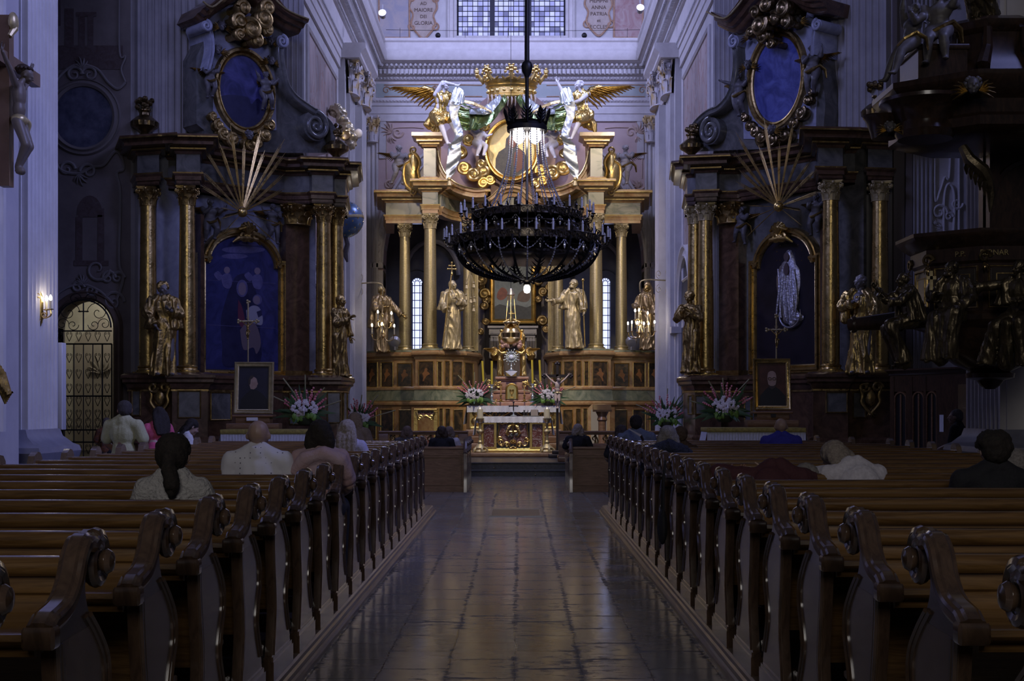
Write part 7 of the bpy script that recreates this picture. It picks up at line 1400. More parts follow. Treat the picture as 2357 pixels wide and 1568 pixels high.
bouquet('white and pink flower arrangement on the left end of the rear altar', 1093, 934, 39.95, 1.0); bouquet('white and pink flower arrangement on the rear altar behind the crucifix', 1262, 934, 39.95, .95)
bouquet('bright flower arrangement at the left end of the communion rail', 826, 993, 33.0, 1.0); bouquet('bright flower arrangement at the right end of the communion rail', 1534, 985, 33.0, 1.0)
bouquet('shaded flower arrangement with white arum on the left side altar step', 702, 978, 28.9, 1.05, arum=True); bouquet('shaded flower arrangement on the right side altar step', 1668, 972, 28.7, 1.05, arum=True)
# stone plinths under the two bright arrangements
for i, (px, py, s) in enumerate(((826,993,'left'),(1534,985,'right'))):
    z = Z(py,33.0); m = MB(); m.lathe([(.2,.0),(.2,.05),(.08,.1),(.07,z-.1),(.16,z-.04),(.18,z)], (X(px,33.0),33.0,0), 16); o = m.build('flower_stand', WOODD); tag(o, 'dark turned stand under the bright flowers at the %s end of the rail' % s, 'stand', 'flower stands')
# chancel seats: gilded console, lectern, pale niche
d = 41.5; t = thing('gilded_throne', 'gilded seat with red marble top against the left pedestal of the high altar', 'seat', (X(980,d),d,.33)); w = 27*d/K; z1 = Z(941,d)-.33
m = MB(); m.bbox(-w,w,-.1,.4,z1-.05,z1,.015); m.bbox(-w*.9,w*.9,-.05,.35,0,.12,.01); m.smooth = False
for s in (-1,1): m.box(s*w*.85-.06,s*w*.85+.06,-.05,.3,.1,z1-.05)
m.box(-w*.8,w*.8,-.02,.3,.55,.65); m.smooth = True; scroll_relief(lambda a,b,h: V((a,-.06-h,b)), [('l', [(-w*.8,z1-.1),(-w*.5,z1-.3),(0,z1-.22),(w*.5,z1-.3),(w*.8,z1-.1)],1.2), ('s', -w*.5, z1-.3, .1, 1.2, 0), ('s', w*.5, z1-.3, .1, -1.2, pi)], r=.03, m=m); m.build('gilded_frame', GOLD, t)
m = MB(); m.smooth = False; m.box(-w*.8,w*.8,.0,.3,z1-.28,z1-.06); m.box(-w*.8,w*.8,.0,.3,.12,.5); m.build('marble_panel', RED, t)
d = 40.2; t = thing('lectern', 'dark oak lectern with turned column right of the altar', 'lectern', (X(1386,d),d,.33)); k = Z(948,d)-.33; m = MB(); m.lathe([(.24,0),(.24,.06),(.15,.12),(.12,.2),(.12,k-.3),(.16,k-.25),(.13,k-.15),(.2,k)], n=12); m.build('column', WOODL, t); m = MB(); m.smooth = False; m.prism([(-.25,k),(.2,k),(.2,k+.22),(-.25,k+.06)], lambda a,b,h: V((h,a,b)), -.28, .28); m.build('desk_top', WOODD, t)
d = 41.9; m = MB(); m.smooth = False; w0, w1 = X(1353,d), X(1404,d); zt_ = Z(930,d); m.prism([(w0,.33),(w0,zt_-.15),(w0+.15,zt_),(w1-.15,zt_),(w1,zt_-.15),(w1,.33)], lambda a,b,h: V((a,d-h,b)), -.1, 0); m.use(1).prism([(w0+.1,.33),(w0+.1,zt_-.2),(w0+.2,zt_-.1),(w1-.2,zt_-.1),(w1-.1,zt_-.2),(w1-.1,.33)], lambda a,b,h: V((a,d-h,b)), 0, .02); o = m.build('niche_screen', [ORM, mat('pale niche', (.42,.36,.24), .6)]); tag(o, 'pale arched panel in an orange frame behind the lectern', 'screen')
# starry globe group on the left chancel wall
gd = 37.6; gx = X(795,gd); t = thing('starry_globe', 'large blue globe with gilt stars carried on the left chancel wall', 'globe', (gx,gd,Z(505,gd))); r = 42*gd/K; gm = mat('blue green globe', (.07,.16,.22), .3, .3, (.16,.24,.42), 1.2)
m = MB(); m.ell((0,0,0), r, n=36, m=24); m.build('globe', gm, t); m = MB(); m.lathe([(r*.99,-.04),(r*1.02,-.04),(r*1.03,0),(r*1.02,.04),(r*.99,.04)], M=Matrix.Rotation(R(-8),4,'Y'), n=40); m.build('equator_band', GOLDM, t); m = MB()
for i in range(90): a = rnd(0,6.28); e = rnd(-1.4,1.4); 
for i in range(80):
    a = i*2.399; e = math.asin(-.97+1.94*(i+.5)/80); n = V((cos(a)*cos(e),sin(a)*cos(e),sin(e))); c = n*r*1.005; u = n.orthogonal().normalized(); w = n.cross(u)
    for k in range(3): q = u*cos(k*pi/3)+w*sin(k*pi/3); m.tube([c-q*.025, c+q*.025], .006, 4)
m.build('stars', GOLD, t)
m = MB(); m.tube([(0,0,-r*.95),(.06,0,-r-.2),(-.02,.05,-r-.45),(.05,.05,-r-.7)], [.06,.07,.09,.03], 8); m.tube([(0,.1,-r*.6),(-.6,.6,-r*.9)], .06, 6); m.build('supporting_arm', mat('dusky stone putti'), t)
t = thing('gilded_trumpet_cloud', 'pale gilded cloud and shell crowning the globe group on the left chancel wall', 'cloud carving', (gx,gd,Z(330,gd)), 0); m = MB()
for i in range(26): q = i/25; m.ell((-.28+.5*q+rnd(-.05,.05), rnd(-.06,.06), 1.15-q*1.0+rnd(-.12,.12)-.1), rnd(.10,.19), n=9, m=7)
q = bake(m, .03, 2, .05, 1.0, dirz=(4,4,4)); q.build('cloud', mat('pale gilding', (.52,.45,.28), .35, .7, (.7,.63,.45), 8), t, angle=80)
m = MB(); m.tube([(-.12,.6,-1.6),(-.1,.3,-.6),(.02,0,.0)], .09, 8); m.ell((-.1,0,-.3),(.14,.1,.3)); m.ell((.38,0,.28),(.12,.1,.14)); m.build('putto_body', WHITE, t, angle=80)
t2 = thing('round_wall_lamp', 'small round lit lamp beside the gilded cloud on the left chancel wall', 'lamp', (X(795,37.2),37.2,Z(312,37.2))); m = MB(); m.lathe([(.15,.0),(.16,.03),(.13,.06),(.1,.05)], M=Matrix.Rotation(pi/2,4,'X'), n=20); m.build('lamp_rim', BRASS, t2); m = MB(); m.lathe([(0,.045),(.11,.045),(.115,.03)], M=Matrix.Rotation(pi/2,4,'X'), n=20); m.build('lamp_glass', mat('lamp glass', (.9,.85,.7), .4, emit=(.95,.88,.62), estr=1.0), t2)
# ================================================================ CHANDELIER
cdp = 20.0; px_ = cdp/K; C0 = V((X(1213,cdp), cdp, 0)); zc = lambda q: Z(q,cdp)
t = thing('chandelier', 'huge blackened brass chandelier with two candle rings and crystal chains over the aisle', 'chandelier', (C0.x, C0.y, zc(556))); SB = (C0.x, C0.y, zc(556)); ZC = lambda q: zc(q)-zc(556)
def cb(m, n, mt, par=None, **k): return m.build(n, mt, par or t, **k)
def ring(r, z, hgt, th, seed):
    m = MB(); m.lathe([(r,z-hgt/2),(r+th,z-hgt/2+.01),(r+th*.6,z),(r+th,z+hgt/2-.01),(r,z+hgt/2),(r-.015,z+hgt/2),(r-.015,z-hgt/2),(r,z-hgt/2)], n=64); k = int(r*44)
    for i in range(k):
        a = 2*pi*i/k; u = V((cos(a),sin(a),0)); tn = V((-sin(a),cos(a),0)); c = u*(r+th)+V((0,0,z))
        for s in (-1,1): m.tube([c+tn*(s*.05+.04*cos(q))+V((0,0,.04*sin(q)+s*.01)) for q in [j*pi/3.5 for j in range(6)]], .010, 5)
        m.tube([c+V((0,0,hgt/2)), c+u*.03+V((0,0,hgt/2+.05)), c-u*.01+V((0,0,hgt/2+.075))], [.014,.012,.004], 5)
    return m
r1, z1 = .82, ZC(499); r2, z2 = 1.085, ZC(556)
o = cb(ring(r1,z1,.12,.02,1), 'upper_ring', IRONC); o2 = cb(ring(r2,z2,.14,.022,2), 'lower_ring', IRONC)
m = MB(); m.lathe([(r1*.97,z1-.16),(r1*.99,z1-.15),(r1*.97,z1-.13)], n=48); m.lathe([(r2*.95,z2-.14),(r2*.97,z2-.13),(r2*.95,z2-.12)], n=48); m.lathe([(r2*.9,z2-.22),(r2*.93,z2-.26),(r2*.9,z2-.28)], n=48)
for i in range(8): a = 2*pi*i/8; m.tube([(0,0,z1-.02),(r1*cos(a),r1*sin(a),z1-.04)], .012, 5); m.tube([(0,0,z2-.02),(r2*cos(a),r2*sin(a),z2-.05)], .014, 5); m.tube([(r1*cos(a),r1*sin(a),z1),(r2*cos(a),r2*sin(a),z2)], .012, 5)
cb(m, 'inner_frame', IRONC)
for i in range(16):                                   # curved ribs of the bowl, each with spiky leaves
    a = 2*pi*(i+.5)/16; u = V((cos(a),sin(a),0)); tn = V((-sin(a),cos(a),0)); m = MB(); zb = ZC(640)-.0
    pts = [u*(r2*cos(q)**.75+.05)+V((0,0,z2-.03+(zb-z2)*sin(q))) for q in [j*pi/2/12 for j in range(13)]]; m.tube(pts, [.02]*13, 6)
    if i % 2 == 0:
        for j in range(2,11):
            for s in (-1,1): m.tube([pts[j], pts[j]+tn*s*.05+V((0,0,.035)), pts[j]+tn*s*.10+V((0,0,.085))+u*.02], [.02,.022,.003], 4, flat=.5)
    cb(m, 'bowl_rib', IRON)
m = MB(); m.lathe([(.16,ZC(640)),(.17,ZC(642)),(.08,ZC(648)),(.05,ZC(652)),(.06,ZC(656)),(0,ZC(656))], n=20)
for i in range(6): a = 2*pi*i/6; m.tube([(.1*cos(a),.1*sin(a),ZC(645)),(.2*cos(a),.2*sin(a),ZC(650)),(.24*cos(a),.24*sin(a),ZC(640))], [.02,.02,.008], 6)
cb(m, 'hub', IRONC)
def candle_arm(a, r0, rc, z, zt, base):
    u = V((cos(a),sin(a),0)); m = MB(); pts = smoothpts([u*r0+V((0,0,z)), u*(r0+(rc-r0)*.4)+V((0,0,z-.09)), u*(rc-.02)+V((0,0,z-.06)), u*rc+V((0,0,zt-.17))], 5); m.tube(pts, [.010,.008], 5); m.lathe([(.008,zt-.18),(.034,zt-.165),(.036,zt-.155),(.02,zt-.15)], tuple(u*rc), 8); m.tube([u*(r0+.1)+V((0,0,z-.07))+V((cos(q)*.03*u.x,cos(q)*.03*u.y,.03*sin(q))) for q in [j*.7 for j in range(8)]], .006, 4); arm = cb(m, 'candle_arm', IRONC)
    m = MB(); m.lathe([(.017,zt-.155),(.017,zt-.035)], tuple(u*rc), 8); m.lathe([(.010,zt-.035),(.017,zt-.02),(.010,zt+.005),(.001,zt+.02)], tuple(u*rc), 8); cb(m, 'candle', CANDLE, arm)
for i in range(24): candle_arm(2*pi*(i+.5)/24, r1, 1.02, z1, z1+.19, 0)
for i in range(32): candle_arm(2*pi*(i+.5)/32, r2, 1.27, z2, z2+.17, 0)
for rr, zz, k in ((r1,z1,10),(r2,z2,12)):             # little arched plaques on the rings
    for i in range(k):
        a = 2*pi*i/k+.13; u = V((cos(a),sin(a),0)); tn = V((-sin(a),cos(a),0)); c = u*(rr+.01)+V((0,0,zz+.06)); m = MB(); m.smooth = False; m.prism([(-.045,0),(-.045,.06)]+arcpts(0,.06,.045,.06,180,0,8)+[(.045,.06),(.045,0)], lambda p,q,h: c+tn*p+V((0,0,q))+u*h, 0, .012); m.use(1); m.smooth = True; m.ell(c+u*.015+V((0,0,.06)), .018, n=7, m=5); cb(m, 'plaque', [IRONC, GLASSC])
# crown plate with leaves, pipe, bulbs
m = MB(); rc = .29; zt = ZC(300); m.lathe([(rc,zt-.02),(rc+.015,zt-.02),(rc+.02,zt+.05),(rc,zt+.07),(rc-.02,zt+.09),(rc+.0,zt+.12),(rc-.015,zt+.1),(rc-.02,zt)], n=40)
for i in range(8):
    a = 2*pi*i/8; u = V((cos(a),sin(a),0)); tn = V((-sin(a),cos(a),0)); b = u*rc+V((0,0,zt+.08)); m.tube([b, b+V((0,0,.12))+u*.02, b+V((0,0,.22))+u*.06], [.045,.055,.01], 6, flat=.4)
    for s in (-1,1):
        for k in range(4): m.tube([b+V((0,0,.03+.04*k))+u*.01*k, b+tn*s*(.065-.006*k)+V((0,0,.06+.045*k))+u*.015*k, b+tn*s*(.105-.012*k)+V((0,0,.11+.045*k))+u*.02*k], [.028,.030,.005], 5, flat=.5)
for i in range(4): a = i*pi/2; m.tube([(0,0,zt+.04),(rc*cos(a),rc*sin(a),zt+.03)], .012, 5)
cb(m, 'leaf_crown', IRON)
m = MB(); m.lathe([(.02,ZC(560)),(.022,ZC(300))], n=12); cb(m, 'pipe', mat('brushed steel pipe', (.32,.31,.32), .35, .9))
m = MB(); m.lathe([(.024,ZC(300)),(.03,ZC(272)),(.028,ZC(180)),(.03,ZC(178)),(.075,ZC(165)),(.088,ZC(152)),(.07,ZC(144)),(.038,ZC(140)),(.034,ZC(-160))], n=14); cb(m, 'suspension_rod', IRON)
for s in (-1,1):
    cx = s*18.3*px_; m = MB(); m.lathe([(0,ZC(336)),(.05,ZC(332)),(.085,ZC(325)),(.097,ZC(318)),(.085,ZC(308)),(.05,ZC(299)),(.035,ZC(296))], (cx,-.12,0), 18); cb(m, 'lit_bulb', BULB)
    m = MB(); m.tube([(0,0,ZC(296)),(cx,-.12,ZC(292)),(cx,-.12,ZC(299))], .02, 6); cb(m, 'bulb_socket', IRON)
m = MB(); m.lathe([(0,ZC(676)),(.04,ZC(674)),(.055,ZC(668)),(.05,ZC(660)),(.03,ZC(656))], n=14); cb(m, 'lit_bulb', mat('dim bulb glass', (1,1,1), .4, emit=(1.,.88,.74), estr=2.2))
def chain(pts, step, r, n=6):
    m = MB(); m.tube(pts, r*.35, 4)
    for a, b in zip(pts[:-1], pts[1:]):
        L_ = (b-a).length; k = max(1,int(L_/step))
        for i in range(k): m.ell(a.lerp(b,(i+.5)/k), (r,r,r*1.25), n=5, m=4)
    return m
for i in range(16):
    a = 2*pi*(i+.5)/16; u = V((cos(a),sin(a),0)); A_, B_ = u*.26+V((0,0,zt-.02)), u*.62+V((0,0,z1+.04)); pts = [A_.lerp(B_,q)+u*(-.10*sin(pi*q)) for q in [j/6 for j in range(7)]]; cb(chain(pts, .035, .0125), 'crystal_chain', GLASSC)
for i in range(16):
    a = 2*pi*i/16; u = V((cos(a),sin(a),0)); pts = [u*(r2*cos(q)**.8+.02)+V((0,0,z2-.05+(ZC(645)-z2+.05)*sin(q))) for q in [j*pi/2/8 for j in range(9)]]; cb(chain(pts, .04, .014), 'crystal_chain', GLASSC)
for rr, zz, k, dp in ((r1*.95,z1-.07,14,.13),(r2,z2-.08,18,.15)):
    for i in range(k):
        a0, a1 = 2*pi*i/k, 2*pi*(i+1)/k; m = chain([V((rr*cos(a0+(a1-a0)*q), rr*sin(a0+(a1-a0)*q), zz-dp*sin(pi*q))) for q in [j/6 for j in range(7)]], .035, .011); b = V((rr*cos(a0),rr*sin(a0),zz-.08)); m.lathe([(0,.05),(.022,.0),(.014,-.04),(0,-.07)], tuple(b), 6); cb(m, 'crystal_garland', GLASSC)
# ================================================================ PULPIT
pd = 15.0; pc = V((5.42, pd+.0, 0)); t = thing('pulpit', 'dark carved pulpit with heavy canopy and gilded lettering on the right nave pier', 'pulpit', (pc.x, pc.y, 1.95)); SBp = (pc.x, pc.y, 1.95); z_ = lambda q: Z(q, 14.2)
PW = mat('near black polished oak', (.022,.013,.009), .28, 0, (.05,.028,.018), 4, 'swirl', coat=.5, stretch=(2,2,.7)); PWB = mat('dark panel oak', (.03,.025,.02), .25, 0, (.05,.04,.03), 4, coat=.5)
def pb(m, n, mt, par=None, **k): return m.build(n, mt, par or t, sub=SBp, **k)
def poly(r, n=8, a0=pi/8, kx=1.15, c=pc): return [(c.x+kx*r*cos(-(2*pi*i/n)+a0), c.y+r*sin(-(2*pi*i/n)+a0)) for i in range(n)]
def ngon(m, prof, n=8, kx=1.15, c=pc, a0=pi/8): m.rings([[V((c.x+kx*r*cos(2*pi*i/n+a0), c.y+r*sin(2*pi*i/n+a0), z)) for i in range(n)] for r, z in prof])
m = MB(); m.smooth = False; ngon(m, [(.55,2.55),(.74,2.62),(.80,2.68),(.80,2.74),(.74,2.78),(.74,3.30),(.78,3.33),(.78,3.48),(.84,3.52),(.90,3.58),(.93,3.62),(.93,3.66),(.7,3.66)]); pb(m, 'pulpit_tub', PW)
m = MB(); m.smooth = True; ngon(m, [(.05,1.92),(.10,1.96),(.14,2.02),(.24,2.05),(.25,2.10),(.20,2.12),(.36,2.2),(.52,2.34),(.62,2.5),(.66,2.6)], n=24, kx=1.1); pb(m, 'pulpit_bowl', PW)
for i in range(8):                                    # sunk gilt edged panels round the tub
    a = 2*pi*(i+.5)/8+pi/8; q0 = V((pc.x+1.15*.74*cos(2*pi*i/8+pi/8), pc.y+.74*sin(2*pi*i/8+pi/8))); q1 = V((pc.x+1.15*.74*cos(2*pi*(i+1)/8+pi/8), pc.y+.74*sin(2*pi*(i+1)/8+pi/8)))
    if (q0.y+q1.y)/2 > pd+.1: continue
    f = Face(q0, q1) if (q1-q0).x > 0 or (q0.x < pc.x-.6) else Face(q1, q0); 
    if f.n.dot(((q0+q1)/2-V((pc.x,pc.y)))) < 0: f = Face(q1, q0)
    L_ = f.len; m = MB(); m.smooth = False; m.prism([(.09,2.84),(L_-.09,2.84),(L_-.09,3.24),(.09,3.24)], f.F, -.02, .008); m.use(1); m.sweep([(.07,2.82),(.07,3.26),(L_-.07,3.26),(L_-.07,2.82)], [(0,0),(0,.015),(-.01,.018),(-.015,0)], closed=True, F=f.F); m.sweep([(.15,2.90),(.15,3.18),(L_-.15,3.18),(L_-.15,2.90)], [(0,.008),(0,.016),(-.008,.016),(-.008,.008)], closed=True, F=f.F); pb(m, 'tub_panel', [PWB, GOLDD])
    m = MB(); scroll_relief(f.F, [('s', 0.0, 3.36, .07, 1.3, 0)], r=.02, t=.05, m=m); acanth(m, f.F, 0, 3.3, .12, -pi/2, 4, .05); pb(m, 'corner_scroll', BRONZE)
GLT = mat('gilt lettering', (.42,.33,.15), .4, .6)
def ptext(body, size, loc, rz, par): o = text(body, size, loc, (pi/2,0,rz), GLT, None, 'gilt_lettering'); o.parent = par; o.location = V(loc)-V(SBp); return o
yy = pc.y-.745*cos(pi/8)-.02; yf = pc.y-.80*cos(pi/8)*1.0+.0
ptext('BERNAR', .085, (pc.x-.22, pc.y-.78*cos(pi/8)-.012, 3.405), 0, t); ptext('DINVM IUM', .085, (pc.x+.36, pc.y-.78*cos(pi/8)-.012, 3.405), 0, t) if False else ptext('D      IUM', .085, (pc.x+.30, pc.y-.78*cos(pi/8)-.012, 3.405), 0, t)
q0 = V((pc.x+1.15*.78*cos(pi+pi/8), pc.y+.78*sin(pi+pi/8))); q1 = V((pc.x+1.15*.78*cos(pi+3*pi/8), pc.y+.78*sin(pi+3*pi/8))); fz = Face(q0,q1); ptext('P.P.', .085, tuple(fz.F(fz.len*.62, 3.405, .012)), atan2(fz.u.y, fz.u.x), t)
m = MB(); m.tube([(pc.x-1.55,pd+.3,2.68),(pc.x-.9,pd-.1,2.72),(pc.x-.5,pd-.3,2.78)], [.07,.12,.14], 14); m.lathe([(.09,-.03),(.1,0),(.09,.03)], (0,0,0), 14, M=Matrix.Translation((pc.x-1.5,pd+.28,2.68)) @ Matrix.Rotation(pi/2,4,'Y')); pb(m, 'carved_prow', PW)
m = MB(); m.smooth = False; m.prism([(pc.x+.22,3.6),(pc.x+2.4,3.6),(pc.x+2.4,5.2),(pc.x+.22,5.2)], lambda a,b,h: V((a,pd+1.0-h,b)), 0, .25); m.prism([(pc.x+.35,3.6),(pc.x+.35,4.3)]+arcpts(pc.x+.75,4.3,.4,.35,180,0,10)+[(pc.x+1.15,4.3),(pc.x+1.15,3.6)], lambda a,b,h: V((a,pd+.75-h,b)), 0, .03); pb(m, 'back_board', PW)
m = MB(); m.sweep([(pc.x+.35,3.6),(pc.x+.35,4.3)]+arcpts(pc.x+.75,4.3,.4,.35,180,0,12)+[(pc.x+1.15,4.3),(pc.x+1.15,3.6)], [(0,0),(0,.05),(-.05,.06),(-.06,0)], F=lambda a,b,h: V((a,pd+.74-h,b))); m.smooth = False; m.box(pc.x+.22,pc.x+.34,pd+.62,pd+.85,3.6,5.0); pb(m, 'door_surround', PW)
# canopy
cc = V((pc.x+.05, pd+.1, 0)); m = MB(); m.smooth = False; ngon(m, [(.4,4.74),(.92,4.76),(.98,4.80),(.98,4.90),(.90,4.95),(.90,5.10),(1.0,5.16),(1.08,5.22),(1.14,5.30),(1.14,5.36),(1.0,5.4),(.62,5.44)], kx=1.2, c=cc); pb(m, 'canopy', PW)
m = MB(); ngon(m, [(.62,5.42),(.56,5.55),(.46,5.7),(.44,5.95),(.50,6.0),(.52,6.08),(.46,6.12),(.42,6.14)], kx=1.1, c=cc); m.smooth = False; m.box(cc.x-1.0,cc.x-.45,cc.y-.5,cc.y+.2,5.4,5.72); m.bbox(cc.x-1.03,cc.x-.42,cc.y-.53,cc.y+.2,5.72,5.78,.015); pb(m, 'canopy_plinth', PW)
m = MB()
for i in range(8): 
    a = 2*pi*i/8+pi/8; m = MB(); m.tube([V((cc.x+1.2*.62*cos(a), cc.y+.62*sin(a), 5.44)), V((cc.x+1.2*.75*cos(a), cc.y+.75*sin(a), 5.5)), V((cc.x+1.1*.52*cos(a), cc.y+.52*sin(a), 5.75)), V((cc.x+1.1*.5*cos(a), cc.y+.5*sin(a), 5.98))], [.06,.08,.06,.05], 8); pb(m, 'canopy_volute', PW)
m = MB(); m.smooth = True; m.lathe([(.30,4.72),(.34,4.80),(.30,4.9),(.34,5.0),(.42,5.08),(.5,5.12),(.5,5.16),(.3,5.16)], (pc.x-.86,pd-.35,0), 20); m.lathe([(.14,4.78),(.16,4.86),(.2,4.98),(.24,5.03)], (pc.x-1.25,pd-.1,0), 14); pb(m, 'canopy_bosses', PW)
def br_mat(): return mat('dark bronze gilding')
for lab, lx, lz, s in (('winged cherub head on the cornice of the pulpit canopy', -.55, 5.16, .13), ('small cherub head at the left tip of the pulpit canopy', -1.28, 4.84, .09)): cherub(lab, (pc.x+lx, pd-1.02 if lx > -1 else pd-.45, lz), R(-15), s)
PB = mat('pulpit bronze gilding', (.075,.06,.038), .36, .8, (.17,.135,.08), 6, bump=.25, bscale=22)
DPU = mat('dusky stone putti')
figure('pulpit_figure', 'dark gilded bearded friar in beret seated on the pulpit rim holding a cross', 'statue', P(2190,852,13.9), R(-28), 1.20, 'carved friars on the pulpit', skin=PB, robe=PB, seat=.50, head=(R(-35),R(-6),0), legs=(((-.11,-.17,.46),(-.16,-.14,.10)),((.06,-.22,.50),(.0,-.16,.12))), arms=(((-.17,-.08,-.12),(-.08,-.2,-.14)),((.18,-.08,-.17),(.07,-.2,-.25))), cape=.22, beard=True, hairc=PB, hairstyle='curly', seed=41, foldamp=.014, wide=1.3, belly=.01)
t3 = thing('altar_cross', 'small dull gold cross held up by the bearded friar on the pulpit', 'cross', P(2143,668,13.6)); m = MB(); m.smooth = False; m.box(-.015,.015,-.015,.015,0,.2); m.box(-.05,.05,-.015,.015,.11,.145); m.build('cross_bars', GOLDM, t3)
figure('pulpit_figure', 'dark hooded friar seen from the side kneeling at the left of the pulpit', 'statue', P(2096,848,14.3), R(-78), 1.06, 'carved friars on the pulpit', skin=PB, robe=PB, seat=.52, head=(R(-20),R(10),0), legs=(((-.06,-.24,.40),(-.06,-.06,.05)),((.06,-.26,.44),(.06,-.10,.08))), arms=(((-.14,-.14,-.10),(-.1,-.28,.02)),((.14,-.14,-.14),(.1,-.27,-.12))), cape=.36, hood=True, hairc=PB, seed=44, foldamp=.012, lean=(0,.06), wide=1.1)
figure('pulpit_figure', 'dark friar at the picture edge stretching an open hand across the pulpit', 'statue', P(2346,856,13.8), R(-45), 1.22, 'carved friars on the pulpit', skin=PB, robe=PB, seat=.50, head=(R(-20),R(10),R(10)), legs=(((-.15,-.12,.40),(-.26,-.08,.10)),((.08,-.18,.42),(.1,-.1,.08))), arms=(((-.22,-.08,-.04),(-.36,-.12,-.03)),((.16,-.06,-.17),(.08,-.2,-.2))), cape=.24, hood=True, hairc=PB, seed=47, foldamp=.012, wide=1.15)
figure('canopy_statue', 'kneeling figure in gilded armour crowning the pulpit canopy', 'statue', (pc.x-.1, pd-.1, 6.12), R(-40), 1.15, skin=PB, robe=PB, seat=.30, legs=(((-.07,-.22,.28),(-.07,-.02,.06)),((.07,-.24,.3),(.07,.02,.06))), seed=49, foldamp=.014, cape=.4, wide=1.2)
putto('dark putto blowing upwards on the left slope of the pulpit canopy', (pc.x-1.05,pd-.45,5.36), R(-70), .85, DPU, arms=(((-.1,-.1,.12),(-.05,-.12,.26)),((.16,-.1,-.1),(.22,-.2,-.0))), legs=(((-.08,-.2,.3),(-.12,-.3,.02)),((.1,-.22,.34),(.12,-.34,.06))), wings=False, group='putti on the pulpit canopy', lean=(0,-.05))
putto('dark putto seated with garland higher on the pulpit canopy', (pc.x-.70,pd-.35,5.48), R(-30), .92, DPU, arms=(((-.16,-.06,-.12),(-.14,-.14,-.2)),((.16,-.08,-.04),(.24,-.1,.06))), legs=(((-.08,-.22,.36),(-.1,-.2,.1)),((.1,-.22,.36),(.12,-.2,.12))), wings=False, group='putti on the pulpit canopy')
putto('dark putto with outstretched hand on the right side of the pulpit canopy', (pc.x+.72,pd-.5,5.44), R(-20), .98, DPU, arms=(((-.22,-.08,-.04),(-.34,-.12,-.02)),((.14,-.1,-.1),(.06,-.16,-.04))), legs=(((-.12,-.2,.32),(-.2,-.14,.08)),((.1,-.16,.3),(.12,-.04,.04))), wings=False, group='putti on the pulpit canopy')
t3 = thing('carved_trumpet', 'gilded winged bracket hanging under the left side of the pulpit canopy', 'carving', (X(2240,14.6),14.6,Z(410,14.6))); m = MB(); m.tube([(-.12,0,.35),(-.06,-.05,.2),(.08,-.06,.08),(.16,0,-.02),(.2,0,-.2),(.19,0,-.38)], [.05,.07,.08,.07,.05,.015], 8)
for i in range(6): m.tube([(-.05+.05*i,0,.2-.05*i),(-.1+.05*i,-.06,.10-.05*i),(-.08+.05*i,-.02,.04-.06*i)], [.03,.03,.008], 6)
m.build('gilded_wing', PB, t3)
# ================================================================ CONFESSIONAL
cf = Face((X(2052,26.6),26.6), (X(2232,24.6),24.6)); t = thing('confessional', 'dark oak confessional with narrow arched openings against the right aisle wall', 'confessional', (cf.F(cf.len/2,0).x, cf.F(cf.len/2,0).y, 0)); sb = tuple(t.location); zt = Z(848,25.6)
m = MB(); m.smooth = False; m.prism([(0,0),(cf.len,0),(cf.len,zt-.1),(0,zt-.1)], cf.F, -.8, -.04)
for a, b in ((0,.12),(.47,.66),(.98,1.05),(1.34,cf.len)): m.prism([(a,.1),(b,.1),(b,zt-.15),(a,zt-.15)], cf.F, -.05, .04)
m.prism([(0,0),(cf.len,0),(cf.len,.75),(0,.75)], cf.F, -.05, .02); m.prism([(0,zt-.45),(cf.len,zt-.45),(cf.len,zt-.1),(0,zt-.1)], cf.F, -.05, .03); m.build('body', WOODD, t, sub=sb)
m = MB(); m.sweep([(-.9,0),(-.9,0)], [(0,0)]) if False else None
m.sweep([(cf.F(-.02,0).x,cf.F(-.02,0).y),(cf.F(cf.len+.02,0).x,cf.F(cf.len+.02,0).y)], [(-.8,zt-.12),(.05,zt-.12),(.09,zt-.06),(.16,zt-.03),(.16,zt),(-.8,zt)]); m.build('cornice', WOODD, t, sub=sb)
for a, b in ((.14,.45),(.68,.96),(1.07,1.32)):
    m = MB(); m.smooth = False; m.prism([(a,.75),(a,zt-.6)]+arcpts((a+b)/2,zt-.6,(b-a)/2,.12,180,0,8)+[(b,zt-.6),(b,.75)], cf.F, -.04, .005); dn = m.build('dark_opening', BLACK, t, sub=sb); m = MB(); m.sweep([(a,.75),(a,zt-.6)]+arcpts((a+b)/2,zt-.6,(b-a)/2,.12,180,0,8)+[(b,zt-.6),(b,.75)], [(0,0),(0,.03),(-.03,.035),(-.04,0)], F=cf.F); m.prism([((a+b)/2-.02,.75),((a+b)/2+.02,.75),((a+b)/2+.02,zt-.5),((a+b)/2-.02,zt-.5)], cf.F, 0, .02); m.build('opening_frame', WOODL, t, sub=sb)
m = MB(); m.smooth = False; a, z1_ = cf.px(2162,955,.05); m.prism([(a,z1_-.33),(a+.11,z1_-.33),(a+.11,z1_),(a,z1_)], cf.F, .04, .046); m.build('paper_notice', LINEN, t, sub=sb)
m = MB(); m.smooth = False; g = Face((X(2205,22),22), (X(2240,21.2),21.2)); m.prism([(0,0),(g.len,0),(g.len,2.1),(0,2.1)], g.F, -.05, 0); o = m.build('oak_door', WOODD); tag(o, 'warm brown oak door edge beside the confessional and the right pier', 'door')
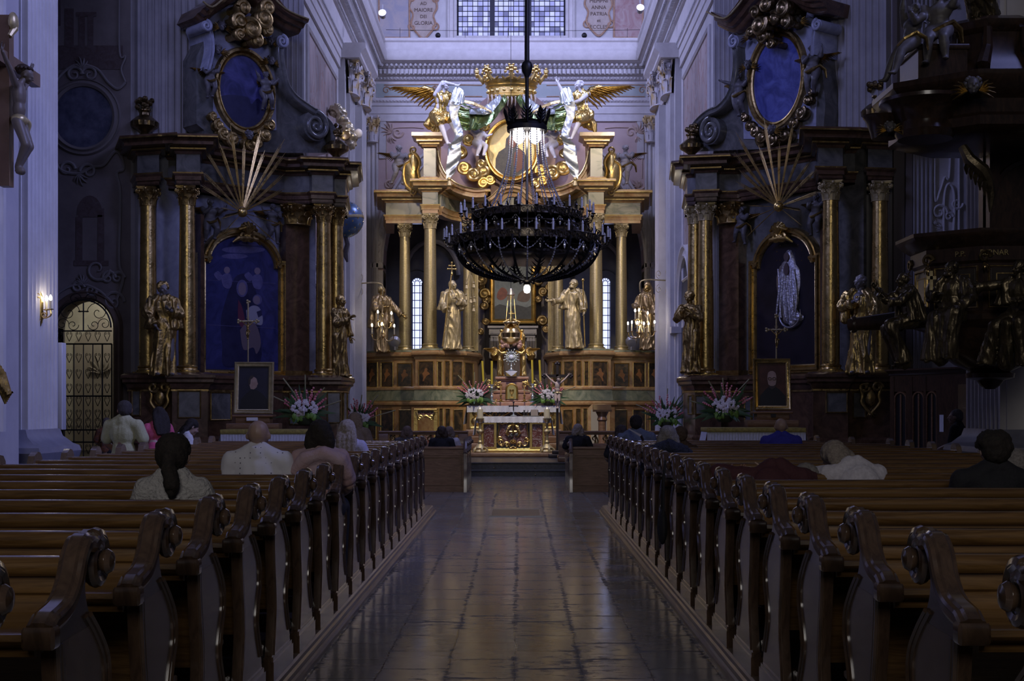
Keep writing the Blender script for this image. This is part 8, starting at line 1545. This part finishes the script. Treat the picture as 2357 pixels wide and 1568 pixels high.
# ================================================================ LEFT PIER OBJECTS
m = MB(); m.smooth = False; m.box(-9,-6.22,13.6,16.2,0,18); struct('wall_pier', m, mat('pier blue grey', (.40,.38,.40), .75, 0, (.46,.44,.46), 2)); 
fp = Face((-6.22,13.6),(-6.22,16.2)); pilaster('trim_23', fp.F, .3, 2.0, 1.42, 18, .08, 7, base=0)
t = thing('wall_crucifix', 'large crucifix with gilded loincloth hanging on the left nave pier', 'crucifix', (-6.02,15.3,Z(430,15.3))); m = MB(); m.smooth = False; m.box(-.06,.06,-.07,.07,0,2.0); bz = Z(140,15.3)-Z(430,15.3); m.box(-.06,.05,-.80,.95,bz-.08,bz+.08); m.build('cross', mat('brown cross beam', (.10,.05,.028), .45, 0, (.14,.08,.045), 4), t)
christ(t, 1.42, (.08,0,bz-1.28), mat('dull carved flesh', (.13,.105,.085), .5), GOLDM, pi/2)
m = MB(); m.ell((.08,0,1.93),(.06,.09,.12)); m.tube([(.06,-.06,1.75),(.09,0,1.85),(.06,.05,2.0)], [.03,.05,.02], 8); m.build('title_scroll', GOLDM, t)
t = thing('wall_sconce', 'gilded wall sconce with two lit candle bulbs on the left fluted pier', 'lamp', (-6.48,17.5,Z(710,17.5))); m = MB()
m.tube([(.03,0,-.25),(.04,0,-.1),(.04,0,.1),(.03,0,.24)], [.02,.05,.05,.02], 8); acanth(m, lambda a,b,h: V((.03+h*.5,a,b)), 0, .1, .14, pi/2, 5); acanth(m, lambda a,b,h: V((.03+h*.5,a,b)), 0, -.1, .14, -pi/2, 5); m.build('back_plate', GOLD, t)
for k, (dx, dy) in enumerate(((.12,.04),(.21,-.06))):
    m = MB(); m.tube(smoothpts([(.04,0,-.02),(.5*dx,dy*.5,-.13),(dx,dy,-.10),(dx,dy,-.03)],5), .010, 6); m.tube([(dx*.5+x,dy*.5,-.09+y) for x,y in spiral(0,0,.035,.01,0,1.2,12)], .007, 5); m.lathe([(.01,-.03),(.04,-.02),(.04,-.01),(.02,-.01)], (dx,dy,0), 12); a_ = m.build('arm', BRASS, t); m = MB(); m.lathe([(.016,-.01),(.016,.1)], (dx,dy,0), 10); m.build('candle_sleeve', WAX, a_); m = MB(); m.lathe([(0,.10),(.018,.11),(.022,.135),(.012,.165),(0,.18)], (dx,dy,0), 10); m.build('candle_bulb', BULBS, a_)
t = thing('wall_panel_box', 'tall narrow white metal casing with handle standing on the left pier base', 'casing', (X(124,18.0),18.25,1.42)); m = MB(); m.bbox(-.05,.05,-.06,.1,-.02,Z(787,18)-1.42,.008); m.build('casing', mat('white painted metal', (.50,.50,.54), .5), t); m = MB(); m.tube([(-.10,-.05,.35),(-.12,-.08,.37),(-.12,-.08,.62),(-.10,-.05,.64)], .01, 6); m.box(-.14,-.05,-.04,.05,.0,.9); m.build('handle_panel', mat('white painted metal'), t)
t = thing('gilded_wing_carving', 'dark gilded wing of a carving at the left picture edge', 'carving', (X(6,13.2),13.2,Z(880,13.2))); m = MB()
for i in range(7): m.tube([(-.12+.02*i,0,.28-.03*i),(-.05+.02*i,-.03,.05-.03*i),(.03+.012*i,0,-.22+.02*i)], [.03,.04,.012], 6)
m.build('feathers', GOLDD, t)
t = thing('stone_epitaph', 'grey stone epitaph with striped heraldic shield at the left picture edge', 'epitaph', (-6.15,14.6,Z(575,14.6))); m = MB(); m.bbox(-.05,.10,-.5,.45,0,.5,.02); m.bbox(-.05,.06,-.4,.4,.5,.62,.02); m.build('stone_block', mat('grey epitaph stone', (.15,.14,.145), .6), t)
m = MB(); m.smooth = False; m.prism([(.10,.12),(.34,.12),(.34,.38),(.22,.5),(.10,.38)], lambda a,b,h: V((.105+h,a,.6-b)), 0, .02); m.build('shield', mat('shield silver', (.36,.35,.33), .4, .5), t); m = MB(); m.smooth = False
for k in range(4): m.prism([(.11,.15+.06*k),(.33,.15+.06*k),(.33,.175+.06*k),(.11,.175+.06*k)], lambda a,b,h: V((.125+h,a,.6-b)), 0, .004)
m.build('shield_stripes', BLACK, t)
# iron gate
gd_ = 30.05; t = thing('iron_gate', 'black wrought iron gate with heart scrolls in the arched doorway of the left aisle', 'gate', (gc, gd_, 0)); sb = (gc, gd_, 0); gw = gx1-gx0
Fg = lambda a,b,h: V((a, -h, b)); m = MB(); zz1 = Z(792,30.05); ztop = gz-.05; n = 6
for i in range(n+1): x = -gw/2+gw*i/n; m.tube([(x,0,.1),(x,0,zz1)], .018 if i in (0,n,n-1) else .012, 6)
for z in (.12,1.2,Z(1018,30.05),Z(912,30.05),zz1,Z(822-30,30.05)): m.tube([(-gw/2,0,z),(gw/2,0,z)], .02, 6)
m.tube([Fg(a,b,0) for a,b in arcpts(0,gz-gr,gw/2-.02,gw/2-.02,0,180,20)], .02, 6); m.tube([(-gw/2,0,zz1+.3),(gw/2,0,zz1+.3)], .018, 6); 
for i in range(n):
    cx = -gw/2+gw*(i+.5)/n
    for z in (.75,1.35,Z(1000,30.05)+.1,Z(955,30.05),Z(925,30.05),Z(895,30.05),Z(862,30.05),Z(825,30.05),zz1+.16):
        for s in (-1,1): m.tube([Fg(cx+s*(.0+.055*k_), z-.1+.2*q_ , 0) for k_,q_ in ((0,0),(.6,.35),(1.1,.7),(1.0,1.0),(.5,1.08),(.4,.85),(.7,.8))], .008, 5)
for (cx, cz, r, tn, a0) in ((-.35,.55,.26,1.4,0),(.35,.55,.26,-1.4,pi),(-.5,.2,.15,1.3,0),(.5,.2,.15,-1.3,pi),(-.25,.18,.14,-1.3,0),(.25,.18,.14,1.3,pi),(-.2,.95,.15,1.3,0),(.2,.95,.15,-1.3,pi)): m.tube([Fg(cx*gw/1.35+x, zz1+.3+cz*.78+y, 0) for x,y in spiral(0,0,r,.02,a0,tn,20)], .009, 5)
m.tube([(0,0,zz1+.3),(0,0,zz1+.95)], .016, 6); m.tube([(-.12,0,zz1+.75),(.12,0,zz1+.75)], .016, 6); m.build('gate_ironwork', IRON, t)
# floor hatch, mat edges
hd_ = [5100/(y-HY) for y in (1173,1189)]; x0, x1 = X(1128,hd_[1]+.0)-.0, X(1246,hd_[1]); t = thing('floor_hatch', 'rectangular metal framed hatch set in the aisle floor before the steps', 'hatch', ((x0+x1)/2,(hd_[0]+hd_[1])/2,0)); w_, l_ = (x1-x0)/2, abs(hd_[0]-hd_[1])/2
m = MB(); m.smooth = False; m.box(-w_,w_,-l_,l_,0,.006); m.build('hatch_plate', mat('bronze plate', (.14,.115,.085), .35, .5), t); m = MB(); m.smooth = False
for a, b, c, d_ in ((-w_-.02,-w_+.02,-l_,l_),(w_-.02,w_+.02,-l_,l_),(-w_,w_,-l_-.02,-l_+.02),(-w_,w_,l_-.02,l_+.02)): m.box(a,b,c,d_,0,.014)
m.build('hatch_frame', mat('worn steel', (.30,.30,.31), .3, .8), t)
# side altar tables, portraits
LACEV = mat('white lace frontal', (.55,.55,.62), .85, 0, (.72,.72,.80), 60, bump=.5, bscale=90, stretch=(1.6,1,.3)); BROC = mat('gold brocade', (.42,.34,.08), .6, .2, (.22,.17,.05), 16)
for s, a, b, py, d, q in ((-1,510,730,989,27.0,'left'),(1,1630,1852,985,26.6,'right')):
    x0, x1 = X(a,d), X(b,d); zt = Z(py,d); t = thing('side_altar_table', 'altar table with white lace frontal and gold brocade edge before the %s side altar' % q, 'table', ((x0+x1)/2,d+.4,0), 0, 'side altar tables'); sb = tuple(t.location); m = MB(); m.smooth = False; m.box(x0+.1,x1-.1,d+.05,d+.8,0,zt-.02); m.build('table_body', DBM, t, sub=sb)
    m = MB(); n = 110; vs = []; fs = []
    for i in range(n+1):
        x = x0-.02+(x1-x0+.04)*i/n
        for j in range(3): vs.append((x, d-.01-.018*sin(i*1.9)*(j/2), zt-.08-(zt-.75)*j/2))
    for i in range(n):
        for j in range(2): a_ = i*3+j; fs.append((a_,a_+1,a_+4,a_+3))
    m.add(vs, fs)
    for xx in (x0-.02, x1+.02): m.add([(xx,d,zt-.08),(xx,d+.85,zt-.08),(xx+(.1 if xx > x0 else -.1),d+.85,.75),(xx+(.1 if xx > x0 else -.1),d-.02,.75)], [(0,1,2,3)])
    m.build('lace_frontal', LACEV, t, sub=sb); m = MB(); m.bbox(x0-.03,x1+.03,d-.035,d+.9,zt-.09,zt,.01); m.build('brocade_cover', BROC, t, sub=sb)
for s, (a, b, p0, p1), d, q, lab in ((-1,(538,628,833,953),28.1,'left','framed portrait of a cleric in profile on the left side altar'),(1,(1735,1821,825,945),27.9,'right','framed portrait of a bearded cleric in spectacles on the right side altar')):
    x0, x1, z1, z0 = X(a,d), X(b,d), Z(p0,d), Z(p1,d); c = (x0+x1)/2; t = thing('framed_portrait', lab, 'picture', (c,d,z0), R(8)*0, 'framed portraits'); sb = tuple(t.location); F = lambda p,r,h: V((p, d-h+.12*(r-z0)/(z1-z0), r)); w_ = x1-x0; hh = z1-z0
    m = MB(); m.smooth = False; m.prism([(x0+.05,z0+.05),(x1-.05,z0+.05),(x1-.05,z1-.05),(x0+.05,z1-.05)], F, -.04, 0); cv = m.build('canvas', mat('portrait ground %s' % q, (.012,.013,.03) if s<0 else (.045,.012,.010), .4, 0, (.02,.02,.045) if s<0 else (.10,.03,.02), 2.5), t, sub=sb)
    m = MB(); m.sweep([(x0,z0),(x0,z1),(x1,z1),(x1,z0)], [(0,-.04),(0,.04),(.02,.06),(.04,.04),(.07,.03),(.08,.05),(.10,.04),(.10,-.0)], closed=True, F=F); m.build('gilt_frame', GOLDM if s<0 else GOLDC, t, sub=sb)
    U_ = lambda pts: [(x0+w_*p, z0+hh*r) for p, r in pts]; m = MB(); m.smooth = False
    m.prism(U_([(.15,.1),(.18,.28),(.32,.40),(.42,.46),(.58,.46),(.7,.40),(.85,.28),(.86,.1)]), F, 0, .006); m.build('painted_cassock', mat('portrait black', (.008,.008,.012), .5), cv, sub=sb)
    m = MB(); m.smooth = False
    if s < 0: m.prism(U_([(p.x,p.y) for p in smoothpts([(.42,.48,0),(.39,.56,0),(.40,.66,0),(.48,.71,0),(.56,.68,0),(.585,.62,0),(.605,.575,0),(.585,.555,0),(.58,.52,0),(.54,.49,0),(.5,.47,0)],3)]), F, .004, .010)
    else: m.prism(U_(sp2([(.38,.60),(.40,.72),(.5,.76),(.6,.72),(.62,.6),(.58,.46),(.5,.42),(.42,.46)],3)), F, .004, .010)
    m.build('painted_face', mat('portrait flesh', (.34,.22,.17), .5, 0, (.42,.29,.23), 8), cv, sub=sb)
    m = MB(); m.smooth = False
    if s < 0: m.prism(U_([(.37,.55),(.36,.66),(.42,.74),(.5,.735),(.47,.69),(.42,.66),(.41,.57)]), F, .010, .013)
    else: m.prism(U_([(.40,.50),(.42,.44),(.5,.40),(.58,.44),(.60,.50),(.54,.47),(.46,.47)]), F, .010, .013); m.tube([F(x0+w_*p,z0+hh*r,.016) for p,r in arcpts(.44,.61,.045,.025,0,360,12)], .006, 5); m.tube([F(x0+w_*p,z0+hh*r,.016) for p,r in arcpts(.56,.61,.045,.025,0,360,12)], .006, 5)
    m.build('painted_hair', mat('portrait hair', (.05,.035,.03) if s<0 else (.12,.10,.09), .6), cv, sub=sb)
    zb = Z(975 if s<0 else 967, d); m = MB(); m.bbox(x0-.02,x1+.02,d-.12,d+.3,z0-.07,z0-.02,.01); m.bbox(x0+.05,x1-.05,d-.08,d+.28,zb,z0-.07,.01); m.bbox(x0-.15,x1+.15,d-.1,d+.3,zb-.15,zb,.01); m.build('picture_plinth', WOODL, t, sub=sb)
    m = MB(); m.smooth = False; m.box(c-.12 if s<0 else c-.05, c+.12 if s<0 else c+.05, d-.13, d-.121+.04, zb+.06, zb+.13); m.build('name_plate', LINEN if s<0 else BLACK, t, sub=sb)
for s, px, p0, p1, d, q in ((-1,571,695,835,28.6,'left'),(1,1787,728,826,28.2,'right')):
    z1, z0 = Z(p0,d), Z(p1,d); t = thing('altar_crucifix', 'thin gilded crucifix rising behind the framed portrait on the %s side altar' % q, 'crucifix', (X(px,d),d,z0), 0, 'side altar crucifixes'); hh = z1-z0; m = MB(); m.tube([(0,0,-.3),(0,0,hh*.55),(0,0,hh)], [.016,.016,.02], 6); zb = hh*.68; m.tube([(-.19,0,zb),(.19,0,zb)], .02, 6)
    for p in ((-.2,0,zb),(.2,0,zb),(0,0,hh)): [m.ell((p[0]+.03*cos(k*2.1),0,p[2]+.03*sin(k*2.1)), .028, n=6, m=5) for k in range(3)]
    for k in range(8): m.tube([(0,.01,zb),(.1*cos(k*pi/4+.4),.01,zb+.1*sin(k*pi/4+.4))], [.01,.003], 4)
    m.build('cross', GOLDM, t); christ(t, .42, (0,-.01,zb-.38), GOLDD, GOLDD)
# spotlights on the cornice
for px, py, lab in ((880,30,'left'),(1474,18,'right')):
    d = 40; t = thing('ceiling_spotlight', 'small round spotlight on the %s chancel cornice' % lab, 'lamp', P(px,py,d), 0, 'cornice spotlights'); Mx = Matrix.Rotation(R(70),4,'X'); m = MB(); m.lathe([(.02,-.2),(.09,-.18),(.11,.0),(.12,.02),(.10,.02)], M=Mx, n=18); m.tube([(0,.1,0),(0,.14,.3)], .02, 6); m.build('spotlight_case', mat('grey lamp metal', (.3,.3,.32), .4, .6), t); m = MB(); m.lathe([(0,.015),(.06,.015),(.07,.0)], M=Mx, n=18); m.build('spotlight_lens', mat('spotlight lens', (.9,.9,.95), .4, emit=(.85,.88,1.), estr=1.1), t)

for px, s in ((909,'left'),(1453,'right')):
    t = thing('altar_floodlight', 'small grey floodlight on the %s high altar pedestal beside the outer column' % s, 'lamp', P(px,806,43.6), 0, 'altar floodlights'); m = MB(); m.lathe([(.05,-.12),(.15,-.1),(.2,.02),(.18,.04),(.1,.0)], M=Matrix.Translation((0,0,.28)) @ Matrix.Rotation(R(-60),4,'X'), n=16); m.tube([(0,0,0),(0,0,.2)], .03, 8); m.build('lamp_case', mat('grey lamp metal'), t)
t = thing('tassel_cord', 'pale corded tassels hanging beside the inner left column of the high altar', 'tassels', P(1082,640,43.0), 0)
for i, (dx, dz) in enumerate(((-.12,-.25),(.12,-.22),(-.14,-.62),(.02,-.72),(.14,-.7),(.12,-1.0))):
    m = MB(); m.tube([(dx*.3,0,.1),(dx,0,dz+.1)], .012, 5); m.lathe([(.01,.1),(.05,.06),(.03,.02),(.07,-.1),(.0,-.11)], (dx,0,dz), 8); m.build('tassel', GOLDM, t)
# ================================================================ PEOPLE
def fab(name, c=(.1,.1,.1), c2=None, sc=40, bump=.3): return MATS.get(name) or mat(name, c, .85, 0, c2 or tuple(min(1,q*1.25) for q in c), sc, bump=bump, bscale=50)
HB = fab('near black hair', (.010,.008,.007), (.022,.016,.013), 60); HD = fab('dark brown hair', (.022,.013,.009), (.045,.028,.02), 60); HG = fab('grey hair', (.14,.125,.12), (.26,.24,.23), 60); HW = fab('ash blond hair', (.22,.18,.15), (.36,.31,.27), 60); HBR = fab('short brown hair', (.06,.036,.024), (.10,.065,.045), 60)
def person(label, px, py, d, h, cloth, hair, hs='short', wide=1., skin=None, seat=True, yaw=0., head=(0,0,0), lean=(0,0), arms=None, clothname='shirt', robed=False, z0=.12, seed=0, legs=None, extra=None, sleeves=.045, hoff=(0,0,0), legm=None):
    zt = Z(py, d); s = None
    if seat: s = max(.2, (zt-z0)/h-.47)
    base = zt-((s if seat else .52)+.462)*h
    t = figure('person', label, 'person', (X(px,d), d, base), pi+yaw, h, skin=skin or SKIN, robe=cloth, robed=False, seat=s, head=head, lean=lean, arms=arms or ((((-.15,-.03,-.17),(-.10,-.16,-.22)),((.15,-.03,-.17),(.10,-.16,-.22)))), hairc=hair, hairstyle=hs, wide=wide, vox=120, clothname=clothname, foldamp=.004, seed=seed, legs=legs, extra=extra, hoff=hoff)
    # trousers or skirt
    if seat: G = (((-.06,-.02,s),(-.07,-.25,s),(-.07,-.22,.06)),((.06,-.02,s),(.07,-.25,s),(.07,-.22,.06)))
    else: G = (((-.05,0,.52),(-.055,-.01,.27),(-.06,.01,.05)),((.05,0,.52),(.055,-.01,.27),(.065,.01,.05)))
    m = MB()
    for g in G: m.caps([V(p)*h for p in g], [.07*h,.056*h,.038*h])
    bake(m, h/70, 2, .003*h, h).build('trousers', legm or fab('dark trousers', (.02,.02,.026)), t, angle=80)
    return t
KN = fab('cream knitted top', (.34,.33,.33), (.44,.43,.42), 70, 1.)
person('person with dark ponytail in a cream knitted top, seated in the left pews', 398, 1003, 7.35, 1.62, KN, HB, 'ponytail', .82, head=(0,R(6),0), clothname='knitted_top', seed=1)
DOT = bpy.data.materials.new('white shirt with small dots'); DOT.use_nodes = True; N = DOT.node_tree.nodes; L = DOT.node_tree.links; tc = N.new('ShaderNodeTexCoord'); vo = N.new('ShaderNodeTexVoronoi'); vo.inputs['Scale'].default_value = 24; vo.inputs['Randomness'].default_value = .15; L.new(tc.outputs['Object'], vo.inputs[0]); r = N.new('ShaderNodeValToRGB'); L.new(vo.outputs['Distance'], r.inputs[0]); r.color_ramp.elements[0].position = .13; r.color_ramp.elements[0].color = (.10,.09,.14,1); r.color_ramp.elements[1].position = .17; r.color_ramp.elements[1].color = (.66,.66,.74,1); L.new(r.outputs[0], N['Principled BSDF'].inputs['Base Color']); N['Principled BSDF'].inputs['Roughness'].default_value = .85
def collar(r, sh, pel, A, G): r.tube([sh+V((0,.01,.0)), sh+V((0,.012,.045))], [.052,.042], 14)
person('bald person in a white shirt with small dots, seated in the left pews', 594, 966, 10.5, 1.74, [DOT], None, 'bald', 1.08, head=(0,R(8),0), clothname='dotted_shirt', seed=2, extra=collar)
def shawl(r, sh, pel, A, G): r.tube([sh+V((-.14,-.0,-.12)), sh+V((-.11,.04,-.035)), sh+V((-.03,.05,.0)), sh+V((.07,.055,-.03)), sh+V((.13,.03,-.10))], [.04,.045,.042,.042,.04], 10)
person('person with dark wavy hair and a pale pink shawl, seated in the left pews', 737, 970, 10.55, 1.55, fab('pale pink shawl', (.42,.25,.24), (.46,.36,.42), 3), HB, 'bob', .98, clothname='shawl', extra=shawl, seed=3)
person('person with long straight ash hair in a lavender top, left pews', 799, 968, 15.4, 1.6, fab('lavender top', (.36,.34,.46)), HW, 'long', .9, clothname='top', seed=4)
person('person in a beige hooded coat beyond the left pews beside the flowers', 817, 951, 21.2, 1.66, fab('beige coat', (.22,.17,.14)), fab('beige hood', (.25,.19,.15)), 'bob', 1., seat=False, clothname='coat', seed=5)
person('person with short ash brown hair in a dark speckled jacket, front left low pew', 937, 982, 27.0, 1.6, fab('dark speckled jacket', (.03,.028,.03), (.09,.08,.08), 30), fab('ash brown hair', (.11,.075,.055)), 'bob', 1.1, z0=0, clothname='jacket', seed=6)
person('person with dark brown bob in a black top above the left panelled pew', 1017, 982, 26.9, 1.6, fab('black top', (.010,.010,.014)), HD, 'bob', 1.05, z0=0, clothname='top', seed=7)
person('person with ash bob and white top, partly behind the dark haired one, left low pews', 1034, 983, 28.0, 1.6, fab('white cotton top', (.48,.46,.52)), fab('ash bob hair', (.16,.12,.095)), 'bob', .85, z0=0, clothname='top', seed=8)
person('standing person in a pale yellow polo shirt by the left side altar', 285, 923, 18.0, 1.78, fab('pale yellow polo', (.40,.40,.23), (.45,.45,.27)), fab('short dark hair', (.035,.03,.028)), 'short', 1.12, skin=SKIND, seat=False, yaw=R(-15), head=(R(35),R(5),0), clothname='polo_shirt', seed=9, arms=(((-.17,-.02,-.16),(-.13,-.12,-.24)),((.17,-.02,-.16),(.13,-.12,-.24))), extra=collar)
person('person with long dark hair leaning forward in a pink blouse, beside the yellow polo', 352, 938, 18.8, 1.6, fab('pink blouse', (.46,.08,.16)), HB, 'long', .85, seat=False, yaw=R(30), lean=(-.06,.06), head=(0,R(25),0), clothname='blouse', seed=10, legm=fab('pale jeans', (.25,.26,.36)))
person('person with dark hair bending over in a white blouse before the left side altar', 388, 962, 19.4, 1.55, fab('white blouse', (.50,.50,.52)), HB, 'long', .95, seat=False, yaw=R(-60), lean=(0,.16), head=(0,R(30),0), clothname='blouse', seed=11)
person('person in a flat cap and orange patterned clothes behind the iron gate', 245, 962, 28.5, 1.6, fab('orange patterned coat', (.34,.12,.045), (.10,.06,.05), 14), fab('flat cap', (.12,.10,.085)), 'short', .9, seat=False, clothname='coat', seed=12, z0=0)
person('person with grey blond hair in a black top above the right panelled pew', 1330, 977, 26.9, 1.6, fab('black top'), HW, 'bob', 1.05, z0=0, clothname='top', seed=13, arms=(((-.17,-.03,-.15),(-.1,-.14,-.2)),((.17,-.03,-.15),(.1,-.14,-.2))))
person('person with dark shoulder length hair at the far end of the right pews', 1430, 980, 20.3, 1.5, fab('dark grey top', (.03,.03,.035)), fab('dusky hair', (.035,.028,.028)), 'long', .9, clothname='top', seed=14)
def strap(r, sh, pel, A, G): pass
t = person('person with black hair and a blue grey shirt crossed by a bag strap', 1464, 956, 20.25, 1.8, fab('blue grey shirt', (.10,.12,.18)), HB, 'short', 1.15, clothname='shirt', seed=15)
m = MB(); zt_ = Z(956,20.25); m.smooth = True; m.tube([(X(1448,20.15),20.1,Z(988,20.15)),(X(1462,20.15),19.2,Z(1000,20.15)),(X(1482,20.15),20.07,Z(1020,20.15))], .022, 6, flat=.4); o = m.build('bag_strap', BLACK); o.location = (0,0,0); o.parent = t; o.matrix_parent_inverse = (Matrix.Translation(t.location) @ Matrix.Rotation(pi,4,'Z')).inverted()
person('person with fluffy grey hair in a dark quilted coat, right pews', 1537, 982, 14.75, 1.66, fab('dark quilted coat', (.012,.014,.028), (.03,.035,.06), 20, 1.), HG, 'bob', 1.15, clothname='quilted_coat', seed=16, extra=lambda r, sh, pel, A, G: (r.tube([sh+V((-.12,.02,-.01)),sh+V((0,.06,.03)),sh+V((.12,.02,-.01))], [.05,.06,.05], 10), [r.tube([sh+V((-.15,.05,-.05-.05*k)),sh+V((0,.085,-.03-.05*k)),sh+V((.15,.05,-.05-.05*k))], .028, 8) for k in range(4)]))
person('person with short brown hair behind the grey haired one, right pews', 1567, 982, 16.5, 1.55, fab('brown jumper', (.06,.035,.025)), HBR, 'short', .9, clothname='jumper', seed=17)
person('bald person in a bright blue tank top, right pews', 1798, 962, 18.4, 1.72, fab('bright blue tank top', (.03,.03,.30)), None, 'bald', 1.12, sleeves=0, head=(0,R(5),0), clothname='tank_top', seed=18)
# two people leaning over the pew backs
t = figure('person', 'person in a maroon shirt slumped over the pew with head on an outstretched arm', 'person', (X(1745,9.55), 9.55, .14), pi/2*0+pi, 1.7, skin=SKIND, robe=fab('maroon shirt', (.055,.016,.022)), robed=False, seat=.34, lean=(-.10,.12), hoff=(-.11,-.02,-.12), head=(R(-60),R(50),R(-30)), arms=(((-.2,-.10,-.04),(-.34,-.16,-.03)),((.30,-.02,.0),(.16,-.16,.0))), hairc=HG, hairstyle='short', vox=120, clothname='shirt', foldamp=.004, seed=19)
m = MB(); [m.caps([V(p)*1.7 for p in g], [.12,.1,.065]) for g in (((-.06,-.02,.34),(-.07,-.25,.34),(-.07,-.22,.06)),((.06,-.02,.34),(.07,-.25,.34),(.07,-.22,.06)))]; bake(m, .025, 2).build('trousers', fab('dark trousers', (.02,.02,.026)), t, angle=80)
t = person('person with grey brown bob bowing sideways in a white top with grey strap', 2008, 1000, 9.65, 1.6, fab('white cotton top', (.48,.46,.52)), fab('grey brown hair', (.17,.14,.12), (.28,.24,.21), 60), 'bob', 1.05, yaw=R(0), lean=(.06,.12), hoff=(.05,-.02,-.03), head=(R(30),R(35),R(15)), arms=(((-.15,-.03,-.17),(-.10,-.16,-.22)),((.2,-.12,-.05),(.38,-.18,-.03))), clothname='top', seed=20)
person('person with dark curly hair in a black top, far right of the pews', 2290, 996, 8.62, 1.66, fab('black top'), HB, 'curly', 1.2, clothname='top', seed=21, head=(0,R(4),0))
person('grey haired person half hidden behind the dark curly haired one', 2338, 1036, 9.62, 1.5, fab('dim grey top', (.05,.05,.06)), HG, 'bob', .9, clothname='top', seed=22)
person('person in black standing in shadow beside the confessional', 2212, 942, 20.6, 1.66, fab('black top'), fab('grey fair hair', (.10,.09,.09)), 'short', 1.25, seat=False, clothname='coat', seed=23, yaw=R(60), lean=(0,.03))
# bag hanging on a pew end
t = thing('shoulder_bag', 'dark shoulder bag hanging in the aisle from a right pew end', 'bag', (1.27, PR[9]+.0, .55)); m = MB(); m.ell((0,0,.1), (.045,.12,.16), n=14, m=10); m.build('bag_body', fab('black nylon', (.012,.012,.016)), t); m = MB(); m.tube([(0,-.09,.2),(.01,-.03,.5),(.03,.03,.68),(.01,.06,.5),(0,.09,.2)], .010, 6); m.build('strap', fab('black nylon'), t)
# curves of lettering become ordinary meshes
dg = bpy.context.evaluated_depsgraph_get()
for o in [o for o in bpy.data.objects if o.type == 'FONT']:
    me = bpy.data.meshes.new_from_object(o.evaluated_get(dg)); n = bpy.data.objects.new(o.name.split('.')[0], me); COL.objects.link(n); n.parent = o.parent; n.location = o.location; n.rotation_euler = o.rotation_euler; bpy.data.objects.remove(o)
bpy.data.scenes.remove(TS)
# ================================================================ LIGHT
w = bpy.data.worlds.new('World'); SC.world = w; w.use_nodes = True; bg = w.node_tree.nodes['Background']; bg.inputs[0].default_value = (.16,.16,.26,1); bg.inputs[1].default_value = .055
def area(name, loc, tgt, size, col, e, sy=None, spread=None):
    l = bpy.data.lights.new(name, 'AREA'); l.energy = e; l.color = col; l.shape = 'RECTANGLE'; l.size = size; l.size_y = sy or size
    if spread: l.spread = R(spread)
    o = bpy.data.objects.new(name, l); COL.objects.link(o); o.location = loc; o.rotation_euler = (V(tgt)-V(loc)).to_track_quat('-Z','Y').to_euler(); return o
def spot(name, loc, tgt, ang, col, e, r=.1, blend=.6):
    l = bpy.data.lights.new(name, 'SPOT'); l.energy = e; l.color = col; l.spot_size = R(ang); l.spot_blend = blend; l.shadow_soft_size = r
    o = bpy.data.objects.new(name, l); COL.objects.link(o); o.location = loc; o.rotation_euler = (V(tgt)-V(loc)).to_track_quat('-Z','Y').to_euler(); return o
def point(name, loc, col, e, r=.05):
    l = bpy.data.lights.new(name, 'POINT'); l.energy = e; l.color = col; l.shadow_soft_size = r
    o = bpy.data.objects.new(name, l); COL.objects.link(o); o.location = loc; return o
BL = (.37,.41,1.)
area('daylight_window_left', (-7.5,20,15), (5,37,7), 4, BL, 230, 5, 90)
area('daylight_window_right', (8.5,12,14), (-6.4,17.5,5), 3, BL, 270, 4, 70)
area('daylight_window_right', (8,22,16), (-6,33,7), 4, BL, 80, 5, 90)
area('pew_fill', (0,-9,9), (0,20,2), 6, (1.,.94,.90), 420, 5)  # added fill behind the camera to brighten the pews, no known source
area('daylight_chancel_left', (-5.2,39,17), (4,44,9), 2.5, (.5,.54,1.), 900, 3)
area('daylight_chancel_right', (4.7,39,17), (-4,44,9), 2.5, (.5,.54,1.), 900, 3)
WM = (1.,.82,.60)
spot('spotlight_left', (-4.4,30,13.5), (0,44,7), 42, WM, 2250, .25)
spot('spotlight_right', (4.0,30,13.5), (-.5,44,7), 42, WM, 2250, .25)
spot('altar_spotlight', (0,31,13), (-.2,39,2), 34, (1.,.90,.76), 3000, .2)
point('vestibule_lamp', (-10.4,32.6,4.6), (1.,.92,.76), 34, .15)
vs = SC.view_settings; vs.view_transform = 'Standard'; vs.look = 'None'; vs.exposure = .3; vs.gamma = 1; vs.use_curve_mapping = False
SC.display_settings.display_device = 'sRGB'
SC.cycles.use_adaptive_sampling = True; SC.cycles.adaptive_threshold = .03; SC.cycles.max_bounces = 5; SC.cycles.diffuse_bounces = 3; SC.cycles.glossy_bounces = 4; SC.cycles.transmission_bounces = 4; SC.cycles.sample_clamp_indirect = 4; SC.cycles.use_denoising = True; SC.cycles.caustics_reflective = False; SC.cycles.caustics_refractive = False
